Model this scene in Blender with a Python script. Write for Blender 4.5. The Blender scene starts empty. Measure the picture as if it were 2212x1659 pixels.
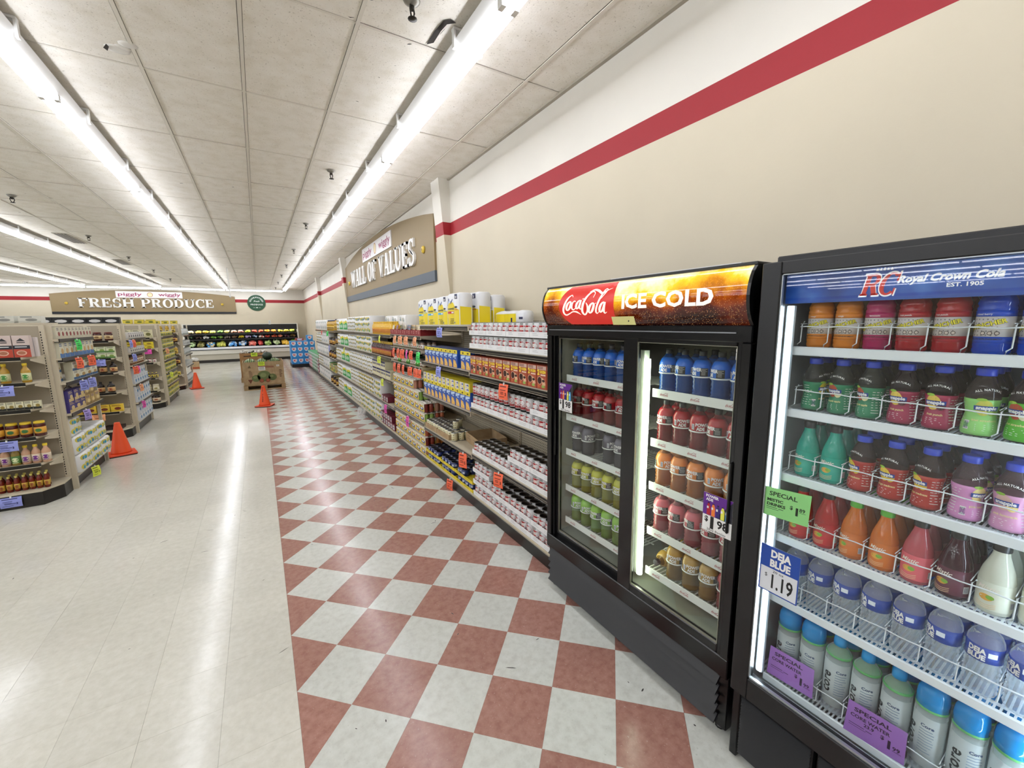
import bpy, math, random
from mathutils import Matrix, Vector
random.seed(11)
PI = math.pi
SC = bpy.context.scene
COL = SC.collection

# ------------------------------------------------------------------ camera
CAM_P = Vector((-0.0033, -2.0693, 1.7898)); F_PX = 885.06
YAW, PITCH, ROLL = (math.radians(a) for a in (31.433, -8.684, 0.693))
_f = Vector((math.sin(YAW) * math.cos(PITCH), math.cos(YAW) * math.cos(PITCH), math.sin(PITCH)))
_r = Vector((math.cos(YAW), -math.sin(YAW), 0)); _d = _f.cross(_r)
CR = math.cos(ROLL) * _r + math.sin(ROLL) * _d; CD = -math.sin(ROLL) * _r + math.cos(ROLL) * _d; CF = _f
cam_d = bpy.data.cameras.new('camera'); cam_d.sensor_fit = 'HORIZONTAL'; cam_d.sensor_width = 36
cam_d.lens = F_PX / 2212 * 36; cam_d.clip_start = 0.02; cam_d.clip_end = 80
cam = bpy.data.objects.new('camera', cam_d); COL.objects.link(cam)
mw = Matrix.Identity(4)
for i in range(3):
    mw[i][0] = CR[i]; mw[i][1] = -CD[i]; mw[i][2] = -CF[i]; mw[i][3] = CAM_P[i]
cam.matrix_world = mw
SC.camera = cam

# ------------------------------------------------------------------ world, exposure
TUBE_STRENGTH = 16.0
world = bpy.data.worlds.new('world'); SC.world = world; world.use_nodes = True
world.node_tree.nodes['Background'].inputs[0].default_value = (0.8, 0.85, 1, 1)
world.node_tree.nodes['Background'].inputs[1].default_value = 0.05
SC.view_settings.view_transform = 'Standard'; SC.view_settings.look = 'None'
SC.view_settings.gamma = 1; SC.view_settings.use_curve_mapping = False
SC.view_settings.exposure = 0.0
SC.cycles.use_denoising = True
SC.cycles.use_adaptive_sampling = True; SC.cycles.adaptive_threshold = 0.04; SC.cycles.adaptive_min_samples = 20
SC.cycles.max_bounces = 7; SC.cycles.transparent_max_bounces = 16; SC.cycles.diffuse_bounces = 4
SC.cycles.caustics_reflective = False; SC.cycles.caustics_refractive = False
SC.cycles.sample_clamp_indirect = 6

# ------------------------------------------------------------------ materials
def hx(s):
    s = s.lstrip('#'); o = []
    for i in (0, 2, 4):
        c = int(s[i:i + 2], 16) / 255
        o.append(c / 12.92 if c <= 0.04045 else ((c + 0.055) / 1.055) ** 2.4)
    return (*o, 1)
MATS = {}
def M(col, rough=0.5, metal=0.0, spec=0.5, emit=0.0):
    """plain node material of one colour, kept by its settings"""
    k = (col, rough, metal, spec, emit)
    if k in MATS: return MATS[k]
    m = bpy.data.materials.new('paint_' + col.strip('#')); m.use_nodes = True
    b = m.node_tree.nodes['Principled BSDF']; c = hx(col)
    b.inputs['Base Color'].default_value = c; b.inputs['Roughness'].default_value = rough
    b.inputs['Metallic'].default_value = metal; b.inputs['Specular IOR Level'].default_value = spec
    if emit:
        b.inputs['Emission Color'].default_value = c; b.inputs['Emission Strength'].default_value = emit
    m.diffuse_color = c; MATS[k] = m
    return m
class NT:
    """small helper to wire node materials"""
    def __init__(s, name):
        s.m = bpy.data.materials.new(name); s.m.use_nodes = True; s.t = s.m.node_tree
        s.b = s.t.nodes['Principled BSDF']; s.out = s.t.nodes['Material Output']
    def n(s, typ, **kw):
        o = s.t.nodes.new(typ)
        for k, v in kw.items(): setattr(o, k, v)
        return o
    def l(s, a, b): s.t.links.new(a, b)
    def obj(s): return s.n('ShaderNodeTexCoord').outputs['Object']
    def pos(s): return s.n('ShaderNodeNewGeometry').outputs['Position']
    def rnd(s): return s.n('ShaderNodeObjectInfo').outputs['Random']
    def noise(s, scale, detail=3, rough=0.5, vec=None):
        o = s.n('ShaderNodeTexNoise'); o.inputs['Scale'].default_value = scale; o.inputs['Detail'].default_value = detail
        o.inputs['Roughness'].default_value = rough
        s.l(vec or s.obj(), o.inputs['Vector']); return o.outputs['Fac']
    def ramp(s, fac, stops, const=False):
        o = s.n('ShaderNodeValToRGB'); e = o.color_ramp
        if const: e.interpolation = 'CONSTANT'
        while len(e.elements) < len(stops): e.elements.new(0.5)
        for i, (p, c) in enumerate(stops):
            e.elements[i].position = p; e.elements[i].color = hx(c) if isinstance(c, str) else c
        s.l(fac, o.inputs['Fac']); return o.outputs['Color']
    def mix(s, fac, a, b, typ='MIX'):
        o = s.n('ShaderNodeMix', data_type='RGBA', blend_type=typ)
        for sock, v in ((o.inputs[0], fac), (o.inputs[6], a), (o.inputs[7], b)):
            if hasattr(v, 'node'): s.l(v, sock)
            elif isinstance(v, str): sock.default_value = hx(v)
            else: sock.default_value = v
        return o.outputs[2]
    def math(s, op, a, b=0.0, clamp=False):
        o = s.n('ShaderNodeMath', operation=op); o.use_clamp = clamp
        for sock, v in ((o.inputs[0], a), (o.inputs[1], b)):
            if hasattr(v, 'node'): s.l(v, sock)
            else: sock.default_value = v
        return o.outputs[0]
    def schlick(s):
        w = s.n('ShaderNodeLayerWeight'); w.inputs['Blend'].default_value = 0.5
        return s.math('ADD', s.math('MULTIPLY', s.math('POWER', w.outputs['Facing'], 4.0), 0.9), 0.04)
    def bump(s, h, strength, dist=0.01):
        o = s.n('ShaderNodeBump'); o.inputs['Strength'].default_value = strength; o.inputs['Distance'].default_value = dist
        s.l(h, o.inputs['Height']); s.l(o.outputs[0], s.b.inputs['Normal'])

def clear_mat(name, tint, amount, rough=0.05, body='#ffffff'):
    """thin clear plastic or glass: mostly see-through with a glossy skin"""
    t = NT(name); tr = t.n('ShaderNodeBsdfTransparent'); tr.inputs[0].default_value = hx(tint)
    t.b.inputs['Base Color'].default_value = hx(body); t.b.inputs['Roughness'].default_value = rough
    mx = t.n('ShaderNodeMixShader'); f = t.math('ADD', t.schlick(), 1 - amount, True)
    t.l(f, mx.inputs[0]); t.l(tr.outputs[0], mx.inputs[1]); t.l(t.b.outputs[0], mx.inputs[2])
    t.l(mx.outputs[0], t.out.inputs['Surface']); return t.m
def glass_mat(name, refl=1.0):
    t = NT(name); tr = t.n('ShaderNodeBsdfTransparent'); tr.inputs[0].default_value = (0.97, 0.985, 0.98, 1)
    gl = t.n('ShaderNodeBsdfGlossy'); gl.inputs['Roughness'].default_value = 0.015
    mx = t.n('ShaderNodeMixShader'); t.l(t.math('MULTIPLY', t.schlick(), refl, True), mx.inputs[0])
    t.l(tr.outputs[0], mx.inputs[1]); t.l(gl.outputs[0], mx.inputs[2]); t.l(mx.outputs[0], t.out.inputs['Surface'])
    return t.m

BAND0, BAND1 = 2.8956, 3.0536
def wall_paint():
    t = NT('wall_paint'); sx = t.n('ShaderNodeSeparateXYZ'); t.l(t.obj(), sx.inputs[0])
    z = t.math('DIVIDE', sx.outputs[2], 4.0)
    c = t.ramp(z, [(0, '#d3c9b2'), (BAND0 / 4, '#9c1622'), (BAND1 / 4, '#e6e2d8')], True)
    v = t.ramp(t.noise(1.3, 4), [(0.3, (0.93, 0.93, 0.93, 1)), (0.7, (1, 1, 1, 1))])
    t.l(t.mix(1.0, c, v, 'MULTIPLY'), t.b.inputs['Base Color'])
    t.b.inputs['Roughness'].default_value = 0.62; t.bump(t.noise(60, 4), 0.12, 0.004); return t.m
def ceil_tile():
    t = NT('ceiling_tile'); W_ = t.pos(); n1 = t.noise(7, 5, 0.6, W_); n2 = t.noise(90, 2, 0.5, W_)
    c = t.ramp(n1, [(0.30, '#e2dccf'), (0.5, '#ebe6dc'), (0.72, '#f0ece4')])
    sp = t.ramp(n2, [(0.28, '#a39b8e'), (0.36, '#ffffff')])
    t.l(t.mix(0.5, c, sp, 'MULTIPLY'), t.b.inputs['Base Color'])
    t.b.inputs['Roughness'].default_value = 0.85; t.b.inputs['Specular IOR Level'].default_value = 0.2
    t.bump(n2, 0.25, 0.004); return t.m
def vct(name, lo, mid, hi, fleck, rough):
    """waxed vinyl composition tile with fine chips and soft wear"""
    t = NT(name); W_ = t.pos(); n1 = t.noise(26, 4, 0.6, W_); n2 = t.noise(75, 4, 0.65, W_); n3 = t.noise(1.1, 3, 0.5, W_)
    c = t.ramp(n1, [(0.3, lo), (0.5, mid), (0.7, hi)])
    f = t.ramp(n2, [(0.62, (0, 0, 0, 1)), (0.7, (1, 1, 1, 1))])
    c = t.mix(t.math('MULTIPLY', f, 0.55), c, fleck)
    c = t.mix(1.0, c, t.ramp(n3, [(0.3, (0.88, 0.88, 0.87, 1)), (0.65, (1, 1, 1, 1))]), 'MULTIPLY')
    c = t.mix(1.0, c, t.ramp(t.rnd(), [(0, (0.94, 0.94, 0.94, 1)), (1, (1, 1, 1, 1))]), 'MULTIPLY')
    t.l(c, t.b.inputs['Base Color'])
    r = t.math('ADD', t.math('MULTIPLY', t.noise(3.0, 4, 0.5, W_), 0.16), rough - 0.08); t.l(r, t.b.inputs['Roughness'])
    t.bump(t.noise(5, 3, 0.5, W_), 0.06, 0.01); return t.m
def pegboard():
    t = NT('pegboard'); sx = t.n('ShaderNodeSeparateXYZ'); t.l(t.obj(), sx.inputs[0])
    d = []
    for i in (0, 2):
        p = t.math('SUBTRACT', t.math('FRACT', t.math('DIVIDE', sx.outputs[i], 0.0254)), 0.5)
        d.append(t.math('MULTIPLY', p, p))
    hole = t.math('LESS_THAN', t.math('ADD', d[0], d[1]), 0.035)
    t.l(t.mix(hole, '#b9b09a', '#1d1a15'), t.b.inputs['Base Color']); t.b.inputs['Roughness'].default_value = 0.6
    return t.m
def cola_print():
    """backlit printed panel: cola and ice, amber to dark brown"""
    t = NT('cola_print'); o = t.obj(); sx = t.n('ShaderNodeSeparateXYZ'); t.l(o, sx.inputs[0])
    n = t.noise(7, 5, 0.6, o); big = t.noise(3.2, 2, 0.4, o)
    h = t.math('DIVIDE', t.math('SUBTRACT', sx.outputs[2], 1.765), 0.22)
    v = t.math('ADD', h, t.math('ADD', t.math('MULTIPLY', t.math('SUBTRACT', n, 0.5), 0.9), t.math('MULTIPLY', t.math('SUBTRACT', big, 0.5), 0.9)))
    c = t.ramp(v, [(0.0, '#1c0503'), (0.25, '#4a1505'), (0.42, '#8a3a08'), (0.55, '#c07a10'), (0.75, '#e8bd2a'), (0.95, '#f6efc4')])
    vo = t.n('ShaderNodeTexVoronoi'); vo.inputs['Scale'].default_value = 150; t.l(o, vo.inputs['Vector'])
    c = t.mix(t.math('MULTIPLY', t.math('LESS_THAN', vo.outputs['Distance'], 0.2), 0.4), c, '#f0b46a')
    t.l(c, t.b.inputs['Base Color']); t.l(c, t.b.inputs['Emission Color']); t.b.inputs['Emission Strength'].default_value = 0.55
    t.b.inputs['Roughness'].default_value = 0.06; return t.m
def cardboard(name='cardboard', a='#9a7f5c', b='#b39a76'):
    t = NT(name); n = t.noise(9, 4)
    t.l(t.ramp(n, [(0.3, a), (0.7, b)]), t.b.inputs['Base Color']); t.b.inputs['Roughness'].default_value = 0.8; return t.m

WALLP = wall_paint(); CTILE = ceil_tile(); PEG = pegboard(); COLA = cola_print(); CARD = cardboard(); CARDD = cardboard('cardboard_shade', '#7d684c', '#94805f')
VRED = vct('floor_red', '#9a6d60', '#a87b6e', '#b28779', '#cdb3a6', 0.19)
VWHITE = vct('floor_white', '#cdcec6', '#d8dad2', '#dfe1da', '#b4b5ac', 0.19)
VCREAM = vct('floor_cream', '#d5d3c7', '#dcdace', '#e2e0d6', '#cbc9bc', 0.16)
GLASS = glass_mat('door_glass', 0.75); GLASS2 = glass_mat('cooler_glass', 1.0)
WHITE = M('#e9e9e6', 0.4); BLACK = M('#070708', 0.35); BLACKG = M('#08080a', 0.18); DARK = M('#1b1b1c', 0.5)
TAN = M('#b8ad95', 0.45); TANL = M('#c9bfa9', 0.45); METAL = M('#b9bcc0', 0.28, 1.0); STEEL = M('#8d9094', 0.35, 1.0)
KICK = M('#17130f', 0.4); CHAN = M('#0d0c0a', 0.3); TRAY = M('#e8e8e8', 0.6); INK = M('#16140f', 0.6)
CLEARW = clear_mat('clear_water_bottle', '#f4fbff', 0.86)
CLEARP = clear_mat('clear_wrap', '#ffffff', 0.8, 0.15)

# ------------------------------------------------------------------ mesh builder
class MB:
    def __init__(s): s.v = []; s.f = []; s.mi = []; s.sm = []; s.mats = []
    def m(s, m):
        if m not in s.mats: s.mats.append(m)
        return s.mats.index(m)
    def add(s, vs, fs, m, smooth=False):
        b = len(s.v); s.v += [tuple(p) for p in vs]; i = s.m(m)
        for f in fs: s.f.append([b + k for k in f]); s.mi.append(i); s.sm.append(smooth)
        return s
    def hexa(s, p, m):
        return s.add(p, [(0, 3, 2, 1), (4, 5, 6, 7), (0, 1, 5, 4), (1, 2, 6, 5), (2, 3, 7, 6), (3, 0, 4, 7)], m)
    def box(s, x0, x1, y0, y1, z0, z1, m):
        return s.hexa([(x0, y0, z0), (x1, y0, z0), (x1, y1, z0), (x0, y1, z0), (x0, y0, z1), (x1, y0, z1), (x1, y1, z1), (x0, y1, z1)], m)
    def cbox(s, x0, x1, y0, y1, z0, z1, m, c=0.004):
        """box with chamfered edges"""
        X, Y, Z = (x0, x1), (y0, y1), (z0, z1); vs = []; idx = {}
        for i in (0, 1):
            for j in (0, 1):
                for k in (0, 1):
                    sx, sy, sz = (c, -c)[i], (c, -c)[j], (c, -c)[k]
                    for a, p in enumerate(((X[i], Y[j] + sy, Z[k] + sz), (X[i] + sx, Y[j], Z[k] + sz), (X[i] + sx, Y[j] + sy, Z[k]))):
                        idx[i, j, k, a] = len(vs); vs.append(p)
        fs = []
        for i in (0, 1):
            fs.append([idx[i, 0, 0, 0], idx[i, 1, 0, 0], idx[i, 1, 1, 0], idx[i, 0, 1, 0]][::(1 if i else -1)])
            fs.append([idx[0, i, 0, 1], idx[1, i, 0, 1], idx[1, i, 1, 1], idx[0, i, 1, 1]][::(-1 if i else 1)])
            fs.append([idx[0, 0, i, 2], idx[1, 0, i, 2], idx[1, 1, i, 2], idx[0, 1, i, 2]][::(1 if i else -1)])
        for i in (0, 1):
            for j in (0, 1):
                fs.append([idx[i, j, 0, 0], idx[i, j, 1, 0], idx[i, j, 1, 1], idx[i, j, 0, 1]])
                fs.append([idx[i, 0, j, 0], idx[i, 1, j, 0], idx[i, 1, j, 2], idx[i, 0, j, 2]])
                fs.append([idx[0, i, j, 1], idx[1, i, j, 1], idx[1, i, j, 2], idx[0, i, j, 2]])
                for k in (0, 1): fs.append([idx[i, j, k, 0], idx[i, j, k, 1], idx[i, j, k, 2]])
        return s.add(vs, fs, m)
    def lathe(s, prof, m, seg=16, c=(0, 0), smooth=True):
        """profile of (r, z) from bottom to top; m one material or one per step"""
        ms = m if isinstance(m, list) else [m] * (len(prof) - 1)
        base = len(s.v)
        for r, z in prof:
            for k in range(seg):
                a = 2 * PI * k / seg; s.v.append((c[0] + r * math.sin(a), c[1] - r * math.cos(a), z))
        for i in range(len(prof) - 1):
            mi = s.m(ms[i])
            for k in range(seg):
                k2 = (k + 1) % seg
                s.f.append([base + i * seg + k, base + i * seg + k2, base + (i + 1) * seg + k2, base + (i + 1) * seg + k])
                s.mi.append(mi); s.sm.append(smooth)
        if prof[0][0] > 1e-5:
            s.f.append([base + k for k in range(seg)][::-1]); s.mi.append(s.m(ms[0])); s.sm.append(False)
        if prof[-1][0] > 1e-5:
            b = base + (len(prof) - 1) * seg; s.f.append([b + k for k in range(seg)]); s.mi.append(s.m(ms[-1])); s.sm.append(False)
        return s
    def tube(s, pts, r, m, seg=6, closed=False):
        pts = [Vector(p) for p in pts]; n = len(pts); base = len(s.v)
        for i, p in enumerate(pts):
            a = pts[i - 1] if (i or closed) else p; b = pts[(i + 1) % n] if (i < n - 1 or closed) else p
            t = (b - a).normalized(); u = t.orthogonal().normalized() if abs(t.z) > 0.9 else t.cross(Vector((0, 0, 1))).normalized(); w = t.cross(u)
            rr = r[i] if isinstance(r, (list, tuple)) else r
            for k in range(seg):
                q = 2 * PI * k / seg; s.v.append(tuple(p + (u * math.cos(q) + w * math.sin(q)) * rr))
        mi = s.m(m)
        for i in range(n if closed else n - 1):
            j = (i + 1) % n
            for k in range(seg):
                k2 = (k + 1) % seg
                s.f.append([base + i * seg + k, base + i * seg + k2, base + j * seg + k2, base + j * seg + k]); s.mi.append(mi); s.sm.append(True)
        if not closed:
            s.f.append([base + k for k in range(seg)][::-1]); s.f.append([base + (n - 1) * seg + k for k in range(seg)])
            s.mi += [mi, mi]; s.sm += [False, False]
        return s
    def sph(s, c, r, m, seg=8, rings=6, sc=(1, 1, 1)):
        vs = [(c[0], c[1], c[2] - r * sc[2])]; fs = []
        for i in range(1, rings):
            a = PI * i / rings
            for k in range(seg):
                b = 2 * PI * k / seg
                vs.append((c[0] + r * sc[0] * math.sin(a) * math.cos(b), c[1] + r * sc[1] * math.sin(a) * math.sin(b), c[2] - r * sc[2] * math.cos(a)))
        vs.append((c[0], c[1], c[2] + r * sc[2])); t = len(vs) - 1
        for k in range(seg):
            k2 = (k + 1) % seg; fs.append((0, 1 + k2, 1 + k)); fs.append((t, t - seg + k, t - seg + k2))
            for i in range(rings - 2):
                a = 1 + i * seg; fs.append((a + k, a + k2, a + seg + k2, a + seg + k))
        return s.add(vs, fs, m, True)
    def prism(s, poly, fn, d0, d1, m):
        n = len(poly); vs = [fn(a, b, d0) for a, b in poly] + [fn(a, b, d1) for a, b in poly]
        fs = [list(range(n, 2 * n)), list(range(n))[::-1]] + [(i, (i + 1) % n, n + (i + 1) % n, n + i) for i in range(n)]
        return s.add(vs, fs, m)
    def flat(s, sh, fn, m, d=0.0, at=(0, 0), sc=1.0):
        vs, fs = sh
        return s.add([fn(at[0] + sc * a, at[1] + sc * b, d) for a, b in vs], fs, m)
    def rect(s, fn, s0, s1, t0, t1, m, d=0.0, n=1):
        vs = []; fs = []
        for i in range(n + 1):
            x = s0 + (s1 - s0) * i / n; vs += [fn(x, t0, d), fn(x, t1, d)]
        for i in range(n): fs.append((2 * i, 2 * i + 2, 2 * i + 3, 2 * i + 1))
        return s.add(vs, fs, m, n > 1)
    def ell(s, fn, cx, cy, rx, ry, m, d=0.0, n=14):
        vs = [fn(cx, cy, d)] + [fn(cx + rx * math.cos(2 * PI * k / n), cy + ry * math.sin(2 * PI * k / n), d) for k in range(n)]
        return s.add(vs, [(0, 1 + k, 1 + (k + 1) % n) for k in range(n)], m)
    def poly(s, fn, pts, m, d=0.0): return s.add([fn(a, b, d) for a, b in pts], [list(range(len(pts)))], m)
    def mesh(s, name):
        me = bpy.data.meshes.new(name); me.from_pydata(s.v, [], s.f)
        for m in s.mats: me.materials.append(m)
        me.polygons.foreach_set('material_index', s.mi); me.polygons.foreach_set('use_smooth', s.sm); me.update(); return me

def front(y=0.0):            # a flat face looking towards -Y
    return lambda a, b, d=0.0: (a, y - d, b)
def side(x):                 # a flat face looking towards +X, reading along +Y
    return lambda a, b, d=0.0: (x + d, a, b)
def cyl(r, cx=0, cy=0):      # wrapped round an upright cylinder, centred on its -Y front
    return lambda a, b, d=0.0: (cx + (r + d) * math.sin(a / r), cy - (r + d) * math.cos(a / r), b)
def prof_at(prof):           # wrapped round a turned profile
    def rf(z):
        for (r0, z0), (r1, z1) in zip(prof, prof[1:]):
            if z0 <= z <= z1: return r0 + (r1 - r0) * (z - z0) / max(1e-6, z1 - z0)
        return prof[-1][0]
    R0 = max(r for r, _ in prof)
    return lambda a, b, d=0.0: ((rf(b) + d) * math.sin(a / R0), -(rf(b) + d) * math.cos(a / R0), b)
def topf(z): return lambda a, b, d=0.0: (a, b, z + d)

_TX = {}
def text(st, size, bold=0.0, shear=0.0, sx=1.0, align='C', sp=1.0):
    """filled outline of a line of lettering as a flat 2D mesh, cap height = size"""
    k = (st, bold, shear, sp, align)
    if k not in _TX:
        c = bpy.data.curves.new('lettering', 'FONT'); c.body = st; c.size = 1.0; c.offset = bold; c.shear = shear; c.resolution_u = 2
        c.space_character = sp; c.align_x = {'C': 'CENTER', 'L': 'LEFT', 'R': 'RIGHT'}[align]
        o = bpy.data.objects.new('lettering', c); me = bpy.data.meshes.new_from_object(o)
        _TX[k] = ([(v.co.x / 0.73, v.co.y / 0.73) for v in me.vertices], [list(p.vertices) for p in me.polygons])
        bpy.data.objects.remove(o); bpy.data.curves.remove(c); bpy.data.meshes.remove(me)
    vs, fs = _TX[k]
    return [(x * size * sx, y * size) for x, y in vs], fs
def text_w(sh): xs = [v[0] for v in sh[0]]; return max(xs) - min(xs)
def turn(sh, ang, off=(0, 0)):
    c, s_ = math.cos(ang), math.sin(ang)
    return [(x * c - y * s_ + off[0], x * s_ + y * c + off[1]) for x, y in sh[0]], sh[1]
def arc_text(st, size, radius, a_mid, bold=0.02, inward=False):
    vs, fs = text(st, size, bold, sp=1.15); out = []
    for x, y in vs:
        if inward: a = a_mid + x / radius; r = radius - y; out.append((r * math.cos(a), r * math.sin(a)))
        else: a = a_mid - x / radius; r = radius + y; out.append((r * math.cos(a), r * math.sin(a)))
    return out, fs

# ------------------------------------------------------------------ objects
ORD = ['first', 'second', 'third', 'fourth', 'fifth', 'sixth', 'seventh', 'eighth', 'ninth', 'tenth', 'eleventh', 'twelfth', 'thirteenth',
       'fourteenth', 'fifteenth', 'sixteenth', 'seventeenth', 'eighteenth', 'nineteenth', 'twentieth'] + ['later'] * 60
def obj(name, mesh, parent=None, loc=(0, 0, 0), rz=0.0):
    o = bpy.data.objects.new(name, mesh); COL.objects.link(o); o.parent = parent; o.location = loc
    if rz: o.rotation_euler[2] = rz
    return o
def tag(o, label=None, cat=None, group=None, kind=None):
    if label: o['label'] = label
    if cat: o['category'] = cat
    if group: o['group'] = group
    if kind: o['kind'] = kind
    return o
def place(sp, loc, rz=0.0, label=None, cat=None, group=None, rot=None):
    """sp = (name, root mesh or None, [(part, mesh, [(sub, mesh)])])"""
    r = obj(sp[0], sp[1], None, loc)
    r.rotation_euler = rot if rot else (0, 0, rz)
    tag(r, label, cat, group)
    for p in sp[2]:
        q = obj(p[0], p[1], r)
        for s_ in (p[2] if len(p) > 2 else ()): obj(s_[0], s_[1], q)
    return r
def structure(name, mb, parent=None):
    o = obj(name, mb.mesh(name) if isinstance(mb, MB) else mb, parent)
    if parent is None: o['kind'] = 'structure'
    return o
def in_view(p):
    d = Vector(p) - CAM_P; z = d.dot(CF)
    if z < 0.15: return None
    return (1106 + F_PX * d.dot(CR) / z, 829.5 + F_PX * d.dot(CD) / z, z)
WR = -PI / 2       # things on the long right-hand wall look towards -X
# ------------------------------------------------------------------ room shell
H, WX, YB, YF, XL = 3.595, 2.239, 23.3, -7.0, -27.0
TX0, TY0, TW, TL = 0.0668, 0.7876, 0.6096, 1.2192
structure('wall_right', MB().box(WX, WX + 0.15, YF, YB + 0.15, 0, H + 0.3, WALLP))
structure('wall_back', MB().box(XL, WX, YB, YB + 0.15, 0, H + 0.3, WALLP))
structure('wall_left', MB().box(XL - 0.15, XL, YF, YB + 0.15, 0, H + 0.3, WALLP))
structure('wall_front', MB().box(XL, WX, YF - 0.15, YF, 0, H + 0.3, WALLP))
for i, y in enumerate((3.08, 10.385, 16.07)):
    m = MB(); pr = [(2.088, H), (WX, H), (WX, 1.66)]
    m.prism(pr, lambda a, b, d: (a, y + d, b), 0, 0.265, WALLP)
    structure('column_%d' % (i + 1), m)

def poly_area(ps):
    q = [in_view(p) for p in ps]
    if any(a is None for a in q): return 0
    if max(a[0] for a in q) < 0 or min(a[0] for a in q) > 2212 or max(a[1] for a in q) < 0 or min(a[1] for a in q) > 1659: return 0
    return abs(sum(q[i][0] * q[i - 1][1] - q[i - 1][0] * q[i][1] for i in range(len(q)))) / 2

# floor: dark bed with vinyl tiles laid on it
floor = structure('floor', MB().box(XL, WX, YF, YB, -0.12, -0.004, M('#4a443c', 0.9)))
HD = 0.3048 / math.sqrt(2); G = 0.0004; TS = 0.3048
def slab(poly, m):
    b = MB(); b.prism(poly, lambda a, c, d: (a, c, d), -0.004, 0.0, m); return b
h = HD - G
me_red = slab([(-h, 0), (0, -h), (h, 0), (0, h)], VRED).mesh('red_tile'); me_wht = slab([(-h, 0), (0, -h), (h, 0), (0, h)], VWHITE).mesh('white_tile')
me_tri = slab([(G, -h), (h, 0), (G, h)], VRED).mesh('red_half_tile')
me_crm = slab([(G, G), (TS - G, G), (TS - G, TS - G), (G, TS - G)], VCREAM).mesh('cream_tile')
cells = []
for v in range(0, 10):
    for u in range(-24, 108):
        if (u + v) % 2 == 0: continue
        x, y = v * HD, u * HD
        me = me_tri if v == 0 else (me_wht if v % 2 else me_red)
        cells.append((poly_area([(x - HD, y, 0), (x, y - HD, 0), (x + HD, y, 0), (x, y + HD, 0)]) * (1 if x < 1.75 else 0.01), x, y, me))
cells.sort(key=lambda c: -c[0])
rest = MB()
for k, (a, x, y, me) in enumerate(cells):
    if k < 300 and a > 0: obj('floor_tile', me, floor, (x, y, 0))
    else:
        p = [(max(x - HD, 0), y), (x, y - HD), (x + HD, y), (x, y + HD)]
        rest.prism(p, lambda s_, t_, d: (s_, t_, d), -0.004, 0.0, VRED if me is not me_wht else VWHITE)
tag(obj('distant_checker_tiles', rest.mesh('distant_checker_tiles'), floor), kind='stuff')
cells = []
for i in range(1, 89):
    for j in range(-23, 76):
        x, y = -i * TS, j * TS + 0.09
        cells.append((poly_area([(x, y, 0), (x + TS, y, 0), (x + TS, y + TS, 0), (x, y + TS, 0)]), x, y))
cells.sort(key=lambda c: -c[0]); rest = MB()
for k, (a, x, y) in enumerate(cells):
    if k < 300 and a > 0: obj('floor_tile', me_crm, floor, (x, y, 0))
    else: rest.add([(x, y, 0), (x + TS, y, 0), (x + TS, y + TS, 0), (x, y + TS, 0)], [(0, 1, 2, 3)], VCREAM)
tag(obj('distant_cream_tiles', rest.mesh('distant_cream_tiles'), floor), kind='stuff')
sm = MB()
for k in range(70):          # heel marks and small scuffs in the wax
    x, y = random.uniform(-2.2, 1.5), random.uniform(-1.6, 4.5); a = random.uniform(0, PI); l = random.choice((0.006, 0.008, 0.012, 0.03)); w = random.uniform(0.0015, 0.004)
    c, s_ = math.cos(a), math.sin(a)
    sm.add([(x + c * l * p - s_ * w * q, y + s_ * l * p + c * w * q, 0.0004) for p, q in ((-1, 0), (-.3, -1), (.6, -.7), (1, 0), (.3, 1), (-.6, .8))], [range(6)], M('#3a3733', 0.5))
tag(obj('scuff_marks', sm.mesh('scuff_marks'), floor), kind='stuff')

# ceiling: slab, lay-in panels and their grid
ceil = structure('ceiling', MB().box(XL, WX, YF, YB, H + 0.02, H + 0.3, M('#6b655b', 0.9)))
me_ct = MB().box(0.014, TW - 0.014, 0.011, TL - 0.011, 0.0, 0.016, CTILE).mesh('ceiling_panel')
me_cn = MB().box(0.011, WX - TX0 - 3 * TW - 0.004, 0.011, TL - 0.011, 0.0, 0.016, CTILE).mesh('ceiling_panel_cut')
cells = []
for k in range(-44, 4):
    for j in range(-6, 19):
        x, y = TX0 + k * TW, TY0 + j * TL; w = TW if k < 3 else WX - x
        cells.append((poly_area([(x, y, H), (x + w, y, H), (x + w, y + TL, H), (x, y + TL, H)]), x, y, k))
cells.sort(key=lambda c: -c[0]); rest = MB()
for n, (a, x, y, k) in enumerate(cells):
    if n < 300 and a > 0: obj('ceiling_panel', me_ct if k < 3 else me_cn, ceil, (x, y, H - random.choice((0, 0, 0, 0.002, 0.004))))
    else: rest.box(x + 0.01, x + (TW if k < 3 else WX - x) - 0.01, y + 0.01, y + TL - 0.01, H, H + 0.016, CTILE)
tag(obj('distant_ceiling_panels', rest.mesh('distant_ceiling_panels'), ceil), kind='stuff')
GRID = M('#dcd6ca', 0.5)
gy = MB().box(-0.011, 0.011, YF, YB, H - 0.008, H - 0.002, GRID).mesh('grid_runner')
gx = MB().box(XL, WX, -0.008, 0.008, H - 0.006, H - 0.001, GRID).mesh('grid_cross')
for k in range(-44, 4): obj('grid_runner', gy, ceil, (TX0 + k * TW, 0, 0))
for j in range(-6, 19): obj('grid_cross_bar', gx, ceil, (0, TY0 + j * TL, 0))
obj('wall_angle', MB().box(WX - 0.03, WX, YF, YB, H - 0.02, H + 0.0, M('#a9a192', 0.5)).mesh('wall_angle'), ceil)
fl = MB(); FK = M('#241d16', 0.8)
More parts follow.
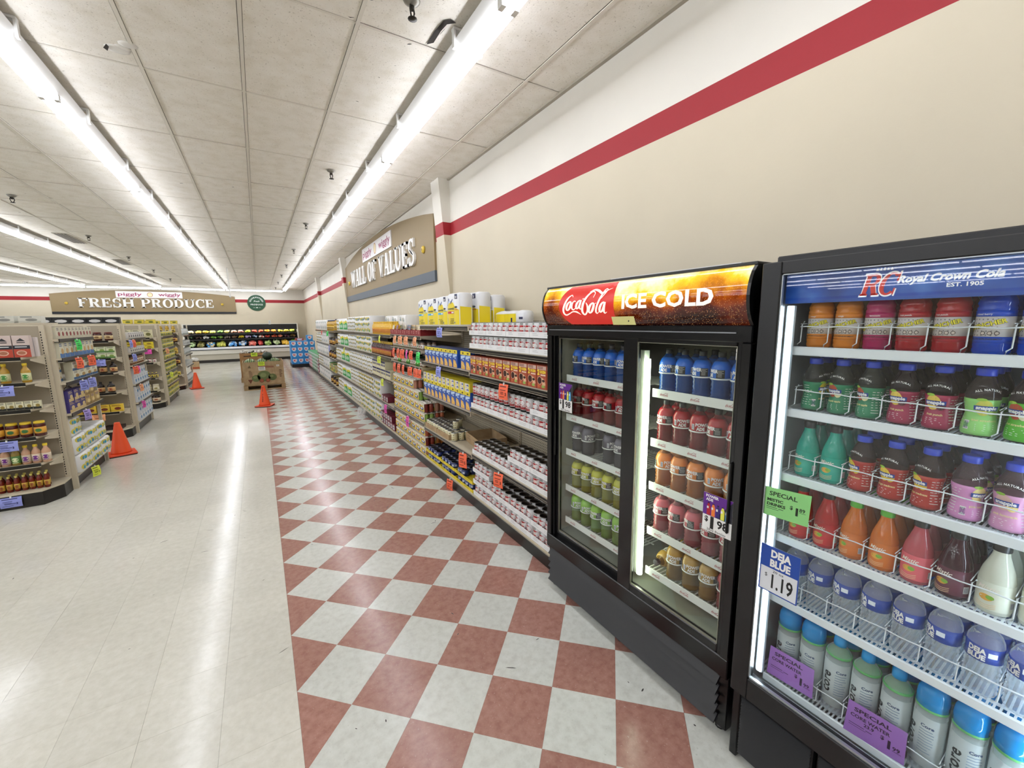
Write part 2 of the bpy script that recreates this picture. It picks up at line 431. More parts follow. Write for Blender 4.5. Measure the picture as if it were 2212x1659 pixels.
for k in range(190):         # flaked and chipped spots in the panels
    x = random.choice((random.uniform(0.5, 2.15), random.uniform(0.55, 1.2), random.uniform(-4.5, 0.5))); y = random.uniform(-0.2, 16); r = random.choice((0.008, 0.010, 0.014, 0.02, 0.03)) * random.uniform(0.5, 1.0)
    n = 6; a0 = random.uniform(0, 6); e = random.uniform(0.3, 0.8)
    fl.add([(x + r * math.cos(a0 + 2 * PI * i / n) * random.uniform(0.5, 1.2), y + e * r * math.sin(2 * PI * i / n) * random.uniform(0.5, 1.3), H - 0.0055) for i in range(n)], [range(n)], FK)
tag(obj('chipped_spots', fl.mesh('chipped_spots'), ceil), kind='stuff')
t = MB(); t.add([(1.10, 0.76, H - 0.006), (1.135, 0.72, H - 0.006), (1.135, 0.60, H - 0.006), (1.145, 0.52, H - 0.006), (1.19, 0.48, H - 0.006), (1.15, 0.47, H - 0.006), (1.115, 0.50, H - 0.006), (1.10, 0.62, H - 0.006)], [range(8)], FK)
t.add([(1.125, 0.60, H - 0.03), (1.135, 0.60, H - 0.012), (1.14, 0.53, H - 0.02), (1.128, 0.52, H - 0.04)], [(0, 1, 2, 3)], WHITE)
obj('torn_strip', t.mesh('torn_strip'), ceil)
t = MB(); PL = M('#dedbd4', 0.8)
for cx, cy, r in ((-0.63, 1.83, 0.07), (-0.56, 1.74, 0.055), (-0.60, 1.80, 0.05)):
    t.sph((cx, cy, H - 0.004), r, PL, 9, 5, (1, 0.8, 0.12))
t.add([(-0.70, 1.83, H - 0.016), (-0.685, 1.86, H - 0.016), (-0.665, 1.80, H - 0.016), (-0.672, 1.77, H - 0.016)], [range(4)], FK)
obj('patched_hole', t.mesh('patched_hole'), ceil)

# ------------------------------------------------------------------ lamps
TUBE = M('#f4f7ff', 0.4, emit=TUBE_STRENGTH)
TUBE.cycles.emission_sampling = 'FRONT'
LZ = 3.447; LL = 2.4384
hs = MB(); HW = M('#e6e6e4', 0.35)
hs.add([(-0.055, 0, LZ + 0.03), (0.055, 0, LZ + 0.03), (0.085, 0, LZ + 0.085), (-0.085, 0, LZ + 0.085), (-0.055, LL, LZ + 0.03), (0.055, LL, LZ + 0.03), (0.085, LL, LZ + 0.085), (-0.085, LL, LZ + 0.085)],
       [(0, 1, 5, 4), (1, 2, 6, 5), (2, 3, 7, 6), (3, 0, 4, 7), (0, 3, 2, 1), (4, 5, 6, 7)], HW)
hs = hs.mesh('lamp_housing')
tb = MB().tube([(0, 0.035, 0), (0, LL - 0.035, 0)], 0.018, TUBE, 6).mesh('tube')
so = MB().box(-0.014, 0.014, 0.0, 0.024, -0.02, 0.045, HW).mesh('lamp_socket')
hg = MB().box(-0.1, -0.085, -0.015, 0.015, LZ + 0.03, H - 0.006, HW).box(-0.1, 0.1, -0.02, 0.02, H - 0.02, H - 0.006, HW).box(0.085, 0.1, -0.015, 0.015, LZ + 0.03, H - 0.006, HW).mesh('hanger')
def strip(loc, rz, label, group):
    r = tag(obj('strip_light', None, None, loc, rz), label, 'light', group)
    obj('lamp_housing', hs, r)
    for s_ in (-0.04, 0.04):
        obj('tube', tb, r, (s_, 0, LZ)); obj('socket', so, r, (s_, 0, LZ)); obj('socket', so, r, (s_, LL - 0.024, LZ))
    for y in (0.5, 1.72): obj('hanger', hg, r, (0, y, 0))
names = {0: 'row above the checkered aisle', 1: 'second row over', 2: 'third row over', 3: 'fourth row over', 4: 'fifth row over'}
for i in range(5):
    x = TX0 + (2 - 4 * i) * TW; y = 0.03 - 3 * LL; k = 0; kb = 0
    while y + LL < 22.5:
        vis = in_view((x, y + LL * 0.9, LZ)) is not None and y > -2.2
        strip((x, y, 0), 0, ('double tube strip light, %s from the camera, %s' % (ORD[k], names[i])) if vis else 'strip light behind the camera, %s along, %s' % (ORD[kb], names[i]), 'ceiling strip lights' if vis else 'strip lights behind the camera')
        k += vis; kb += not vis; y += LL
for i in range(7):
    for k in range(4): strip((TX0 + (2 - 4 * (5 + i)) * TW, -0.6 + k * LL, 0), 0, 'strip light far across the store, %s row beyond the aisles, %s along' % (ORD[i], ORD[k]), 'strip lights across the store')
for k in range(5):
    strip((1.25 - k * LL, 22.5, 0), PI / 2, 'double tube strip light along the back wall, %s from the corner' % ORD[k], 'strip lights along the back wall')

# sprinklers, vents, hanging strip
sp = MB(); BR = M('#8f8c84', 0.4, 0.6); DK = M('#33302b', 0.4, 0.7)
esc = MB().lathe([(0.012, -0.03), (0.042, -0.012), (0.048, -0.004), (0.048, 0.0)], BR, 14).mesh('escutcheon')
spi = MB().lathe([(0.012, -0.05), (0.014, -0.03), (0.010, -0.02), (0.012, 0.0)], DK, 8).tube([(0.016, 0, -0.03), (0.022, 0, -0.055), (0.012, 0, -0.085), (0, 0, -0.09)], 0.005, DK, 5).tube([(-0.016, 0, -0.03), (-0.022, 0, -0.055), (-0.012, 0, -0.085), (0, 0, -0.09)], 0.005, DK, 5).mesh('frame_arms')
dfl = MB().lathe([(0.004, -0.098), (0.026, -0.096), (0.026, -0.092), (0.004, -0.09)], DK, 12).mesh('deflector')
for n, (x, y0, ny, w) in enumerate(((0.90, 0.445, 8, 'over the checkered aisle'), (-2.74, 6.62, 5, 'over the grocery aisle ends'))):
    for k in range(ny):
        place(('sprinkler_head', None, [('escutcheon', esc), ('frame_arms', spi), ('deflector', dfl)]), (x, y0 + 3.03 * k, H - 0.006), 0.7,
              'brass sprinkler head hanging from the ceiling %s, %s from the camera' % (w, ORD[k]), 'sprinkler', 'sprinkler heads')
vt = MB().box(-0.11, 0.11, 0, 1.16, H - 0.014, H - 0.008, M('#aaa191', 0.5)).mesh('vent_frame')
vs = MB().box(-0.012, 0.012, 0.03, 1.13, H - 0.017, H - 0.014, M('#1a1713', 0.6)).mesh('vent_slot')
for k, y in enumerate((9.6, 13.4, 17.05)):
    r = tag(obj('ceiling_vent', vt, None, (-3.14, y, 0)), 'long slotted air vent in the ceiling, %s from the camera' % ORD[k], 'vent', 'ceiling vents')
    for s_ in (-0.07, -0.023, 0.023, 0.07): obj('slot', vs, r, (s_, 0, 0))
r = MB().box(-0.012, 0.012, -0.25, 0.25, 2.66, H - 0.06, WHITE)
r = tag(obj('hanging_banner', r.mesh('banner_sheet'), None, (-0.68, 14.0, 0)), 'narrow white banner hanging edge-on from the ceiling before the produce sign', 'banner')
obj('cord', MB().tube([(0, 0, H - 0.06), (0, 0, H - 0.005)], 0.003, STEEL, 5).mesh('cord'), r)

# ------------------------------------------------------------------ slab-serif letters
def bx_(x0, y0, x1, y1): return [(x0, y0), (x1, y0), (x1, y1), (x0, y1)]
def arcs(cx, cy, rx, ry, a0, a1, wx, wy, n=12):
    out = []; P = []
    for i in range(n + 1):
        a = math.radians(a0 + (a1 - a0) * i / n); c, s_ = math.cos(a), math.sin(a)
        P.append(((cx + rx * c, cy + ry * s_), (cx + (rx - wx) * c, cy + (ry - wy) * s_)))
    for (o0, i0), (o1, i1) in zip(P, P[1:]): out.append([i0, o0, o1, i1])
    return out
def diag(x0, y0, x1, y1, w): return [(x0, y0), (x0 + w, y0), (x1 + w, y1), (x1, y1)]
S_, T_ = 0.24, 0.10
def stem(x, y0=0, y1=1, sb=True, st=True, w=S_):
    o = [bx_(x, y0, x + w, y1)]
    if sb: o.append(bx_(x - 0.08, y0, x + w + 0.08, y0 + 0.09))
    if st: o.append(bx_(x - 0.08, y1 - 0.09, x + w + 0.08, y1))
    return o
GL = {
 'F': (0.86, stem(0.1) + [bx_(0.3, 0.89, 0.82, 1), bx_(0.73, 0.76, 0.82, 1), bx_(0.3, 0.45, 0.56, 0.55), bx_(0.49, 0.40, 0.57, 0.60)]),
 'E': (0.9, stem(0.1) + [bx_(0.3, 0.89, 0.8, 1), bx_(0.71, 0.7, 0.8, 1), bx_(0.3, 0.45, 0.6, 0.56), bx_(0.52, 0.35, 0.6, 0.67), bx_(0.3, 0, 0.86, 0.11), bx_(0.77, 0, 0.86, 0.32)]),
 'H': (1.1, stem(0.1) + stem(0.76) + [bx_(0.3, 0.45, 0.8, 0.56)]),
 'L': (0.84, stem(0.1) + [bx_(0.3, 0, 0.82, 0.11), bx_(0.73, 0, 0.82, 0.34)]),
 'P': (0.92, stem(0.1) + arcs(0.5, 0.715, 0.38, 0.285, -90, 90, 0.22, 0.1) + [bx_(0.3, 0.9, 0.52, 1), bx_(0.3, 0.43, 0.52, 0.53)]),
 'R': (1.02, stem(0.1) + arcs(0.5, 0.735, 0.36, 0.265, -90, 90, 0.22, 0.1) + [bx_(0.3, 0.9, 0.52, 1), bx_(0.3, 0.47, 0.52, 0.57), diag(0.66, 0, 0.4, 0.5, 0.27), bx_(0.62, 0, 1.0, 0.09)]),
 'D': (1.02, stem(0.1, 0, 1, False, False) + arcs(0.46, 0.5, 0.5, 0.5, -90, 90, 0.25, 0.1) + [bx_(0.02, 0.9, 0.48, 1), bx_(0.02, 0, 0.48, 0.1)]),
 'O': (1.06, arcs(0.53, 0.5, 0.5, 0.52, 0, 360, 0.25, 0.09, 28)),
 'C': (0.98, arcs(0.53, 0.5, 0.5, 0.52, 48, 312, 0.25, 0.09, 22) + [bx_(0.82, 0.62, 0.92, 1.0), bx_(0.82, 0.0, 0.9, 0.3)]),
 'U': (1.06, [bx_(0.1, 0.36, 0.34, 1), bx_(0.0, 0.91, 0.44, 1), bx_(0.8, 0.36, 0.93, 1), bx_(0.68, 0.91, 1.04, 1)] + arcs(0.515, 0.38, 0.415, 0.4, 180, 360, 0.2, 0.13, 14)),
 'S': (0.84, arcs(0.42, 0.735, 0.36, 0.28, 35, 265, 0.2, 0.1, 14) + arcs(0.42, 0.265, 0.38, 0.28, -145, 92, 0.21, 0.1, 14) + [bx_(0.64, 0.68, 0.74, 1.0), bx_(0.08, 0.0, 0.18, 0.34), diag(0.46, 0.38, 0.2, 0.62, 0.2)]),
 'W': (1.5, [diag(0.36, 0, 0.1, 1, 0.24), diag(0.38, 0, 0.68, 0.98, 0.11), diag(0.92, 0, 0.64, 1, 0.24), diag(0.98, 0, 1.24, 1, 0.11), bx_(0.0, 0.91, 0.46, 1), bx_(1.1, 0.91, 1.48, 1), bx_(0.56, 0.91, 0.98, 1)]),
 'A': (1.08, [diag(0.1, 0, 0.44, 1, 0.12), diag(0.72, 0, 0.42, 1, 0.25), bx_(0.24, 0.3, 0.8, 0.4), bx_(0.0, 0, 0.34, 0.09), bx_(0.6, 0, 1.08, 0.09)]),
 'V': (1.06, [diag(0.4, 0, 0.1, 1, 0.25), diag(0.46, 0, 0.8, 1, 0.12), bx_(0.0, 0.91, 0.46, 1), bx_(0.66, 0.91, 1.06, 1)]),
}
_LM = {}
def letter_mesh(ch, hgt, sx, dep, m):
    k = (ch, hgt, sx, m.name)
    if k not in _LM:
        b = MB(); f = front()
        for p in GL[ch][1]: b.prism([(x * hgt * sx, y * hgt) for x, y in p], f, 0.0, dep, m)
        _LM[k] = b.mesh('letter')
    return _LM[k]
def lettering(root, st, x0, x1, z, hgt, y, dep, m):
    adv = [0.55 if c == ' ' else GL[c][0] + 0.04 for c in st]; sx = (x1 - x0) / (sum(adv) * hgt); x = x0
    for c, a in zip(st, adv):
        if c != ' ': obj('letter', letter_mesh(c, hgt, sx, dep, m), root, (x, y, z))
        x += a * hgt * sx
def store_sign(loc, rz, wid, z0, z1, zend, ztop, words, lx, lz, lh, logo, dots, label, stripe):
    r = tag(obj('wall_sign', None, None, loc, rz), label, 'sign')
    BRN = M('#8d7a58', 0.6); n = 18
    top = [(wid * i / n, zend + (ztop - zend) * math.sin(PI * i / n) ** 0.85) for i in range(n, -1, -1)]
    b = MB(); b.prism([(0, z1), (wid, z1)] + top, front(), 0, 0.03, BRN); obj('board', b.mesh('board'), r)
    b = MB(); b.box(0, wid, -0.034, 0, z0, z1, M(stripe, 0.5)); obj('stripe', b.mesh('stripe'), r)
    lettering(r, words, lx[0], lx[1], lz, lh, -0.03, 0.035, M('#f0efec', 0.45))
    b = MB(); b.box(logo[0], logo[1], -0.05, -0.03, logo[2], logo[3], M('#eeecec', 0.4)); p = obj('logo_panel', b.mesh('logo_panel'), r)
    cx, cz, lw, lhh = (logo[0] + logo[1]) / 2, (logo[2] + logo[3]) / 2, logo[1] - logo[0], logo[3] - logo[2]
    b = MB(); f = front(-0.05)
    for wd, xx in (('piggly', -0.30), ('wiggly', 0.30)):
        t_ = text(wd, lhh * 0.5, 0.02, sx=1.0); w_ = text_w(t_); t_ = text(wd, lhh * 0.5, 0.02, sx=lw * 0.35 / w_)
        b.flat(t_, f, M('#9c3d63', 0.5), 0.002, (cx + xx * lw, cz - lhh * 0.18))
    b.ell(f, cx, cz, lhh * 0.36, lhh * 0.38, M('#a86a3a', 0.5), 0.002, 20); b.ell(f, cx, cz, lhh * 0.30, lhh * 0.32, M('#ead9b0', 0.5), 0.003, 20)
    obj('lettering', b.mesh('logo_lettering'), p)
    for dx, dz in dots:
        b = MB(); b.lathe([(0.055, 0), (0.055, 0.02), (0.03, 0.035)], M('#d9b941', 0.35), 14).lathe([(0.018, 0.03), (0.018, 0.04)], M('#8d6f1d', 0.4), 10)
        o = obj('button', b.mesh('button'), r, (dx, -0.03, dz)); o.rotation_euler = (PI / 2, 0, 0)
store_sign((WX, 10.41, 0), WR, 6.8, 2.372, 2.523, 3.29, 3.575, 'WALL OF VALUES', (0.92, 6.05), 2.695, 0.405, (2.33, 4.73, 3.17, 3.455), ((0.55, 2.85), (6.38, 2.865)),
           'brown arched wall sign with raised white letters reading WALL OF VALUES', '#4b5560')
store_sign((-7.43, YB, 0), 0, 6.55, 2.335, 2.435, 3.19, 3.42, 'FRESH PRODUCE', (0.84, 5.67), 2.625, 0.40, (2.1, 4.46, 3.065, 3.355), ((0.48, 2.8), (6.0, 2.8)),
           'brown arched wall sign with raised white letters reading FRESH PRODUCE', '#1d2128')
r = tag(obj('round_sign', None, None, (0.035, YB, 2.895)), 'round dark green produce sign on the back wall', 'sign')
b = MB(); f = front(-0.03)
b.lathe([(0.405, 0), (0.405, 0.03)], M('#1f4d33', 0.5), 40); o = obj('disc', b.mesh('disc'), r); o.rotation_euler = (PI / 2, 0, 0)
b = MB(); W_ = M('#e8ebe6', 0.5)
b.flat(arc_text('GUARANTEED', 0.072, 0.25, PI / 2, 0.02), f, W_, 0.003); b.flat(text('Fresh', 0.085, 0.01, 0.35), f, W_, 0.003, (0, 0.045))
b.flat(text('PRODUCE', 0.078, 0.02, sp=1.15), f, W_, 0.003, (0, -0.12)); b.rect(f, -0.17, -0.06, -0.245, -0.235, W_, 0.003); b.rect(f, 0.06, 0.17, -0.245, -0.235, W_, 0.003); b.ell(f, 0, -0.24, 0.03, 0.03, W_, 0.003)
obj('lettering', b.mesh('lettering'), r)
# ------------------------------------------------------------------ drink bottles
def liquid(col, a=0.35): return clear_mat('drink_' + col.strip('#'), col, a, 0.06, col)
def ringed(z0, z1, r, n, d=0.0018):
    out = []
    for i in range(n):
        a = z0 + (z1 - z0) * i / n; b = z0 + (z1 - z0) * (i + 0.5) / n
        out += [(r, a), (r - d, b)]
    return out + [(r, z1)]
def cap_mesh(r, z0, z1, m, dome=0.0, seg=16):
    p = [(r * 0.96, z0), (r, z0 + 0.002), (r, z1 - 0.003), (r * 0.9, z1)]
    if dome: p = [(r, z0), (r, z0 + (z1 - z0) * 0.35), (r * 0.93, z0 + (z1 - z0) * 0.7), (r * 0.72, z0 + (z1 - z0) * 0.92), (r * 0.4, z1)]
    return MB().lathe(p, m, seg).mesh('cap')
def barcode(b, f, s0, t0, w, h_, d):
    b.rect(f, s0, s0 + w, t0, t0 + h_, M('#e8e8e4', 0.5), d, 2)
    for i in range(6): b.rect(f, s0 + w * (0.1 + i * 0.14), s0 + w * (0.1 + i * 0.14 + 0.06), t0 + h_ * 0.1, t0 + h_ * 0.9, M('#2a2f6b', 0.5), d + 0.0003)
def lines(b, f, s0, s1, t0, n, dt, m, d, hgt=0.0022):
    for i in range(n): b.rect(f, s0, s1 - (s1 - s0) * random.choice((0, 0.1, 0.3)), t0 - i * dt - hgt, t0 - i * dt, m, d, 2)

def shade(c, k):
    return '#' + ''.join('%02x' % int(int(c[i:i + 2], 16) * k) for i in (1, 3, 5))
def sports_bottle(col, dark=False, name='sports_drink_bottle', variant=0):
    r = 0.0415; liq = clear_mat('drink_' + col.strip('#'), col, 0.45, 0.04, shade(col, 0.75)); lab = M(col, 0.25)
    prof = [(0.034, 0.0), (0.0395, 0.004), (0.0405, 0.014), (0.037, 0.02), (0.0405, 0.027), (0.037, 0.036), (0.0405, 0.045), (0.037, 0.054), (0.0405, 0.064), (0.038, 0.076), (0.0435, 0.088), (0.0415, 0.093), (0.0415, 0.132),
            (0.040, 0.140), (0.034, 0.155), (0.026, 0.167), (0.017, 0.176), (0.0155, 0.182), (0.0155, 0.190)]
    body = MB().lathe(prof, liq, 18).mesh('body')
    b = MB(); f = prof_at(prof)
    b.lathe([(0.0418, 0.094), (0.0418, 0.131), (0.0402, 0.141), (0.0342, 0.156), (0.027, 0.166)], lab, 18)
    cir = PI * 0.0435; B_ = M('#101112', 0.35)
    for k in range(2):
        o = k * cir + (0.0 if variant == 0 else 0.02 * variant)
        b.poly(f, [(o - 0.012, 0.0945), (o + 0.022, 0.0945), (o + 0.022, 0.128)], B_, 0.0006)
        b.rect(f, o + 0.022, o + 0.055, 0.0945, 0.1305, B_, 0.0006, 4)
        b.flat(text('POWER', 0.0150, 0.04, sx=0.9), f, WHITE, 0.0012, (o - 0.006, 0.1165)); b.flat(text('ADE', 0.0150, 0.04, sx=0.9), f, WHITE, 0.0012, (o - 0.014, 0.0985))
        lines(b, f, o + 0.026, o + 0.051, 0.127, 6, 0.005, M('#b9bdb9', 0.5), 0.0010, 0.0016)
        barcode(b, f, o - 0.055, 0.1, 0.012, 0.026, 0.0008)
    lbl = b.mesh('label')
    rim = MB().lathe([(0.0418, 0.086), (0.0444, 0.0880), (0.0444, 0.0915), (0.0418, 0.0935)], M('#dfe3df', 0.25), 18).mesh('rim')
    return (name, None, [('body', body), ('label', lbl), ('rim', rim), ('cap', cap_mesh(0.0165, 0.182, 0.205, M('#14161c', 0.35)))])
def jug(col, flav):
    r = 0.0355; prof = [(0.030, 0), (0.034, 0.004), (r, 0.012), (0.034, 0.018), (r, 0.025), (0.0345, 0.030), (0.0345, 0.112), (r, 0.118), (0.033, 0.124), (r, 0.131), (0.033, 0.14), (0.028, 0.15), (0.022, 0.158), (0.022, 0.165)]
    body = MB().lathe(prof, liquid(col, 0.2), 20).mesh('body'); f = prof_at(prof); b = MB(); lab = M(col, 0.3); cir = 2 * PI * r
    b.lathe([(0.035, 0.030), (0.035, 0.046)], lab, 20); b.lathe([(0.035, 0.097), (0.035, 0.112)], lab, 20); b.lathe([(0.0348, 0.046), (0.0348, 0.097)], M('#d5cfcb', 0.4), 20)
    for k in range(2):
        o = k * cir / 2
        for i in range(7):
            for j in range(5): b.ell(f, o - 0.026 + i * 0.009, 0.05 + j * 0.010, 0.0018, 0.0022, M('#8a8486', 0.5), 0.0006, 5)
        b.flat(turn(text('SQWINCHER', 0.0115, 0.07), 0.30), f, M('#1b1a14', 0.5), 0.0009, (o, 0.069)); b.flat(turn(text('SQWINCHER', 0.0115, 0.03), 0.30), f, M('#efe23a', 0.4), 0.0014, (o, 0.069))
        for i in range(3):
            b.ell(f, o + 0.004 + i * 0.0125, 0.055, 0.005, 0.005, M('#4a3a35', 0.5), 0.0009, 10); b.ell(f, o + 0.004 + i * 0.0125, 0.055, 0.0035, 0.0035, M('#cfc3b8', 0.5), 0.0012, 10)
        b.flat(text('ELECTROLYTE REPLENISHMENT', 0.0042, 0.02), f, INK, 0.0008, (o, 0.038)); b.flat(text(flav, 0.005, 0.01), f, WHITE, 0.0008, (o, 0.101))
    return ('sports_drink_jug', None, [('body', body), ('label', b.mesh('label')), ('cap', cap_mesh(0.024, 0.157, 0.178, M('#e6e6e6', 0.4)))])
def tea(col, fruit, fruit2, flav, liq, variant=0):
    prof = [(0.026, 0), (0.031, 0.003), (0.033, 0.012), (0.0328, 0.03), (0.029, 0.052), (0.0275, 0.062), (0.0295, 0.074), (0.0325, 0.092), (0.033, 0.106), (0.031, 0.122), (0.026, 0.138), (0.019, 0.152), (0.0165, 0.158), (0.0165, 0.164)]
    body = MB().lathe(prof, clear_mat('drink_' + liq.strip('#'), liq, 0.72, 0.03, shade(liq, 0.6)), 20).mesh('body'); f = prof_at(prof); b = MB(); R_ = 0.033; cir = 2 * PI * R_
    b.lathe([(0.0318, 0.004), (0.0336, 0.012), (0.0334, 0.03), (0.0296, 0.052), (0.0281, 0.062), (0.0301, 0.074), (0.0331, 0.092), (0.0334, 0.1)], M(col, 0.3), 20)
    for k in range(2):
        o = k * cir / 2 + (0.018 if variant == 1 else 0) + (0.5 * cir * 0.5 if variant == 2 else 0)
        b.ell(f, o - 0.006, 0.078, 0.017, 0.021, M(fruit, 0.4), 0.0012, 16); b.ell(f, o + 0.012, 0.070, 0.011, 0.013, M(fruit2, 0.4), 0.0016, 14)
        b.ell(f, o - 0.012, 0.10, 0.010, 0.004, M('#8dbb3a', 0.4), 0.0016, 8)
        b.rect(f, o - 0.025, o + 0.022, 0.0715, 0.0835, M('#1d3f94', 0.4), 0.0024, 6); b.flat(text('snapple', 0.0095, 0.045), f, M('#f2f3f5', 0.4), 0.0030, (o - 0.0015, 0.0742))
        b.flat(text(flav, 0.006, 0.02), f, M('#e8dc9a', 0.5), 0.0008, (o, 0.042)); lines(b, f, o - 0.018, o + 0.018, 0.034, 4, 0.005, M('#ffffff', 0.5), 0.0008, 0.001)
        s0 = o + cir / 4; lines(b, f, s0 - 0.02, s0 + 0.008, 0.088, 9, 0.008, M('#dfe9df', 0.5), 0.0009, 0.0016); barcode(b, f, s0 + 0.010, 0.018, 0.012, 0.024, 0.0009)
        b.flat(arc_text('ALL NATURAL', 0.0055, 0.05, PI / 2, 0.02), f, WHITE, 0.0008, (o, 0.074))
    return ('tea_bottle', None, [('body', body), ('label', b.mesh('label')), ('cap', cap_mesh(0.0195, 0.160, 0.180, M('#2440b8', 0.35)))])
def juice(col, capc, txt=True, label=None):
    prof = [(0.028, 0), (0.033, 0.004), (0.0345, 0.014), (0.0342, 0.085), (0.034, 0.098), (0.030, 0.118), (0.022, 0.142), (0.0165, 0.160), (0.0155, 0.168), (0.0155, 0.178)]
    body = MB().lathe(prof, liquid(col, 0.2), 20).mesh('body'); f = prof_at(prof); b = MB(); R_ = 0.0345; cir = 2 * PI * R_; L_ = M(label or col, 0.35)
    b.lathe([(0.0338, 0.010), (0.0349, 0.016), (0.0347, 0.088)], L_, 20)
    for k in range(2):
        o = k * cir / 2
        b.flat(text('Mistic', 0.0125, 0.02, 0.3), f, M('#f4ece0', 0.4), 0.0009, (o, 0.066)); b.ell(f, o, 0.045, 0.014, 0.009, M('#d9a13a', 0.4), 0.0008, 12); b.ell(f, o + 0.008, 0.047, 0.008, 0.006, M('#7fae3b', 0.4), 0.0011, 10)
        for i in range(3): b.add([f(o - 0.02 + 0.04 * j / 6, 0.03 - i * 0.005 - 0.006 * math.sin(PI * j / 6), 0.0009) for j in range(7)] + [f(o - 0.02 + 0.04 * j / 6, 0.0315 - i * 0.005 - 0.006 * math.sin(PI * j / 6), 0.0009) for j in range(6, -1, -1)], [range(14)], M('#e6c9a0', 0.5))
        barcode(b, f, o + cir / 4 - 0.007, 0.025, 0.014, 0.02, 0.0009)
    return ('juice_bottle', None, [('body', body), ('label', b.mesh('label')), ('cap', cap_mesh(0.0175, 0.172, 0.197, M(capc, 0.35)))])
def water():
    prof = [(0.026, 0), (0.033, 0.004)] + [(r, z) for r, z in ringed(0.012, 0.095, 0.0355, 6, 0.003)] + [(0.036, 0.102), (0.036, 0.148), (0.0345, 0.158), (0.028, 0.174), (0.018, 0.186), (0.0125, 0.192), (0.0125, 0.2)]
    body = MB().lathe(prof, CLEARW, 20).mesh('body'); f = cyl(0.0364); b = MB(); cir = 2 * PI * 0.0364
    b.lathe([(0.0364, 0.104), (0.0364, 0.147)], M('#1c3f9c', 0.3), 20)
    for k in range(2):
        o = k * cir / 2 - 0.01
        b.flat(text('DEJA', 0.0145, 0.05, sx=0.8), f, WHITE, 0.0007, (o, 0.127)); b.flat(text('BLUE', 0.0145, 0.05, sx=0.8), f, WHITE, 0.0007, (o, 0.109)); b.rect(f, o + 0.022, o + 0.04, 0.122, 0.136, M('#e4ecf6', 0.4), 0.0007, 3)
    return ('water_bottle', None, [('body', body), ('label', b.mesh('label')), ('cap', cap_mesh(0.0145, 0.194, 0.216, M('#1f46b0', 0.35)))])
BLUECAP = clear_mat('blue_cup_cap', '#1aa0dc', 0.12, 0.08, '#0e86c8'); CAPB = M('#0f8fd0', 0.25)
def core(tall=True):
    hh = 0.215
    prof = [(0.031, 0), (0.035, 0.004), (0.0362, 0.015), (0.0355, 0.1), (0.0362, hh - 0.012), (0.0362, hh)]
    body = MB().lathe(prof + ([(0.033, hh + 0.006)] if tall else [(0.033, hh + 0.01), (0.024, hh + 0.024), (0.014, hh + 0.032), (0.012, hh + 0.038)]), CLEARW, 20).mesh('body'); f = cyl(0.0366); b = MB()
    b.lathe([(0.0366, 0.03), (0.0366, hh - 0.022)], clear_mat('clear_label', '#eef4f4', 0.35, 0.3, '#cfd9da'), 20)
    cir = 2 * PI * 0.0366
    for o in (-0.014, cir / 2 - 0.014): b.flat(turn(text('core', 0.03, 0.02), PI / 2), f, M('#10181d', 0.4), 0.0008, (o + 0.01, 0.115))
    for o in (0.024, cir / 2 + 0.024): b.flat(text('Core', 0.010, 0.03), f, M('#2a3f66', 0.4), 0.0008, (o, 0.16)); lines(b, f, o - 0.016, o + 0.016, 0.152, 9, 0.009, M('#6c7f98', 0.5), 0.0008, 0.002)
    ring = MB().lathe([(0.0364, hh - 0.002), (0.037, hh), (0.037, hh + 0.004), (0.0364, hh + 0.006)], M('#5fae6a', 0.3), 20).mesh('ring')
    cap = cap_mesh(0.0365, hh + 0.006, hh + 0.072, BLUECAP, 1.0, 20) if tall else cap_mesh(0.0185, hh + 0.034, hh + 0.072, CAPB, 1.0, 16)
    parts = [('body', body), ('label', b.mesh('label')), ('ring', ring), ('cap', cap)]
    if tall: parts.append(('spout', cap_mesh(0.016, hh + 0.002, hh + 0.06, CAPB, 0, 12)))
    return ('water_bottle', None, parts)

# ------------------------------------------------------------------ script lettering for the cola panel
def ribbon(pts, n=6):
    """brush stroke through (x, y, width) points"""
    P = []
    for i in range(len(pts) - 1):
        p0 = pts[max(i - 1, 0)]; p1 = pts[i]; p2 = pts[i + 1]; p3 = pts[min(i + 2, len(pts) - 1)]
        for k in range(n):
            t = k / n; P.append([0.5 * (2 * b_ + (c - a) * t + (2 * a - 5 * b_ + 4 * c - d) * t * t + (3 * b_ - a - 3 * c + d) * t ** 3) for a, b_, c, d in zip(p0, p1, p2, p3)])
    P.append(list(pts[-1])); vs = []; fs = []
    for i, p in enumerate(P):
        a = P[max(i - 1, 0)]; b_ = P[min(i + 1, len(P) - 1)]; dx, dy = b_[0] - a[0], b_[1] - a[1]; l = math.hypot(dx, dy) or 1; w = max(p[2], 2) / 2
        vs += [(p[0] - dy / l * w, p[1] + dx / l * w), (p[0] + dy / l * w, p[1] - dx / l * w)]
    for i in range(len(P) - 1): fs.append((2 * i, 2 * i + 1, 2 * i + 3, 2 * i + 2))
    return vs, fs
def loop_(cx, cy, rx, ry, w, sl=0.35):
    return [(cx + rx * math.cos(a) + sl * ry * math.sin(a), cy + ry * math.sin(a), w * (0.55 + 0.75 * abs(math.cos(a)))) for a in [2 * PI * k / 10 for k in range(11)]]
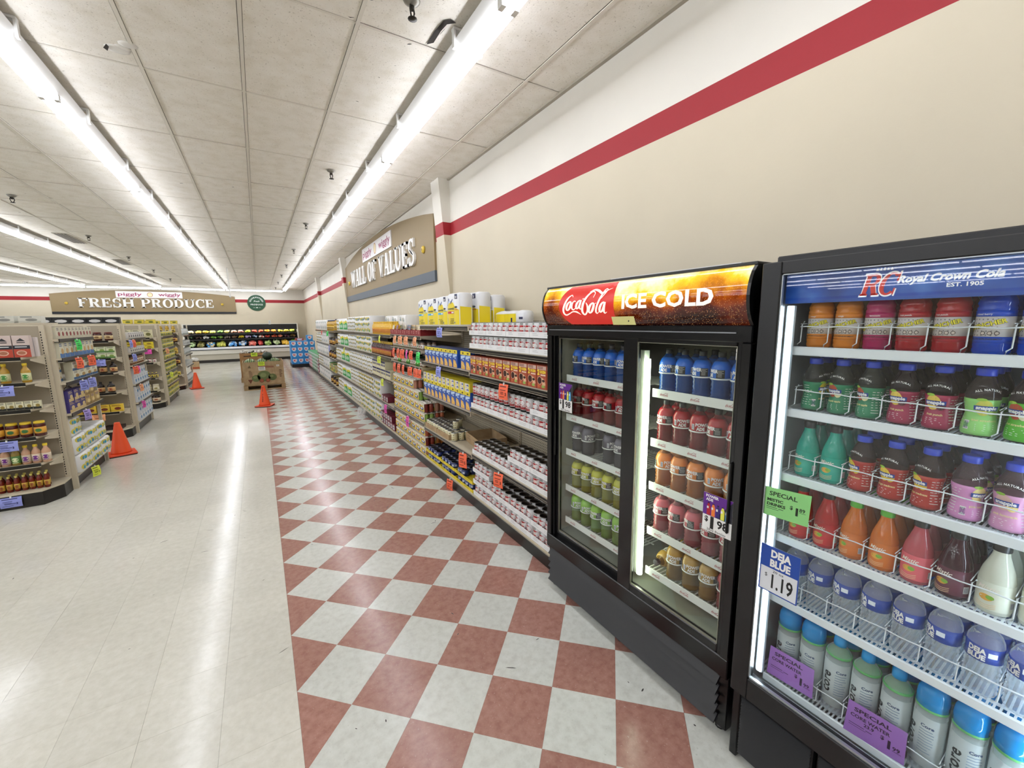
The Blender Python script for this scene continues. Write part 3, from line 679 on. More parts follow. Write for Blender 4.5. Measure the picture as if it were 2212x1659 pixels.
COKE = [[(192, 295, 10), (170, 330, 14), (110, 290, 26), (60, 200, 34), (25, 100, 36), (30, 30, 30), (70, 0, 22), (130, 20, 16), (200, 52, 18), (270, 45, 26), (335, 0, 6)],
        loop_(125, 150, 34, 72, 30), [(250, 215, 22), (225, 228, 14), (190, 180, 28), (185, 110, 28), (215, 85, 18), (262, 118, 8)], loop_(300, 165, 30, 66, 28),
        [(352, 235, 20), (325, 130, 24), (335, 90, 16), (362, 110, 6)], [(368, 250, 12), (400, 256, 12)],
        [(545, 260, 8), (566, 330, 12), (520, 360, 20), (450, 300, 30), (395, 200, 36), (368, 90, 38), (375, 25, 32), (410, 0, 22), (455, 60, 26), (458, 140, 24), (432, 190, 10)],
        [(470, 355, 8), (540, 385, 22), (610, 365, 34), (680, 320, 30), (740, 352, 16), (820, 385, 3)], loop_(520, 100, 34, 76, 30),
        [(672, 238, 8), (735, 330, 14), (748, 375, 12), (715, 370, 16), (660, 250, 28), (610, 120, 28), (592, 40, 26), (610, 12, 14), (640, 40, 6)], loop_(690, 105, 30, 74, 28), [(742, 180, 22), (718, 50, 26), (728, 12, 16), (760, 30, 6)],
        [(562, 150, 5), (600, 175, 8)]]
def coke_script(b, fn, x, z, w, m, d):
    k = w / 820
    for st in COKE:
        b.flat(([(p, q * 0.70) for p, q in ribbon(st, 5)[0]], ribbon(st, 5)[1]), fn, m, d, (x, z), k)

# ------------------------------------------------------------------ two-door sliding cooler
CK = (1.545, 0.03)           # front-left foot on the floor; local x runs along the front, y goes in
r = tag(obj('drinks_cooler', None, None, (CK[0], CK[1], 0), WR), 'black two-door sliding cooler full of sports drinks with a lit cola header', 'cooler')
KB = M('#060607', 0.3); KB2 = M('#08080a', 0.22); LIN = M('#a9ad9a', 0.5); CWD = 1.27
b = MB(); b.cbox(0, 0.045, 0.02, 0.66, 0.02, 1.985, KB).cbox(CWD - 0.045, CWD, 0.02, 0.66, 0.02, 1.985, KB).box(0.045, CWD - 0.045, 0.63, 0.66, 0.02, 1.985, KB).box(0.045, CWD - 0.045, 0.02, 0.63, 1.72, 1.985, KB).box(0.045, CWD - 0.045, 0.06, 0.63, 0.03, 0.395, KB)
obj('cabinet', b.mesh('cabinet'), r)
b = MB(); b.box(0.045, 0.055, 0.05, 0.62, 0.40, 1.715, LIN).box(CWD - 0.055, CWD - 0.045, 0.05, 0.62, 0.40, 1.715, LIN).box(0.055, CWD - 0.055, 0.61, 0.62, 0.40, 1.715, M('#3c3a30', 0.6)).box(0.055, CWD - 0.055, 0.05, 0.61, 0.396, 0.40, M('#8d907f', 0.4)).box(0.055, CWD - 0.055, 0.05, 0.61, 1.712, 1.718, LIN)
obj('liner', b.mesh('liner'), r)
b = MB(); b.cbox(0, CWD, -0.004, 0.03, 1.70, 1.765, KB2).cbox(0.0, 0.042, -0.002, 0.03, 0.28, 1.70, KB2).cbox(CWD - 0.04, CWD, -0.002, 0.03, 0.28, 1.70, KB2).cbox(0, CWD, -0.004, 0.05, 0.285, 0.375, KB2)
b.box(0.03, CWD - 0.06, -0.007, -0.004, 1.734, 1.739, STEEL)
obj('front_frame', b.mesh('front_frame'), r)
def slide_door(x0, x1, z0, z1, y, gx0, gx1, gz0, gz1, hx_):
    b = MB(); b.cbox(x0, gx0, y, y + 0.028, z0, z1, KB2).cbox(gx1, x1, y, y + 0.028, z0, z1, KB2).cbox(gx0, gx1, y, y + 0.028, gz1, z1, KB2).cbox(gx0, gx1, y, y + 0.028, z0, gz0, KB2)
    d = obj('door', b.mesh('door_frame'), r); g = MB().box(gx0, gx1, y + 0.012, y + 0.016, gz0, gz1, GLASS2); obj('pane', g.mesh('pane'), d)
    e = MB()
    for a in ((gx0, gx0 + 0.004, gz0, gz1), (gx0, gx1, gz0, gz0 + 0.005), (gx0, gx1, gz1 - 0.003, gz1), (gx1 - 0.003, gx1, gz0, gz1)): e.box(a[0], a[1], y + 0.002, y + 0.011, a[2], a[3], M('#8b8a7c', 0.3, 0.6))
    obj('gasket', e.mesh('gasket'), d)
    h_ = MB().cbox(hx_, hx_ + 0.012, y - 0.014, y, 0.93, 1.23, KB2); obj('handle', h_.mesh('handle'), d)
slide_door(0.04, 0.672, 0.372, 1.705, 0.030, 0.083, 0.636, 0.415, 1.685, 0.052)
slide_door(0.638, 1.238, 0.372, 1.705, 0.001, 0.728, 1.215, 0.415, 1.685, 1.222)
LAMPG = M('#f3ffe4', 0.4, emit=13.0)
b = MB().box(0.66, 0.72, 0.062, 0.10, 0.45, 1.64, M('#dfe6d4', 0.4)); obj('lamp_bracket', b.mesh('lamp_bracket'), r)
b = MB().tube([(0.742, 0.058, 0.46), (0.742, 0.062, 1.60)], 0.015, LAMPG, 8); obj('lamp_tube', b.mesh('lamp_tube'), r)
SHZ = (1.445, 1.195, 0.967, 0.725, 0.502)
wire = M('#d9dcd6', 0.35)
def ck_shelf(w):
    b = MB()
    for i in range(int(w / 0.022)): b.box(0.005 + i * 0.022, 0.010 + i * 0.022, 0.0, 0.44, -0.006, 0.0, wire)
    for y in (0.02, 0.22, 0.43): b.box(0, w, y, y + 0.006, -0.012, -0.006, wire)
    s_ = MB().cbox(0, w, -0.006, 0.0, -0.03, 0.012, M('#e4e8e2', 0.35), 0.001); t_ = MB(); f = front(-0.006)
    for k in range(3): coke_script(t_, f, w * (0.1 + 0.36 * k), -0.018, 0.05, M('#b0696b', 0.5), 0.0006)
    return b.mesh('shelf_wires'), s_.mesh('price_strip'), t_.mesh('strip_marks')
for (x0, w) in ((0.10, 0.53), (0.765, 0.455)):
    ms = ck_shelf(w)
    for z in SHZ:
        s_ = obj('shelf', ms[0], r, (x0, 0.082, z)); p = obj('price_strip', ms[1], s_)
        obj('strip_marks', ms[2], s_)
HZ0, HZ1 = 1.765, 1.982
def hdr(a, b_, d=0.0):       # bulging header face: a along the front, b_ height
    t = min(max((b_ - HZ0) / (HZ1 - HZ0), 0), 1)
    return (a, 0.004 - 0.042 * math.sin(PI * t) ** 0.7 - d, b_)
hb = obj('header', None, r)
b = MB(); nz = 14
vs = [hdr(x, HZ0 + (HZ1 - HZ0) * i / nz) for x in (0.012, CWD - 0.012) for i in range(nz + 1)]
b.add(vs, [(i, nz + 1 + i, nz + 2 + i, i + 1) for i in range(nz)], COLA, True); obj('cola_panel', b.mesh('cola_panel'), hb)
b = MB()
for x in (0.0, CWD - 0.012): b.prism([(0.03, HZ0), (0.03, HZ1)] + [(hdr(0, HZ1 - (HZ1 - HZ0) * i / 10)[1] - 0.004, HZ1 - (HZ1 - HZ0) * i / 10) for i in range(11)], lambda a, c, d: (x + d, a, c), 0, 0.012, KB)
b.cbox(0, CWD, -0.002, 0.10, HZ1, 1.994, KB, 0.002); obj('end_cap', b.mesh('header_trim'), hb)
RED = M('#c8261c', 0.3, emit=0.35); CW_ = M('#f4efe2', 0.4, emit=0.5)
b = MB(); n = 12
L = [(0.60, HZ1 - 0.004), (0.60, HZ0 + 0.004)]
lft = [(0.165 + 0.08 * (2 * i / n - 1) ** 2, HZ0 + 0.004 + (HZ1 - HZ0 - 0.008) * i / n) for i in range(n + 1)]
vs = []
for x, z in lft: vs += [hdr(x, z, 0.001), hdr(0.602, z, 0.001)]
b.add(vs, [(2 * i, 2 * i + 1, 2 * i + 3, 2 * i + 2) for i in range(n)], RED, True); obj('red_field', b.mesh('red_field'), hb)
b = MB(); coke_script(b, hdr, 0.20, 1.822, 0.385, CW_, 0.005); obj('lettering', b.mesh('script_lettering'), hb)
b = MB(); t_ = text('ICE COLD', 0.066, 0.035); b.flat(text('ICE COLD', 0.066, 0.035, sx=0.475 / text_w(t_)), hdr, CW_, 0.008, (0.895, 1.846)); obj('lettering', b.mesh('header_lettering'), hb)
for i in range(5):
    b = MB(); z = 0.245 - i * 0.047
    b.prism([(0.01, z + 0.03), (-0.018, z), (-0.012, z - 0.006), (0.02, z + 0.022)], lambda a, c, d: (d, a, c), 0.035, CWD - 0.035, M('#121316', 0.4)); obj('louver', b.mesh('louver'), r)
b = MB().cbox(0.03, CWD - 0.03, 0.022, 0.06, 0.02, 0.285, M('#070708', 0.6)); obj('grille_backing', b.mesh('grille_backing'), r)
for x in (0.02, 0.62, CWD - 0.06):
    for y in (0.05, 0.58): obj('foot', MB().lathe([(0.022, 0), (0.022, 0.008), (0.012, 0.012), (0.012, 0.03)], KB, 10, (x + 0.02, y)).mesh('foot'), r)
b = MB().box(-0.38, 0.30, 0, 0.25, 0, 0.007, WHITE); o = tag(obj('foam_sheet', b.mesh('foam_sheet'), None, (CK[0] + 0.03, -0.86, 1.9945), WR), 'white flat sheet lying on top of the cola cooler', 'sheet')
o = tag(obj('paper_note', MB().hexa([(0, -0.0005, 0), (0.145, -0.0005, 0), (0.145, 0, 0), (0, 0, 0), (-0.015, -0.0005, 0.04), (0.13, -0.0005, 0.04), (0.13, 0, 0.04), (-0.015, 0, 0.04)], M('#c9c47e', 0.6)).mesh('paper'), None, (1.506, -0.575, 1.767), WR), 'pale green blank paper card stuck under the cola header', 'note')
obj('hole', MB().ell(front(-0.0008), 0.1, 0.018, 0.004, 0.004, INK, 0.0004, 10).mesh('hole'), o)

SPORT = {k: (sports_bottle(c, variant=i % 3), n) for i, (k, c, n) in enumerate((('blue', '#0b5fc4', 'blue'), ('red', '#a31220', 'red'), ('grey', '#5d5a66', 'grey purple'), ('yel', '#b9b93a', 'yellow'),
        ('grn', '#86b83c', 'lime green'), ('ora', '#d97f33', 'orange'), ('pnk', '#c8606a', 'pink'), ('gold', '#a8843a', 'amber'), ('rose', '#a84b52', 'rose')))}
SN = ('top', 'second', 'third', 'fourth', 'bottom')
def fill(x0, n, pitch, keys, zi, door, back=2):
    for i in range(n):
        key = keys[i] if isinstance(keys, (list, tuple)) else keys
        if key is None: continue
        sp, cn = SPORT[key]
        for k in range(1 + back):
            lab = ('%s sports drink bottle, %s from left, %s shelf, %s sliding door' % (cn, ORD[i], SN[zi], door)) if k == 0 else '%s sports drink bottle, %s from left, back row, %s shelf, %s sliding door' % (cn, ORD[i], SN[zi], door)
            place(sp, (CK[0] + 0.082 + 0.052 + 0.09 * k, CK[1] - (x0 + pitch * i), SHZ[zi] + 0.0005), WR + (random.uniform(-0.9, 0.9) if k == 0 else random.uniform(-2, 2)), lab, 'bottle', None if k == 0 else '%s bottles behind, %s %s shelf' % (cn, door, SN[zi]))
for zi, key in enumerate(('blue', 'red', 'grey', 'yel', 'grn')):
    fill(0.155, 5 if zi != 4 else 5, 0.0915, [key] * 5 if zi != 2 else ['grey', 'grey', None, 'grey', 'grey'], zi, 'first', 1)
for zi, key in enumerate(('blue', 'red', 'ora', 'pnk', None)):
    if key: fill(0.808, 5, 0.0898, key, zi, 'second', 1)
fill(0.900, 4, 0.0898, ['gold', 'gold', 'gold', 'rose'], 4, 'second', 1)
place(SPORT['gold'][0], (CK[0] + 0.30, CK[1] - 0.812, SHZ[4] + 0.0445), 0, 'amber sports drink bottle lying on its side at the end of the bottom shelf', 'bottle', rot=(PI / 2, 0, WR))

# price cards on the cooler glass
def price_card(loc, w, h_, label):
    r_ = tag(obj('price_card', MB().cbox(0, w, -0.001, 0, 0, h_, M('#ececea', 0.4), 0.0004).mesh('card'), None, loc, WR), label, 'price card')
    f = front(-0.001); b = MB(); b.poly(f, [(0, h_ * 0.42), (w * 0.7, h_ * 0.42), (w, h_ * 0.9), (w, h_), (0, h_)], M('#5b1a86', 0.4), 0.0003); b.poly(f, [(w * 0.45, h_ * 0.42), (w, h_ * 0.42), (w, h_ * 0.97)], M('#121224', 0.4), 0.0005)
    b.flat(text('POWER', h_ * 0.07, 0.04), f, WHITE, 0.0006, (w * 0.3, h_ * 0.90)); b.flat(text('ADE', h_ * 0.07, 0.04), f, WHITE, 0.0006, (w * 0.22, h_ * 0.81))
    for i, c in enumerate(('#a81226', '#e2792c', '#2d1d6e', '#dede50', '#58aee6')):
        x = w * (0.14 + 0.16 * i); b.rect(f, x, x + w * 0.125, h_ * 0.43, h_ * 0.66, M(c, 0.4), 0.0007); b.poly(f, [(x, h_ * 0.66), (x + w * 0.125, h_ * 0.66), (x + w * 0.09, h_ * 0.74), (x + w * 0.035, h_ * 0.74)], M(c, 0.4), 0.0007); b.rect(f, x + w * 0.03, x + w * 0.095, h_ * 0.74, h_ * 0.765, INK, 0.0007); b.rect(f, x, x + w * 0.06, h_ * 0.6, h_ * 0.66, WHITE, 0.0009)
    obj('picture', b.mesh('picture'), r_)
    b = MB(); b.flat(text('$', h_ * 0.14, 0.03), f, INK, 0.0006, (w * 0.14, h_ * 0.25)); b.flat(text('1', h_ * 0.30, 0.06), f, INK, 0.0006, (w * 0.34, h_ * 0.11)); b.flat(text('98', h_ * 0.21, 0.03), f, INK, 0.0006, (w * 0.70, h_ * 0.17)); b.flat(text('28oz Bottles', h_ * 0.065, 0.005, sp=1.1), f, INK, 0.0006, (w * 0.5, h_ * 0.025))
    obj('price', b.mesh('price'), r_)
price_card((1.543, -1.088, 0.905), 0.127, 0.165, 'purple and white 1.98 price card on the second cooler door')
price_card((1.572, -0.058, 1.234), 0.127, 0.175, 'purple and white 1.98 price card on the first cooler door')
b = MB(); pts = [(0, 0.008), (0.02, 0), (0.04, 0.008), (0.04, 0.05), (0.02, 0.058), (0, 0.05)]
r_ = tag(obj('oval_sticker', MB().prism(pts, front(), 0, 0.0006, M('#e6e6e6', 0.4)).mesh('sticker'), None, (1.5535, -1.177, 1.625), WR), 'small white oval sticker with red print high on the cooler glass', 'sticker')
f = front(-0.0006)
for i, (st, c) in enumerate((('BALANCE', '#c02a3c'), ('WHAT YOU', '#444'), ('EAT', '#223'), ('DRINK', '#c02a3c'), ('& DO', '#444'))): b.flat(text(st, 0.0055, 0.02), f, M(c if len(c) == 7 else '#44444c', 0.5), 0.0004, (0.02, 0.043 - i * 0.009))
obj('lettering', b.mesh('lettering'), r_)

# ------------------------------------------------------------------ single glass-door cooler
RC = (1.48, -1.285)
r = tag(obj('glass_door_cooler', None, None, (RC[0], RC[1], 0), WR), 'tall black glass-door cooler with a blue cola header and white lit interior', 'cooler')
RB = M('#0e0f11', 0.4); RB2 = M('#08090b', 0.3); LW = M('#c7cfd4', 0.4); RW = 0.86
b = MB(); b.cbox(0.0, 0.04, 0.05, 0.74, 0.02, 1.975, RB2).cbox(RW - 0.04, RW, 0.05, 0.74, 0.02, 1.975, RB2).box(0.04, RW - 0.04, 0.70, 0.74, 0.02, 1.975, RB2).box(0.04, RW - 0.04, 0.05, 0.70, 1.945, 1.975, RB2).box(0.04, RW - 0.04, 0.075, 0.70, 0.03, 0.335, RB2)
b.cbox(0.0, RW, 0.10, 0.74, 1.9755, 2.004, RB)
obj('cabinet', b.mesh('cabinet'), r)
b = MB(); b.box(0.04, 0.046, 0.05, 0.69, 0.336, 1.944, LW).box(RW - 0.046, RW - 0.04, 0.05, 0.69, 0.336, 1.944, LW).box(0.046, RW - 0.046, 0.684, 0.69, 0.336, 1.944, M('#5d6670', 0.4)).box(0.046, RW - 0.046, 0.05, 0.684, 0.336, 0.345, LW).box(0.046, RW - 0.046, 0.05, 0.684, 1.935, 1.944, LW)
obj('liner', b.mesh('liner'), r)
b = MB().box(0.05, RW - 0.05, 0.048, 0.075, 0.352, 0.392, M('#e8f2f8', 0.4)); obj('sill', b.mesh('sill'), r)
b = MB(); g0, g1, q0, q1 = 0.066, 0.80, 0.42, 1.933
for a in ((0.004, g0, 0.33, 1.974), (g1, RW - 0.004, 0.33, 1.974), (g0, g1, 0.33, q0), (g0, g1, q1, 1.974)): b.cbox(a[0], a[1], 0.0, 0.044, a[2], a[3], RB, 0.003)
d = obj('door', b.mesh('door_frame'), r)
obj('pane', MB().box(g0, g1, 0.018, 0.022, q0, q1, GLASS).mesh('pane'), d)
b = MB()
for a in ((g0, g0 + 0.004, q0, q1), (g0, g1, q0, q0 + 0.008), (g0, g1, q1 - 0.003, q1)): b.box(a[0], a[1], 0.006, 0.017, a[2], a[3], M('#a8adb0', 0.3, 0.7))
obj('gasket', b.mesh('gasket'), d)
obj('handle', MB().cbox(RW - 0.05, RW - 0.03, -0.02, 0.0, 0.9, 1.3, RB2).mesh('handle'), d)
LEDM = M('#dff0ff', 0.4, emit=26.0); LEDS = M('#f4fbff', 0.4, emit=80.0)
b = MB().box(0.068, 0.092, 0.052, 0.064, 0.44, 1.83, M('#dbe9f2', 0.35)).box(0.073, 0.087, 0.050, 0.052, 0.44, 1.83, LEDM); o = obj('light_strip', b.mesh('light_strip'), r)
for k in range(24): b = None
ld = MB().box(0.076, 0.084, 0.048, 0.050, -0.006, 0.006, LEDS).mesh('light_diode')
for k in range(24): obj('light_diode', ld, o, (0, 0, 0.46 + k * 0.058))
b = MB().box(RW - 0.092, RW - 0.068, 0.052, 0.064, 0.44, 1.83, LEDM); obj('light_strip', b.mesh('added_fill_strip'), r)  # unseen second strip, added on the far side to brighten the cooler interior
HB = NT('blue_header'); nz_ = HB.noise(9, 4); c_ = HB.ramp(nz_, [(0.3, '#0c2f74'), (0.55, '#17479a'), (0.75, '#3d6fb8')]); HB.l(c_, HB.b.inputs['Base Color']); HB.l(c_, HB.b.inputs['Emission Color']); HB.b.inputs['Emission Strength'].default_value = 0.25; HB.b.inputs['Roughness'].default_value = 0.3
b = MB().box(0.052, 0.80, 0.066, 0.08, 1.838, 1.932, HB.m); h_ = obj('header_panel', b.mesh('header_panel'), r)
b = MB(); f = front(0.066); WE = M('#f2f4f8', 0.4, emit=0.25); RE = M('#cf3326', 0.4, emit=0.15)
def gl(b, st, x, z, hgt, sx, m, d, sh=0.32, grow=0.0):
    for ch in st:
        for p in GL[ch][1]:
            cx = sum(q[0] for q in p) / len(p); cy = sum(q[1] for q in p) / len(p)
            b.poly(f, [(x + (px + (px - 0.5) * grow + sh * py) * hgt * sx, z + (py + (py - 0.5) * grow) * hgt) for px, py in p], m, d)
        x += (GL[ch][0] * 0.88) * hgt * sx
gl(b, 'RC', 0.258, 1.853, 0.060, 0.72, WE, 0.0008, 0.32, 0.14); gl(b, 'RC', 0.258, 1.853, 0.060, 0.72, RE, 0.0014)
for i in range(5): b.poly(f, [(0.292 + i * 0.008, 1.922), (0.296 + i * 0.008, 1.930 + 0.002 * (i == 2)), (0.299 + i * 0.008, 1.922)], WE, 0.0012)
b.flat(text('Royal Crown Cola', 0.020, 0.035, 0.35, sx=0.95), f, WE, 0.001, (0.44, 1.884)); b.flat(text('EST. 1905', 0.0105, 0.03, sx=1.15), f, WE, 0.001, (0.475, 1.866))
obj('lettering', b.mesh('header_lettering'), h_)
o = obj('warning_sticker', MB().rect(side(0.0468), 0.10, 0.15, 1.70, 1.735, M('#d8cf3a', 0.5)).poly(side(0.0468), [(0.10, 1.745), (0.15, 1.745), (0.125, 1.795)], M('#1c1a12', 0.5)).poly(side(0.0468), [(0.107, 1.749), (0.143, 1.749), (0.125, 1.785)], M('#e4d636', 0.5), 0.0004).ell(side(0.0468), 0.125, 1.759, 0.005, 0.008, M('#1c1a12', 0.5), 0.0008, 8).mesh('warning_sticker'), r)
RZ = (1.690, 1.474, 1.238, 1.006, 0.764, 0.425); PX0, PP = 0.139, 0.0775
ww = M('#e6edf2', 0.35)
def rc_shelf():
    b = MB()
    for i in range(60): b.box(0.06 + i * 0.0123, 0.0645 + i * 0.0123, 0.085, 0.62, -0.005, -0.0005, ww)
    for y in (0.12, 0.35, 0.6): b.box(0.055, RW - 0.055, y, y + 0.006, -0.012, -0.005, ww)
    ch = MB().cbox(0.085, RW - 0.06, 0.074, 0.084, -0.026, 0.004, M('#e9f0f5', 0.3), 0.003)
    fn = MB()
    for i in range(9):
        x = PX0 + PP * (i - 0.5)
        fn.tube([(x - 0.008, 0.088, 0.0), (x - 0.006, 0.088, 0.012), (x + 0.002, 0.088, 0.020), (x + 0.003, 0.088, 0.076), (x + 0.010, 0.088, 0.088)], 0.0019, ww, 5)
        fn.tube([(x, 0.088, 0.080), (x, 0.55, 0.080)], 0.0012, ww, 4)
    w_ = MB(); w_.tube([(PX0 + PP * (-0.5 + k * 0.25), 0.086, 0.07 + 0.0015 * math.sin(k * 1.3)) for k in range(33)], 0.002, ww, 5)
    return b.mesh('shelf_wires'), ch.mesh('price_channel'), fn.mesh('divider_wires'), w_.mesh('front_wire')
ms = rc_shelf()
for z in RZ:
    s_ = obj('shelf', ms[0], r, (0, 0, z)); obj('price_channel', ms[1], s_); obj('front_wire', ms[3], s_); q = obj('divider_wires', ms[2], s_); q['kind'] = 'stuff'
for k in range(3):
    b = MB(); x0 = 0.03 + k * 0.268
    b.box(x0, x0 + 0.255, 0.04, 0.072, 0.03, 0.325, M('#0a0a0b', 0.6))
    for i in range(22): b.prism([(0.036, 0.035 + i * 0.013), (0.030, 0.039 + i * 0.013), (0.04, 0.046 + i * 0.013)], lambda a, c, dd: (dd, a, c), x0 + 0.006, x0 + 0.249, M('#141518', 0.45))
    obj('grille_panel', b.mesh('grille_panel'), r)
for x in (0.02, RW - 0.06):
    for y in (0.09, 0.68): obj('foot', MB().lathe([(0.022, 0), (0.022, 0.008), (0.012, 0.012), (0.012, 0.03)], KB, 10, (x + 0.02, y)).mesh('foot'), r)
obj('kick_frame', MB().cbox(0.0, 0.03, 0.034, 0.08, 0.005, 0.33, RB2).cbox(RW - 0.03, RW, 0.034, 0.08, 0.005, 0.33, RB2).mesh('kick_frame'), r)

J = {k: jug(c, f_) for k, c, f_ in (('o', '#d9832f', 'orange'), ('m', '#a81f5a', 'lemonade'), ('r', '#a5202c', 'fruit punch'), ('b', '#0d44b4', 'mixed berry'))}
TE = {'g': tea('#1f7d55', '#b0472c', '#ece6b4', 'snapple apple', '#8a8f86'), 'gb': tea('#1f7d55', '#e2c93a', '#ece6b4', 'snapple apple', '#8a8f86', 2), 'p': tea('#9c1f48', '#e3c658', '#57202a', 'fruit punch', '#5c4048'), 'k': tea('#8fd072', '#c7c455', '#8fae44', 'kiwi strawberry', '#9a8784', 1),
      'k2': tea('#4fae1f', '#b0472c', '#e8e2c0', 'kiwi strawberry', '#9a8784'), 'm': tea('#a82a20', '#e8c63c', '#d8b83a', 'mango madness', '#8b6a60'), 's': tea('#cf8cc0', '#e8d58a', '#d9b4c8', 'pink lemonade', '#b4929c', 2), 's2': tea('#d296bd', '#d8b0a8', '#ead58a', 'pink lemonade', '#b4929c')}
JU = {'t': juice('#15a58f', '#101214'), 'r': juice('#c4232b', '#101214'), 'o': juice('#cf6f22', '#5bb52e'), 'p': juice('#b9535c', '#101214', label='#d8606a'), 'd': juice('#3d1a26', '#101214', label='#5c2036'), 'w': juice('#d9dccb', '#101214')}
WA = water(); CO = core(True); CO2 = core(False)
RWN = ('top', 'second', 'third', 'fourth', 'fifth', 'lowest')
rows = [
 [(J['o'], 'orange sports drink jug')] * 2 + [(J['m'], 'magenta sports drink jug')] + [(J['r'], 'red sports drink jug')] * 2 + [(J['b'], 'blue sports drink jug')] * 3,
 [(TE['gb'], 'green label tea bottle with blue cap')] + [(TE['g'], 'green label tea bottle with blue cap')] * 2 + [(TE['p'], 'dark pink label tea bottle with blue cap')] * 2 + [(TE['k'], 'pale green label tea bottle with blue cap'), (TE['k2'], 'bright green label tea bottle with blue cap'), (TE['k2'], 'bright green label tea bottle with blue cap')],
 [(JU['t'], 'teal juice bottle with black cap')] * 2 + [(TE['m'], 'red label tea bottle with blue cap')] * 3 + [(TE['s'], 'pink label tea bottle with blue cap'), (TE['s2'], 'pink label tea bottle with blue cap'), (TE['s2'], 'pink label tea bottle with blue cap')],
 [(JU['r'], 'red juice bottle with black cap')] * 2 + [(JU['o'], 'orange juice bottle with green cap')] * 2 + [(JU['p'], 'pink juice bottle with black cap'), (JU['d'], 'dark purple juice bottle with black cap'), (JU['w'], 'white juice bottle with black cap'), (JU['w'], 'white juice bottle with black cap')],
 [(WA, 'clear water bottle with blue label')] * 8,
 [(CO, 'clear water bottle with big blue cup cap')] * 2 + [(CO2, 'clear water bottle with small blue cap')] * 3 + [(CO, 'clear water bottle with big blue cup cap')] * 3]
for zi, row_ in enumerate(rows):
    for i, (sp, nm) in enumerate(row_):
        for k in range(3):
            if k and zi == 5 and i in (0, 1, 2, 3, 4): sp = CO
            lab = '%s, %s from left, %s shelf, glass-door cooler' % (nm, ORD[i], RWN[zi]) if k == 0 else '%s, %s from left, %s row, %s shelf, glass-door cooler' % (nm.split(' with')[0], ORD[i], ORD[k], RWN[zi])
            place(sp, (RC[0] + 0.132 + 0.078 * k, RC[1] - (PX0 + PP * i), RZ[zi] + 0.0005), WR + random.uniform(-0.5, 0.15) - 0.15, lab, 'bottle', None if k == 0 else '%s behind, %s shelf of the glass-door cooler' % (nm, RWN[zi]))

# signs on the glass-door cooler
def paper_sign(loc, quad, col, label, texts, edge=None):
    """quad: four (x, z) corners from lower left, anticlockwise; texts: (string, x, z, size, bold, sx, colour)"""
    b = MB(); b.prism(quad, front(), 0, 0.0006, M(col, 0.55)); r_ = tag(obj('price_sign', b.mesh('card'), None, loc, WR), label, 'price sign')
    b = MB(); f = front(-0.0006); (x0, z0), (x1, z1) = quad[0], quad[1]; sl = (z1 - z0) / (x1 - x0)
    for st, x, z, sz, bo, sx, c in texts:
        if st == '_': b.add([f(x, z + sl * (x - x0), 0.0004), f(x + sz, z + sl * (x + sz - x0), 0.0004), f(x + sz, z + bo + sl * (x + sz - x0), 0.0004), f(x, z + bo + sl * (x - x0), 0.0004)], [(0, 1, 2, 3)], M(c, 0.5)); continue
        t_ = text(st, sz, bo, sx=sx, align='L'); b.flat(([(px, pz + sl * px) for px, pz in t_[0]], t_[1]), f, M(c, 0.5), 0.0004, (x, z + sl * (x - x0)))
    obj('lettering', b.mesh('lettering'), r_); return r_
K_ = '#15240f'
paper_sign((1.492, -1.348, 1.094), [(0, 0), (0.146, 0.008), (0.149, 0.118), (0.0, 0.104)], '#86c77a', 'green paper sign reading SPECIAL MISTIC DRINKS 1.89 on the cooler glass',
           [('SPECiAL', 0.02, 0.076, 0.016, 0.02, 1.15, K_), ('MISTIC', 0.014, 0.055, 0.0105, 0.04, 1.2, K_), ('DRINKS', 0.014, 0.039, 0.0105, 0.04, 1.2, K_), ('$', 0.088, 0.045, 0.013, 0.03, 1, K_), ('1', 0.100, 0.028, 0.027, 0.04, 1.1, K_), ('89', 0.117, 0.044, 0.013, 0.02, 1, K_), ('_', 0.117, 0.040, 0.02, 0.0012, 0, K_), ('_', 0.014, 0.032, 0.035, 0.002, 0, K_), ('_', 0.053, 0.031, 0.016, 0.002, 0, K_), ('_', 0.014, 0.026, 0.04, 0.0015, 0, K_)])
o = paper_sign((1.492, -1.357, 0.806), [(0, 0.004), (0.128, 0.002), (0.128, 0.178), (0, 0.178)], '#d9dde2', 'blue and white sign reading DEJA BLUE 20 OZ 1.19 on the cooler glass',
           [('$', 0.018, 0.060, 0.014, 0.0, 1, '#121416'), ('1.19', 0.034, 0.024, 0.054, 0.02, 0.62, '#121416'), ('20 oz', 0.044, 0.083, 0.009, 0.01, 1.3, '#121416')])
b = MB(); f = front(-0.0008); BL = M('#17439a', 0.5); b.rect(f, 0.0, 0.128, 0.095, 0.178, BL, 0.0002); b.rect(f, 0, 0.004, 0.004, 0.178, BL, 0.0003); b.rect(f, 0.124, 0.128, 0.002, 0.178, BL, 0.0003); b.rect(f, 0, 0.128, 0.002, 0.006, BL, 0.0003)
b.flat(text('DEJA', 0.027, 0.05, sx=0.8), f, WHITE, 0.0007, (0.066, 0.140)); b.flat(text('BLUE', 0.027, 0.05, sx=0.8), f, WHITE, 0.0007, (0.066, 0.104)); obj('header_band', b.mesh('header_band'), o)
PU = '#2a1436'
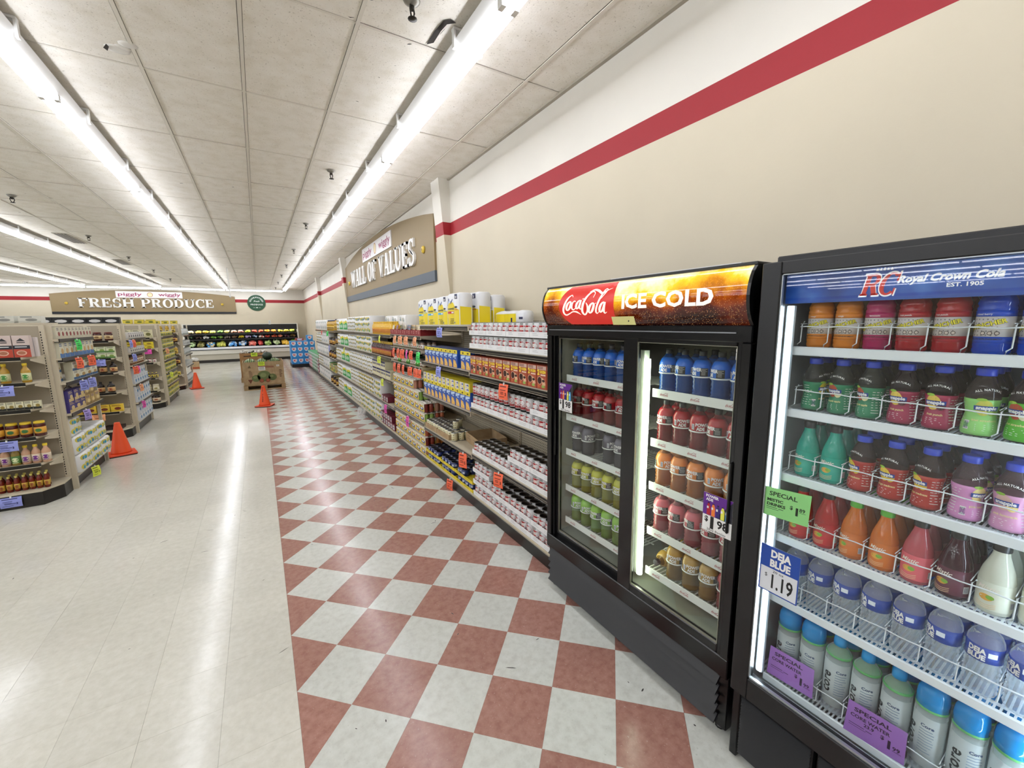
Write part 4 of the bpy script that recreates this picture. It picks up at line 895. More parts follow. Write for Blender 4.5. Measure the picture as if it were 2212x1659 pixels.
def purple(y, z, label, l2, extra):
    return paper_sign((1.550, y, z), [(0, 0.0), (0.152, 0.012), (0.150, 0.125), (0.006, 0.118)], '#9a6cc0', label,
           [('SPECIAL', 0.022, 0.088, 0.014, 0.03, 1.35, PU), (l2, 0.014, 0.066, 0.012, 0.03, 0.95, PU), ('$', 0.092, 0.045, 0.013, 0.03, 1, PU), ('1', 0.104, 0.026, 0.028, 0.04, 1.0, PU), ('99', 0.122, 0.030, 0.013, 0.02, 1, PU), ('_', 0.122, 0.026, 0.021, 0.0014, 0, PU), ('_', 0.012, 0.040, 0.04, 0.002, 0, PU), ('_', 0.056, 0.038, 0.016, 0.002, 0, PU), ('_', 0.012, 0.033, 0.045, 0.0014, 0, PU)] + extra)
purple(-1.386, 0.444, 'purple paper sign reading SPECIAL CORE WATER 1.99 in the cooler corner', 'CORE WATER', [])
purple(-1.632, 0.428, 'purple paper sign reading SPECIAL CORE WATER 23.9 on the lowest cooler shelf', 'CORE WATER', [('23.9', 0.05, 0.050, 0.011, 0.03, 1, PU)])
# ------------------------------------------------------------------ shelving
def text_in(st, size, width, bold=0.02, shear=0.0):
    t_ = text(st, size, bold, shear); w_ = text_w(t_)
    return text(st, size, bold, shear, sx=min(1.3, width / w_))
GX, BAY, DEP = 1.635, 1.325, 0.55          # front of the shelves, bay width, shelf depth
JY = [1.373 - BAY + BAY * k for k in range(0, 11)]   # bay joints along the wall
kick_m = MB().box(0, BAY, 0.012, 0.05, 0.0, 0.105, KICK).box(0, BAY, 0.004, 0.012, 0.095, 0.11, CHAN).mesh('kick_plate')
deck_m = MB().cbox(0.002, BAY - 0.002, 0.0, DEP, 0.105, 0.13, TAN, 0.004).box(0.01, BAY - 0.01, -0.003, 0.0, 0.110, 0.116, M('#9a958a', 0.3, 0.5)).mesh('base_deck')
back_m = MB().box(0.037, BAY - 0.002, DEP, DEP + 0.012, 0.12, 1.80, PEG).mesh('back_panel')
post_m = MB().box(0.001, 0.036, DEP - 0.012, DEP + 0.03, 0.0, 1.82, TAN)
for k in range(60): post_m.box(0.014, 0.022, DEP - 0.0128, DEP - 0.012, 0.16 + k * 0.027, 0.174 + k * 0.027, INK)
post_m = post_m.mesh('upright_post')
shelf_m = MB().box(0.004, BAY - 0.004, 0.006, DEP - 0.02, -0.022, 0.0, TANL).box(0.004, BAY - 0.004, 0.0, 0.012, -0.045, 0.0, TANL).mesh('shelf')
chan_m = MB().box(0.012, BAY - 0.012, -0.004, 0.0, -0.040, -0.006, CHAN).box(0.012, BAY - 0.012, -0.006, -0.004, -0.031, -0.023, M('#8b8981', 0.25, 0.8)).box(0.012, BAY - 0.012, -0.006, -0.004, -0.006, -0.002, M('#a8a49a', 0.3, 0.6)).mesh('price_channel')
brk_m = MB().prism([(0.02, -0.022), (DEP - 0.015, -0.022), (DEP - 0.015, -0.10), (0.02, -0.035)], lambda a, c, d: (d, a, c), -0.002, 0.002, TAN).mesh('bracket')
BSH = ['', '', '', '', 'first towel bay', 'second towel bay', 'third towel bay', 'green roll bay', 'oil bay', 'last roll bay']
BAYN = ['tomato can bay beside the cola cooler', 'yellow and blue box bay', 'spice jar and juice pack bay', 'sauce bottle bay', 'first paper towel bay', 'second paper towel bay', 'third paper towel bay', 'green paper roll bay', 'oil bottle bay', 'last white roll bay']
LEV = [(1.555, 1.318, 0.998, 0.545), (1.752, 1.335, 0.945, 0.525), (1.628, 1.455, 1.245, 0.56), (1.61, 1.275, 0.925, 0.525)] + [(1.62, 1.27, 0.91, 0.53)] * 3 + [(1.60, 1.22, 0.86, 0.50)] * 3
for k in range(10):
    r = tag(obj('shelving_bay', None, None, (GX, JY[k + 1], 0), WR), 'beige wall shelving, the ' + BAYN[k], 'shelving', 'wall shelving bays')
    obj('kick_plate', kick_m, r); obj('base_deck', deck_m, r); obj('back_panel', back_m, r)
    obj('upright_post', post_m, r, (0, 0, 0))
    if k == 0: obj('upright_post', post_m, r, (BAY - 0.037, 0, 0))
    for z in LEV[k]:
        s_ = obj('shelf', shelf_m, r, (0, 0, z)); obj('price_channel', chan_m, s_); obj('bracket', brk_m, s_, (0.005, 0, 0)); obj('bracket', brk_m, s_, (BAY - 0.005, 0, 0))
def bx(k, x, y, z): return (GX + y, JY[k + 1] - x, z)      # bay coordinates to the room

# ------------------------------------------------------------------ packaged goods
def can_spec(name, rr, hh, paint, top=METAL):
    """tin with a paper label painted by paint(builder, surface, half turn)"""
    m = MB().lathe([(rr * 0.9, 0), (rr, 0.002), (rr, 0.005), (rr * 0.985, 0.007), (rr * 0.985, hh - 0.006), (rr, hh - 0.004), (rr, hh), (rr * 0.93, hh), (rr * 0.92, hh - 0.004), (rr * 0.0001, hh - 0.004)], METAL, 16)
    m.mi[-16:] = [m.m(top)] * 16
    for i in range(len(m.f)):
        if all(m.v[v][2] > hh - 0.0045 for v in m.f[i]) and m.v[m.f[i][0]][2] < hh - 0.001: m.mi[i] = m.m(top)
    b = MB(); f = cyl(rr * 0.985 + 0.0006)
    b.lathe([(rr * 0.985 + 0.0006, 0.0075), (rr * 0.985 + 0.0006, hh - 0.0065)], paint(None, None, 0), 16)
    for k in range(2): paint(b, f, k * PI * rr)
    return (name, m.mesh('can'), [('label', b.mesh('label'))])
LIDD = M('#6d6a66', 0.3, 1.0)
def p_tom(b, f, o):
    if b is None: return M('#d9dbdc', 0.35)
    R_ = M('#a8161c', 0.35); hh = 0.108
    b.rect(f, o - 0.055, o + 0.05, 0.008, 0.026, M('#8f1218', 0.35), 0.0004, 8); b.ell(f, o + 0.006, 0.056, 0.040, 0.028, R_, 0.0005, 16); b.rect(f, o - 0.05, o + 0.004, 0.028, 0.084, R_, 0.0005, 6)
    b.flat(text_in('RED', 0.020, 0.042, 0.05), f, M('#f3efe9', 0.4), 0.0009, (o, 0.05)); b.rect(f, o - 0.02, o + 0.02, 0.033, 0.039, M('#efe9e2', 0.4), 0.0009, 4)
    b.flat(text_in('GOLD', 0.011, 0.035, 0.05), f, M('#2c4a2c', 0.4), 0.0008, (o - 0.004, 0.089))
TOM = can_spec('tomato_can', 0.039, 0.108, p_tom, LIDD)
def p_crm(b, f, o):
    if b is None: return M('#d8d2ae', 0.4)
    for i in range(4):
        for j in range(3): b.ell(f, o - 0.03 + i * 0.02, 0.025 + j * 0.022, 0.005, 0.006, M('#5d5a34' if (i + j) % 2 else '#9a8a4a', 0.5), 0.0005, 7)
CRM = can_spec('soup_can', 0.034, 0.095, p_crm)
def p_blu(b, f, o):
    if b is None: return M('#1c2f6e', 0.35)
    b.rect(f, o - 0.03, o + 0.03, 0.03, 0.052, M('#c9d2e2', 0.4), 0.0005, 6); b.ell(f, o, 0.041, 0.02, 0.008, M('#22408e', 0.4), 0.0009, 10)
BLU = can_spec('blue_can', 0.043, 0.075, p_blu, M('#1b2338', 0.35, 0.6))
def p_vcan(c1, c2):
    def p(b, f, o):
        if b is None: return M(c1, 0.4)
        b.ell(f, o, 0.045, 0.02, 0.018, M(c2, 0.4), 0.0005, 10); b.rect(f, o - 0.03, o + 0.03, 0.08, 0.094, M('#e6d23a', 0.4), 0.0005, 5)
    return p
VEG = can_spec('vegetable_can', 0.037, 0.108, p_vcan('#a9a86a', '#4f6b2e')); VEG2 = can_spec('vegetable_can', 0.037, 0.108, p_vcan('#c9b43a', '#5c6b2a'))

def carton(name, w, d, h_, col, paint=None, sides=None, sp='front_print'):
    """carton standing on z=0, front at y=0 looking to -Y"""
    m = MB().box(-w / 2, w / 2, 0, d, 0, h_, M(col, 0.45))
    if sides: m.box(-w / 2 - 0.0003, w / 2 + 0.0003, 0.0004, d - 0.0004, 0.0004, h_ - 0.0004, M(sides, 0.45))
    parts = []
    if paint: b = MB(); paint(b, front(-0.0003), w, h_); parts = [(sp, b.mesh(sp))]
    return (name, m.mesh(name), parts)
def pf_moon(b, f, w, h_):
    b.rect(f, -w * .47, w * .47, h_ * .82, h_ * .97, M('#c3a79a', 0.5)); lines(b, f, -w * .4, w * .4, h_ * .95, 2, h_ * .06, M('#6d2a20', 0.5), 0.0004, h_ * .03)
    b.flat(text('2', h_ * .22, 0.05), f, M('#f0d53a', 0.4), 0.0006, (-w * .33, h_ * .60)); b.flat(text_in('DOZEN', h_ * .11, w * .6, 0.06), f, M('#f0d53a', 0.4), 0.0006, (w * .14, h_ * .68)); b.rect(f, -w * .1, w * .42, h_ * .57, h_ * .63, M('#e6c9b4', 0.5), 0.0004)
    b.ell(f, -w * .2, h_ * .36, w * .25, h_ * .17, M('#d8b79a', 0.4), 0.0004, 16); b.ell(f, -w * .2, h_ * .36, w * .22, h_ * .15, M('#3a1710', 0.4), 0.0008, 16)
    b.poly(f, [(w * .02, h_ * .5), (w * .3, h_ * .42), (w * .42, h_ * .2), (w * .1, h_ * .1)], M('#d9b08a', 0.5), 0.0005); b.ell(f, w * .2, h_ * .36, w * .14, h_ * .06, M('#2c120d', 0.4), 0.0009, 10)
    b.rect(f, w * .02, w * .34, h_ * .06, h_ * .17, M('#8fae52', 0.5), 0.0009); b.ell(f, -w * .27, h_ * .12, w * .12, h_ * .06, M('#c2622c', 0.4), 0.0009, 10)
MOON = carton('snack_box', 0.112, 0.10, 0.165, '#a84a30', pf_moon)
def pf_kra(b, f, w, h_):
    b.rect(f, -w * .5, w * .5, h_ * .8, h_, M('#e6d22a', 0.45), 0.0002); b.ell(f, 0, h_ * .89, w * .2, h_ * .05, M('#5c4a1c', 0.45), 0.0005, 10)
    b.poly(f, [(-w * .44, h_ * .55), (w * .42, h_ * .68), (w * .42, h_ * .78), (-w * .44, h_ * .74)], M('#b9cfe8', 0.45), 0.0004); b.ell(f, w * .05, h_ * .55, w * .16, h_ * .045, M('#b9cfe8', 0.45), 0.0005, 8)
    b.poly(f, [(-w * .42, 0.004), (w * .38, 0.004), (w * .36, h_ * .18), (w * .1, h_ * .40), (-w * .36, h_ * .46)], M('#dcae54', 0.45), 0.0005)
    for i in range(6): b.ell(f, -w * .28 + i * w * .1, h_ * (.32 - .03 * i), w * .06, h_ * .035, M('#e9c981', 0.45), 0.0009, 6)
KRA = carton('pasta_dinner_box', 0.112, 0.05, 0.178, '#2450a8', pf_kra)
def pf_lay(b, f, w, h_):
    b.rect(f, -w * .48, w * .3, 0.002, h_ - 0.002, M('#d7d6d2', 0.45), 0.0003); b.poly(f, [(-w * .2, h_ * .5), (w * .2, h_ * .8), (w * .3, h_ * .3)], M('#2450a8', 0.45), 0.0006); b.ell(f, -w * .2, h_ * .4, w * .1, h_ * .2, M('#dcae54', 0.45), 0.0006, 8)
LAY = carton('pasta_dinner_box', 0.114, 0.178, 0.042, '#dccb35', pf_lay)
def pack(name, w, d, h_, nx, nz, col, paint, wob=0.012):
    """soft wrapped pack of rolls: bulging front with a scalloped top"""
    m = MB(); n = nx * 6; pr = []
    for i in range(n + 1):
        x = -w / 2 + w * i / n; c = abs(math.sin(PI * i / 6.0)); pr.append((x, wob * (1 - c), c))
    vs = []; fs = []
    for x, y, c in pr:
        vs += [(x, y + wob, 0), (x, y, 0.012), (x, y, h_ - 0.03), (x, y + 0.016, h_ - 0.008 - 0.008 * (1 - c)), (x, y + 0.05, h_ - 0.01 * (1 - c)), (x, d - 0.02, h_ - 0.01 * (1 - c)), (x, d, h_ - 0.03), (x, d, 0)]
    k = 8
    for i in range(n):
        for j in range(k - 1): fs.append((i * k + j, (i + 1) * k + j, (i + 1) * k + j + 1, i * k + j + 1))
    fs += [tuple(range(k)), tuple(n * k + j for j in range(k))[::-1]]
    m.add(vs, fs, M(col, 0.3), True)
    b = MB(); fn = lambda a, c, dd=0.0: (a, wob * (1 - abs(math.sin(PI * (a + w / 2) / w * nx))) - dd - 0.0006, c)
    paint(b, fn, w, h_)
    if name == 'paper_towel_pack' and h_ > 0.3:
        for q in (-1, 1): b.poly(lambda a, c, dd=0.0: (q * (w / 2 + 0.0008), a, c), [(0.018, 0.012), (d - 0.01, 0.012), (d - 0.01, h_ * .55), (0.018, h_ * .58)][::q], YEL)
    return (name, m.mesh(name), [('print', b.mesh('print'))])
def strip_(b, fn, a0, a1, f0, f1, m, d, n=12):
    """band between two height functions, following the pack's front"""
    vs = []
    for i in range(n + 1):
        a = a0 + (a1 - a0) * i / n; vs += [fn(a, f0(a), d), fn(a, f1(a), d)]
    b.add(vs, [(2 * i, 2 * i + 2, 2 * i + 3, 2 * i + 1) for i in range(n)], m)
YEL = M('#ecd62c', 0.35); NAVY = M('#16244e', 0.4)
def pf_tow(accent):
    def p(b, f, w, h_):
        strip_(b, f, -w * .47, w * .49, lambda a: 0.012, lambda a: h_ * (.60 + .12 * math.cos((a / w + .12) * 5.0)), YEL, 0.0)
        b.poly(f, [(-w * .44, h_ * .60), (-w * .12, h_ * .66), (-w * .02, h_ * .80), (-w * .3, h_ * .84), (-w * .38, h_ * .72)], M('#22407e', 0.4), 0.001); b.poly(f, [(-w * .38, h_ * .66), (-w * .15, h_ * .70), (-w * .14, h_ * .76), (-w * .32, h_ * .74)], M('#b9cbe6', 0.4), 0.002)
        b.flat(text_in('essentials', h_ * .075, w * .62, 0.02), f, NAVY, 0.0012, (-w * .12, h_ * .49)); b.rect(f, -w * .44, w * .12, h_ * .37, h_ * .44, M(accent, 0.4), 0.0012, 8); b.rect(f, -w * .10, w * .10, h_ * .385, h_ * .425, M('#eef0f2', 0.4), 0.0018, 3)
        b.rect(f, w * .22, w * .40, h_ * .80, h_ * .94, NAVY, 0.0012, 3); b.flat(text('24', h_ * .07, 0.04), f, WHITE, 0.002, (w * .31, h_ * .82)); b.ell(f, w * .3, h_ * .56, w * .1, h_ * .03, NAVY, 0.0012, 10); b.rect(f, w * .2, w * .42, h_ * .47, h_ * .49, M(accent, 0.4), 0.0012, 4)
        lines(b, f, -w * .42, w * .1, h_ * .22, 4, h_ * .045, M('#4a4520', 0.5), 0.0012, h_ * .018); b.ell(f, w * .18, h_ * .1, w * .05, h_ * .03, M('#3a63b0', 0.4), 0.0012, 8)
    return p
TOWC = pack('paper_towel_pack', 0.31, 0.15, 0.305, 2, 1, '#e8eaee', pf_tow('#35a9dc')); TOWB = pack('paper_towel_pack', 0.43, 0.15, 0.335, 3, 1, '#e8eaee', pf_tow('#c02f2a')); TOWL = pack('paper_towel_pack', 0.53, 0.11, 0.14, 3, 1, '#e8eaee', lambda b, f, w, h_: (strip_(b, f, -w * .48, w * .25, lambda a: 0.01, lambda a: h_ - 0.032, YEL, 0.0), b.rect(f, w * .08, w * .12, h_ * .1, h_ * .5, NAVY, 0.001), b.rect(f, w * .36, w * .46, h_ * .4, h_ * .55, NAVY, 0.001))); TOWC2 = pack('paper_towel_pack', 0.265, 0.15, 0.31, 2, 1, '#e8eaee', pf_tow('#35a9dc')); TOWR2 = pack('paper_towel_pack', 0.29, 0.15, 0.325, 2, 1, '#e8eaee', pf_tow('#c02f2a')); TOWR = pack('paper_towel_pack', 0.375, 0.15, 0.335, 2, 1, '#e8eaee', pf_tow('#c02f2a'))
def pf_dots(cols, nx, nz, s=1.0):
    def p(b, f, w, h_):
        rn = random.Random(5)
        for i in range(nx):
            for j in range(nz):
                x = -w / 2 + w * (i + 0.5) / nx + rn.uniform(-.1, .1) * w / nx; z = h_ * (j + 0.5) / nz + rn.uniform(-.1, .1) * h_ / nz; r0 = min(w / nx, h_ / nz) * 0.44 * s
                b.ell(f, x, z, r0 * 1.25, r0 * 0.8, M(cols[0], 0.4), 0.001, 9); b.ell(f, x + r0 * .25, z - r0 * .2, r0 * .75, r0 * .55, M(cols[(i + j) % (len(cols) - 1) + 1], 0.4), 0.002, 8)
    return p
TPY = pack('toilet_roll_pack', 0.42, 0.3, 0.30, 4, 2, '#e6e7e8', pf_dots(('#d9bf3a', '#2f7fa8', '#4f8a3c', '#2f7fa8'), 5, 3)); TPS = pack('toilet_roll_pack', 0.40, 0.3, 0.155, 4, 1, '#e6e7e8', pf_dots(('#d3b64a', '#5d6b34', '#3f7fa0'), 6, 2))
TPL = pack('toilet_roll_pack', 0.385, 0.3, 0.30, 4, 2, '#e4e5e6', pf_dots(('#c9b050', '#6b6b34', '#3f7fa0'), 7, 4, 0.8))
TPQ = pack('toilet_roll_pack', 0.36, 0.3, 0.28, 4, 3, '#eceded', pf_dots(('#8f8350', '#b7a65e'), 4, 3, 0.7))
def pf_grn(b, f, w, h_):
    strip_(b, f, -w * .46, w * .46, lambda a: h_ * .12, lambda a: h_ * (.62 + .06 * math.sin(a / w * 8)), M('#1fa044', 0.4), 0.001); strip_(b, f, -w * .46, w * .46, lambda a: h_ * (.62 + .06 * math.sin(a / w * 8)), lambda a: h_ * (.78 + .05 * math.sin(a / w * 9)), M('#e0d02c', 0.4), 0.001)
    for i in range(3): b.ell(f, -w * .28 + i * w * .28, h_ * .38, w * .1, h_ * .16, M('#dff0e2', 0.4), 0.002, 10)
GRN = pack('paper_towel_pack', 0.52, 0.3, 0.28, 4, 1, '#e9ebec', pf_grn)
WHT = pack('toilet_roll_pack', 0.32, 0.3, 0.30, 3, 2, '#eeeeec', pf_dots(('#c6cac0', '#7f98a6'), 2, 2, 0.7))
def bottle_spec(name, rr, hh, body, label, capc, neck=0.4, shoulder=0.62, lz=(0.12, 0.5), mark=None, clear=0.0):
    prof = [(rr * .85, 0), (rr, hh * .03), (rr, hh * shoulder), (rr * .8, hh * (shoulder + .1)), (rr * neck, hh * (shoulder + .2)), (rr * neck, hh * .92)]
    bm = liquid(body, clear) if clear else M(body, 0.2)
    b = MB().lathe([(rr * 1.015, hh * lz[0]), (rr * 1.015, hh * lz[1])], M(label, 0.4), 12)
    if mark:
        f = cyl(rr * 1.015)
        for k in range(2): b.ell(f, k * PI * rr, hh * (lz[0] + lz[1]) / 2, rr * .7, hh * (lz[1] - lz[0]) * .3, M(mark, 0.4), 0.0006, 10); b.rect(f, k * PI * rr - rr * .6, k * PI * rr + rr * .6, hh * lz[0] + 0.004, hh * lz[0] + 0.01, M(mark, 0.4), 0.0006, 3)
    return (name, MB().lathe(prof, bm, 12).mesh(name), [('label', b.mesh('label')), ('cap', cap_mesh(rr * neck * 1.15, hh * .88, hh, M(capc, 0.4), 0, 10))])
MUS = bottle_spec('mustard_bottle', 0.036, 0.20, '#dcb02a', '#d9a321', '#e0b428', 0.42, 0.66, (0.1, 0.55), '#a83a20'); BBQ = bottle_spec('barbecue_sauce_bottle', 0.034, 0.215, '#3a1210', '#8d2a1c', '#c9a632', 0.42, 0.6, (0.1, 0.5), '#d9a53a')
JAR = lambda c, l, k, name='jar', rr=0.036, hh=0.13, mk='#3c5a34': (name, MB().lathe([(rr * .9, 0), (rr, 0.006), (rr, hh * .78), (rr * .86, hh * .86)], M(c, 0.15), 12).mesh(name), [('label', MB().lathe([(rr * 1.01, hh * .2), (rr * 1.01, hh * .62)], M(l, 0.4), 12).ell(cyl(rr * 1.01), 0, hh * .41, rr * .6, hh * .12, M(mk, 0.4), 0.0006, 10).ell(cyl(rr * 1.01), PI * rr, hh * .41, rr * .6, hh * .12, M(mk, 0.4), 0.0006, 10).mesh('label')), ('lid', cap_mesh(rr * .92, hh * .85, hh, M(k, 0.35), 0, 12))])
SPJ = JAR('#6d7a52', '#e2ded0', '#2b4a2c', 'spice_jar', 0.03, 0.105, '#46723c'); SPJ2 = JAR('#7d6a58', '#e4e0d8', '#3a3430', 'spice_jar', 0.03, 0.105, '#9a5a48'); GRJ = JAR('#33702c', '#5aa83c', '#1d3418', 'pickle_jar', 0.034, 0.12, '#d9e2c0')
def six_pack(name, cols, sl):
    m = MB(); rr = 0.031
    for i in range(3):
        for j in range(2): m.lathe([(rr * .85, 0), (rr, 0.006), (rr, 0.085), (rr * .7, 0.105), (rr * .5, 0.112), (rr * .5, 0.125)], [M(cols[(i + j) % len(cols)], 0.15)] * 4 + [M('#e8e6e0', 0.4)], 9, (-0.064 + i * 0.064, 0.034 + j * 0.064))
    b = MB(); f = front(-0.0005); w = 0.18
    b.box(-w / 2, w / 2, 0.0, 0.001, 0.012, 0.108, M('#e4e0cc', 0.4)); b.poly(f, [(-w * .5, 0.013), (w * .5, 0.013), (w * .5, 0.05), (w * .1, 0.086), (-w * .5, 0.07)], M('#e0c428', 0.4), 0.0006); b.poly(f, [(-w * .35, 0.03), (w * .3, 0.022), (w * .4, 0.06), (-w * .2, 0.07)], M('#1f3a80', 0.4), 0.001); b.ell(f, 0, 0.05, w * .2, 0.012, M('#dfe6f0', 0.4), 0.002, 10); b.ell(f, -w * .3, 0.08, w * .12, 0.010, M('#c8402c', 0.4), 0.001, 8); lines(b, f, w * .1, w * .42, 0.09, 2, 0.008, M('#3a3420', 0.5), 0.001)
    b.box(-w / 2 - 0.004, w / 2 + 0.004, 0.002, 0.13, 0.108, 0.111, M('#e6e2d2', 0.5))
    return (name, m.mesh(name), [('sleeve', b.mesh('sleeve'))])
SIX = [six_pack('juice_six_pack', c, 0) for c in (('#b0543a', '#c4704a'), ('#c08a72', '#b4705a'), ('#86a84a', '#9ab85c'), ('#7a2a24', '#8d3a2c'), ('#c2793a', '#b86a2c'))]
TUB = carton('yogurt_tub_pack', 0.27, 0.17, 0.125, '#ddd8b8', lambda b, f, w, h_: (b.rect(f, -w / 2, w / 2, h_ * .78, h_, M('#141f5c', 0.4), 0.0003), b.rect(f, -w / 2, w / 2, h_ * .35, h_ * .6, M('#e0cf3a', 0.4), 0.0003), [b.ell(f, -w * .33 + i * w * .33, h_ * .5, w * .12, h_ * .16, M('#1d3f94', 0.4), 0.0008, 10) for i in range(3)], [b.rect(f, -w * .17 + i * w * .33, -w * .16 + i * w * .33, 0, h_ * .78, M('#8d8a6a', 0.5), 0.0009) for i in range(2)]), sp='print')
PUR = carton('maroon_box', 0.115, 0.13, 0.10, '#6d1f33', lambda b, f, w, h_: (b.rect(f, -w * .36, w * .30, h_ * .16, h_ * .84, M('#d8cfcf', 0.45), 0.0003), b.ell(f, -w * .05, h_ * .5, w * .18, h_ * .18, M('#47707a', 0.45), 0.0007, 10)))
def tray_spec(w, d, h_, col, name='carton_tray', print_=None):
    m = MB(); mt = M(col, 0.6) if isinstance(col, str) else col; t_ = 0.003
    m.box(-w / 2, w / 2, 0, d, 0, t_, mt).box(-w / 2, w / 2, 0, t_, t_, h_, mt).box(-w / 2, w / 2, d - t_, d, t_, h_, mt).box(-w / 2, -w / 2 + t_, t_, d - t_, t_, h_, mt).box(w / 2 - t_, w / 2, t_, d - t_, t_, h_, mt)
    b = MB(); f = front()
    lines(b, f, -w * .38, -w * .15, h_ * .8, 2, h_ * .28, M(print_ or '#c2c4c6', 0.6), 0.0005, h_ * .09); lines(b, f, w * .05, w * .36, h_ * .72, 2, h_ * .28, M(print_ or '#c8cacb', 0.6), 0.0005, h_ * .09)
    return (name, m.mesh(name), [('print', b.mesh('print'))])
TR = tray_spec(0.327, 0.255, 0.042, '#e9eaea'); TRK = tray_spec(0.36, 0.225, 0.06, CARD, 'cardboard_tray', '#8a7050'); TRY = tray_spec(0.43, 0.28, 0.032, '#dcc62c', 'yellow_tray', '#5c5420')

def row_of(sp, k, xs, y, z, what, where, cat, group=None, jit=0.0, rz=None, back=0, dy=0.09):
    for i, x in enumerate(xs):
        s_ = sp[i % len(sp)] if isinstance(sp, list) else sp
        place(s_, bx(k, x, y + random.uniform(0, jit), z), WR + (random.uniform(-rz, rz) if rz else 0), '%s, %s from left %s' % (what, ORD[i], where), cat, group)
        for q in range(back): place(s_, bx(k, x, y + dy * (q + 1), z), WR + (random.uniform(-rz, rz) if rz else 0), '%s, %s from left, %s row %s' % (what, ORD[i], ORD[q + 1], where), cat, '%s behind, %s' % (what, where))
def cans_tray(k, tx, z, where, i0, nd=2, n=4, tray=True, y0=0.012, ti='first'):
    """a printed tray with its cans, one layer"""
    if tray: place(TR, bx(k, tx, y0 - 0.004, z), WR, 'white open carton tray of tomato cans, %s %s' % (ti, where), 'tray', 'tomato can trays')
    for d_ in range(nd):
        for i in range(n):
            lab = 'red label tomato can, %s from left, front row, %s' % (ORD[i0 + i], where) if d_ == 0 else 'red label tomato can, %s from left, %s row, %s' % (ORD[i0 + i], ORD[d_], where)
            place(TOM, bx(k, tx - 0.1188 + i * 0.0792, y0 + 0.041 + d_ * 0.0805, z + 0.0035), WR + random.uniform(-0.35, 0.35), lab, 'can', 'tomato cans front ' + where if d_ == 0 else 'tomato cans behind ' + where)
TRX = [0.168, 0.498, 0.828, 1.158]
# bay 0: tomatoes and snack boxes
for l in range(2):
    for t in range(4): cans_tray(0, TRX[t], LEV[0][0] + 0.001 + l * 0.117, '%s layer on the top shelf' % ('lower', 'upper')[l], 4 * t, 2, 4, True, ti=ORD[t])
row_of(MOON, 0, [0.062 + i * 0.1195 for i in range(11)], 0.012, LEV[0][1] + 0.001, 'red brown snack box', 'above the tomato cans', 'box', 'snack boxes')
for l in range(2):
    for t in range(4):
        cans_tray(0, TRX[t], LEV[0][2] + 0.001 + l * 0.117, '%s layer on the middle shelf' % ('lower', 'upper')[l], 4 * t, 2, 4, l == 0 or t == 3, ti=ORD[t])
for t in range(4):
    for l in range(1 if t < 2 else 2): cans_tray(0, TRX[t], LEV[0][3] + 0.001 + l * 0.117, '%s layer, pegboard shelf' % ('lower', 'upper')[l], 4 * t, 3 if l == 0 and t < 2 else 2, 4, True, ti=ORD[t])
for t in range(4):
    for l in range((3, 2, 2, 2)[t]): cans_tray(0, TRX[t], 0.1315 + l * 0.117, '%s layer on the base deck' % ('lower', 'upper', 'topmost')[l], 4 * t, 3 if l else 2, 4, True, ti=ORD[t])
# bay 1: towels, pasta dinners, soup and blue cans

for i, (y, yy) in enumerate(((2.652, 0.02), (2.334, 0.02), (2.045, 0.02), (1.765, 0.02), (1.81, 0.215))):
    place((TOWC, TOWC, TOWC2, TOWR2, TOWB)[i], bx(1, JY[2] - y, yy, LEV[1][0] + 0.001), WR, 'yellow and white paper towel pack, %s from left on the top shelf' % ORD[i], 'paper towels', 'tall towel packs')
for i, y in enumerate((2.005, 1.735)): place(TOWC2, bx(1, JY[2] - y, 0.385, LEV[1][0] + 0.001), WR, 'yellow and white paper towel pack at the back of the top shelf, %s from left' % ORD[i], 'paper towels', 'towel packs behind')
place(TOWL, bx(1, JY[2] - 1.32, 0.40, LEV[1][0] + 0.001), WR, 'yellow and white paper towel pack lying on its side behind the tomato cans', 'paper towels')
K1 = [JY[2] - y for y in (2.51, 2.395, 2.28, 2.165, 2.05, 1.935, 1.82, 1.705, 1.475, 1.432 - 0.075)]
row_of(KRA, 1, [0.155 + 0.117 * i for i in range(8)], 0.014, LEV[1][1] + 0.001, 'blue and yellow pasta dinner box', 'on the second shelf', 'box', 'pasta dinner boxes upper', back=3, dy=0.055)
place(KRA, bx(1, 1.052, 0.125, LEV[1][1] + 0.001), WR - PI / 2, 'blue and yellow pasta dinner box turned sideways on the second shelf', 'box')
row_of(KRA, 1, [1.165, 1.275], 0.014, LEV[1][1] + 0.001, 'blue and yellow pasta dinner box', 'after the sideways box', 'box', 'pasta dinner boxes upper', back=2, dy=0.055)
row_of(KRA, 1, [0.075 + 0.117 * i for i in range(11)], 0.014, LEV[1][2] + 0.001, 'blue and yellow pasta dinner box', 'on the third shelf', 'box', 'pasta dinner boxes lower', back=2, dy=0.055)
for l in range(2): row_of(LAY, 1, [0.075 + 0.117 * i for i in range(11)], 0.012, LEV[1][2] + 0.180 + 0.0425 * l, 'pasta dinner box lying flat', 'in the %s flat layer' % ('lower', 'upper')[l], 'box', 'flat pasta boxes')
for t in range(2):
    place(TRK, bx(1, 0.20 + 0.37 * t, 0.008, LEV[1][3] + 0.001), WR, 'brown cardboard tray of cream soup cans, %s from left' % ORD[t], 'tray', 'soup trays')
    for d_ in range(3):
        for i in range(5): place(CRM, bx(1, 0.06 + 0.37 * t + 0.07 * i, 0.05 + 0.07 * d_, LEV[1][3] + 0.0045), WR + random.uniform(-1, 1), ('cream label soup can, %s from left in the soup trays' % ORD[5 * t + i]) if d_ == 0 else 'cream label soup can, %s from left, %s row in the soup trays' % (ORD[5 * t + i], ORD[d_]), 'can', 'soup cans' if d_ == 0 else 'soup cans behind')
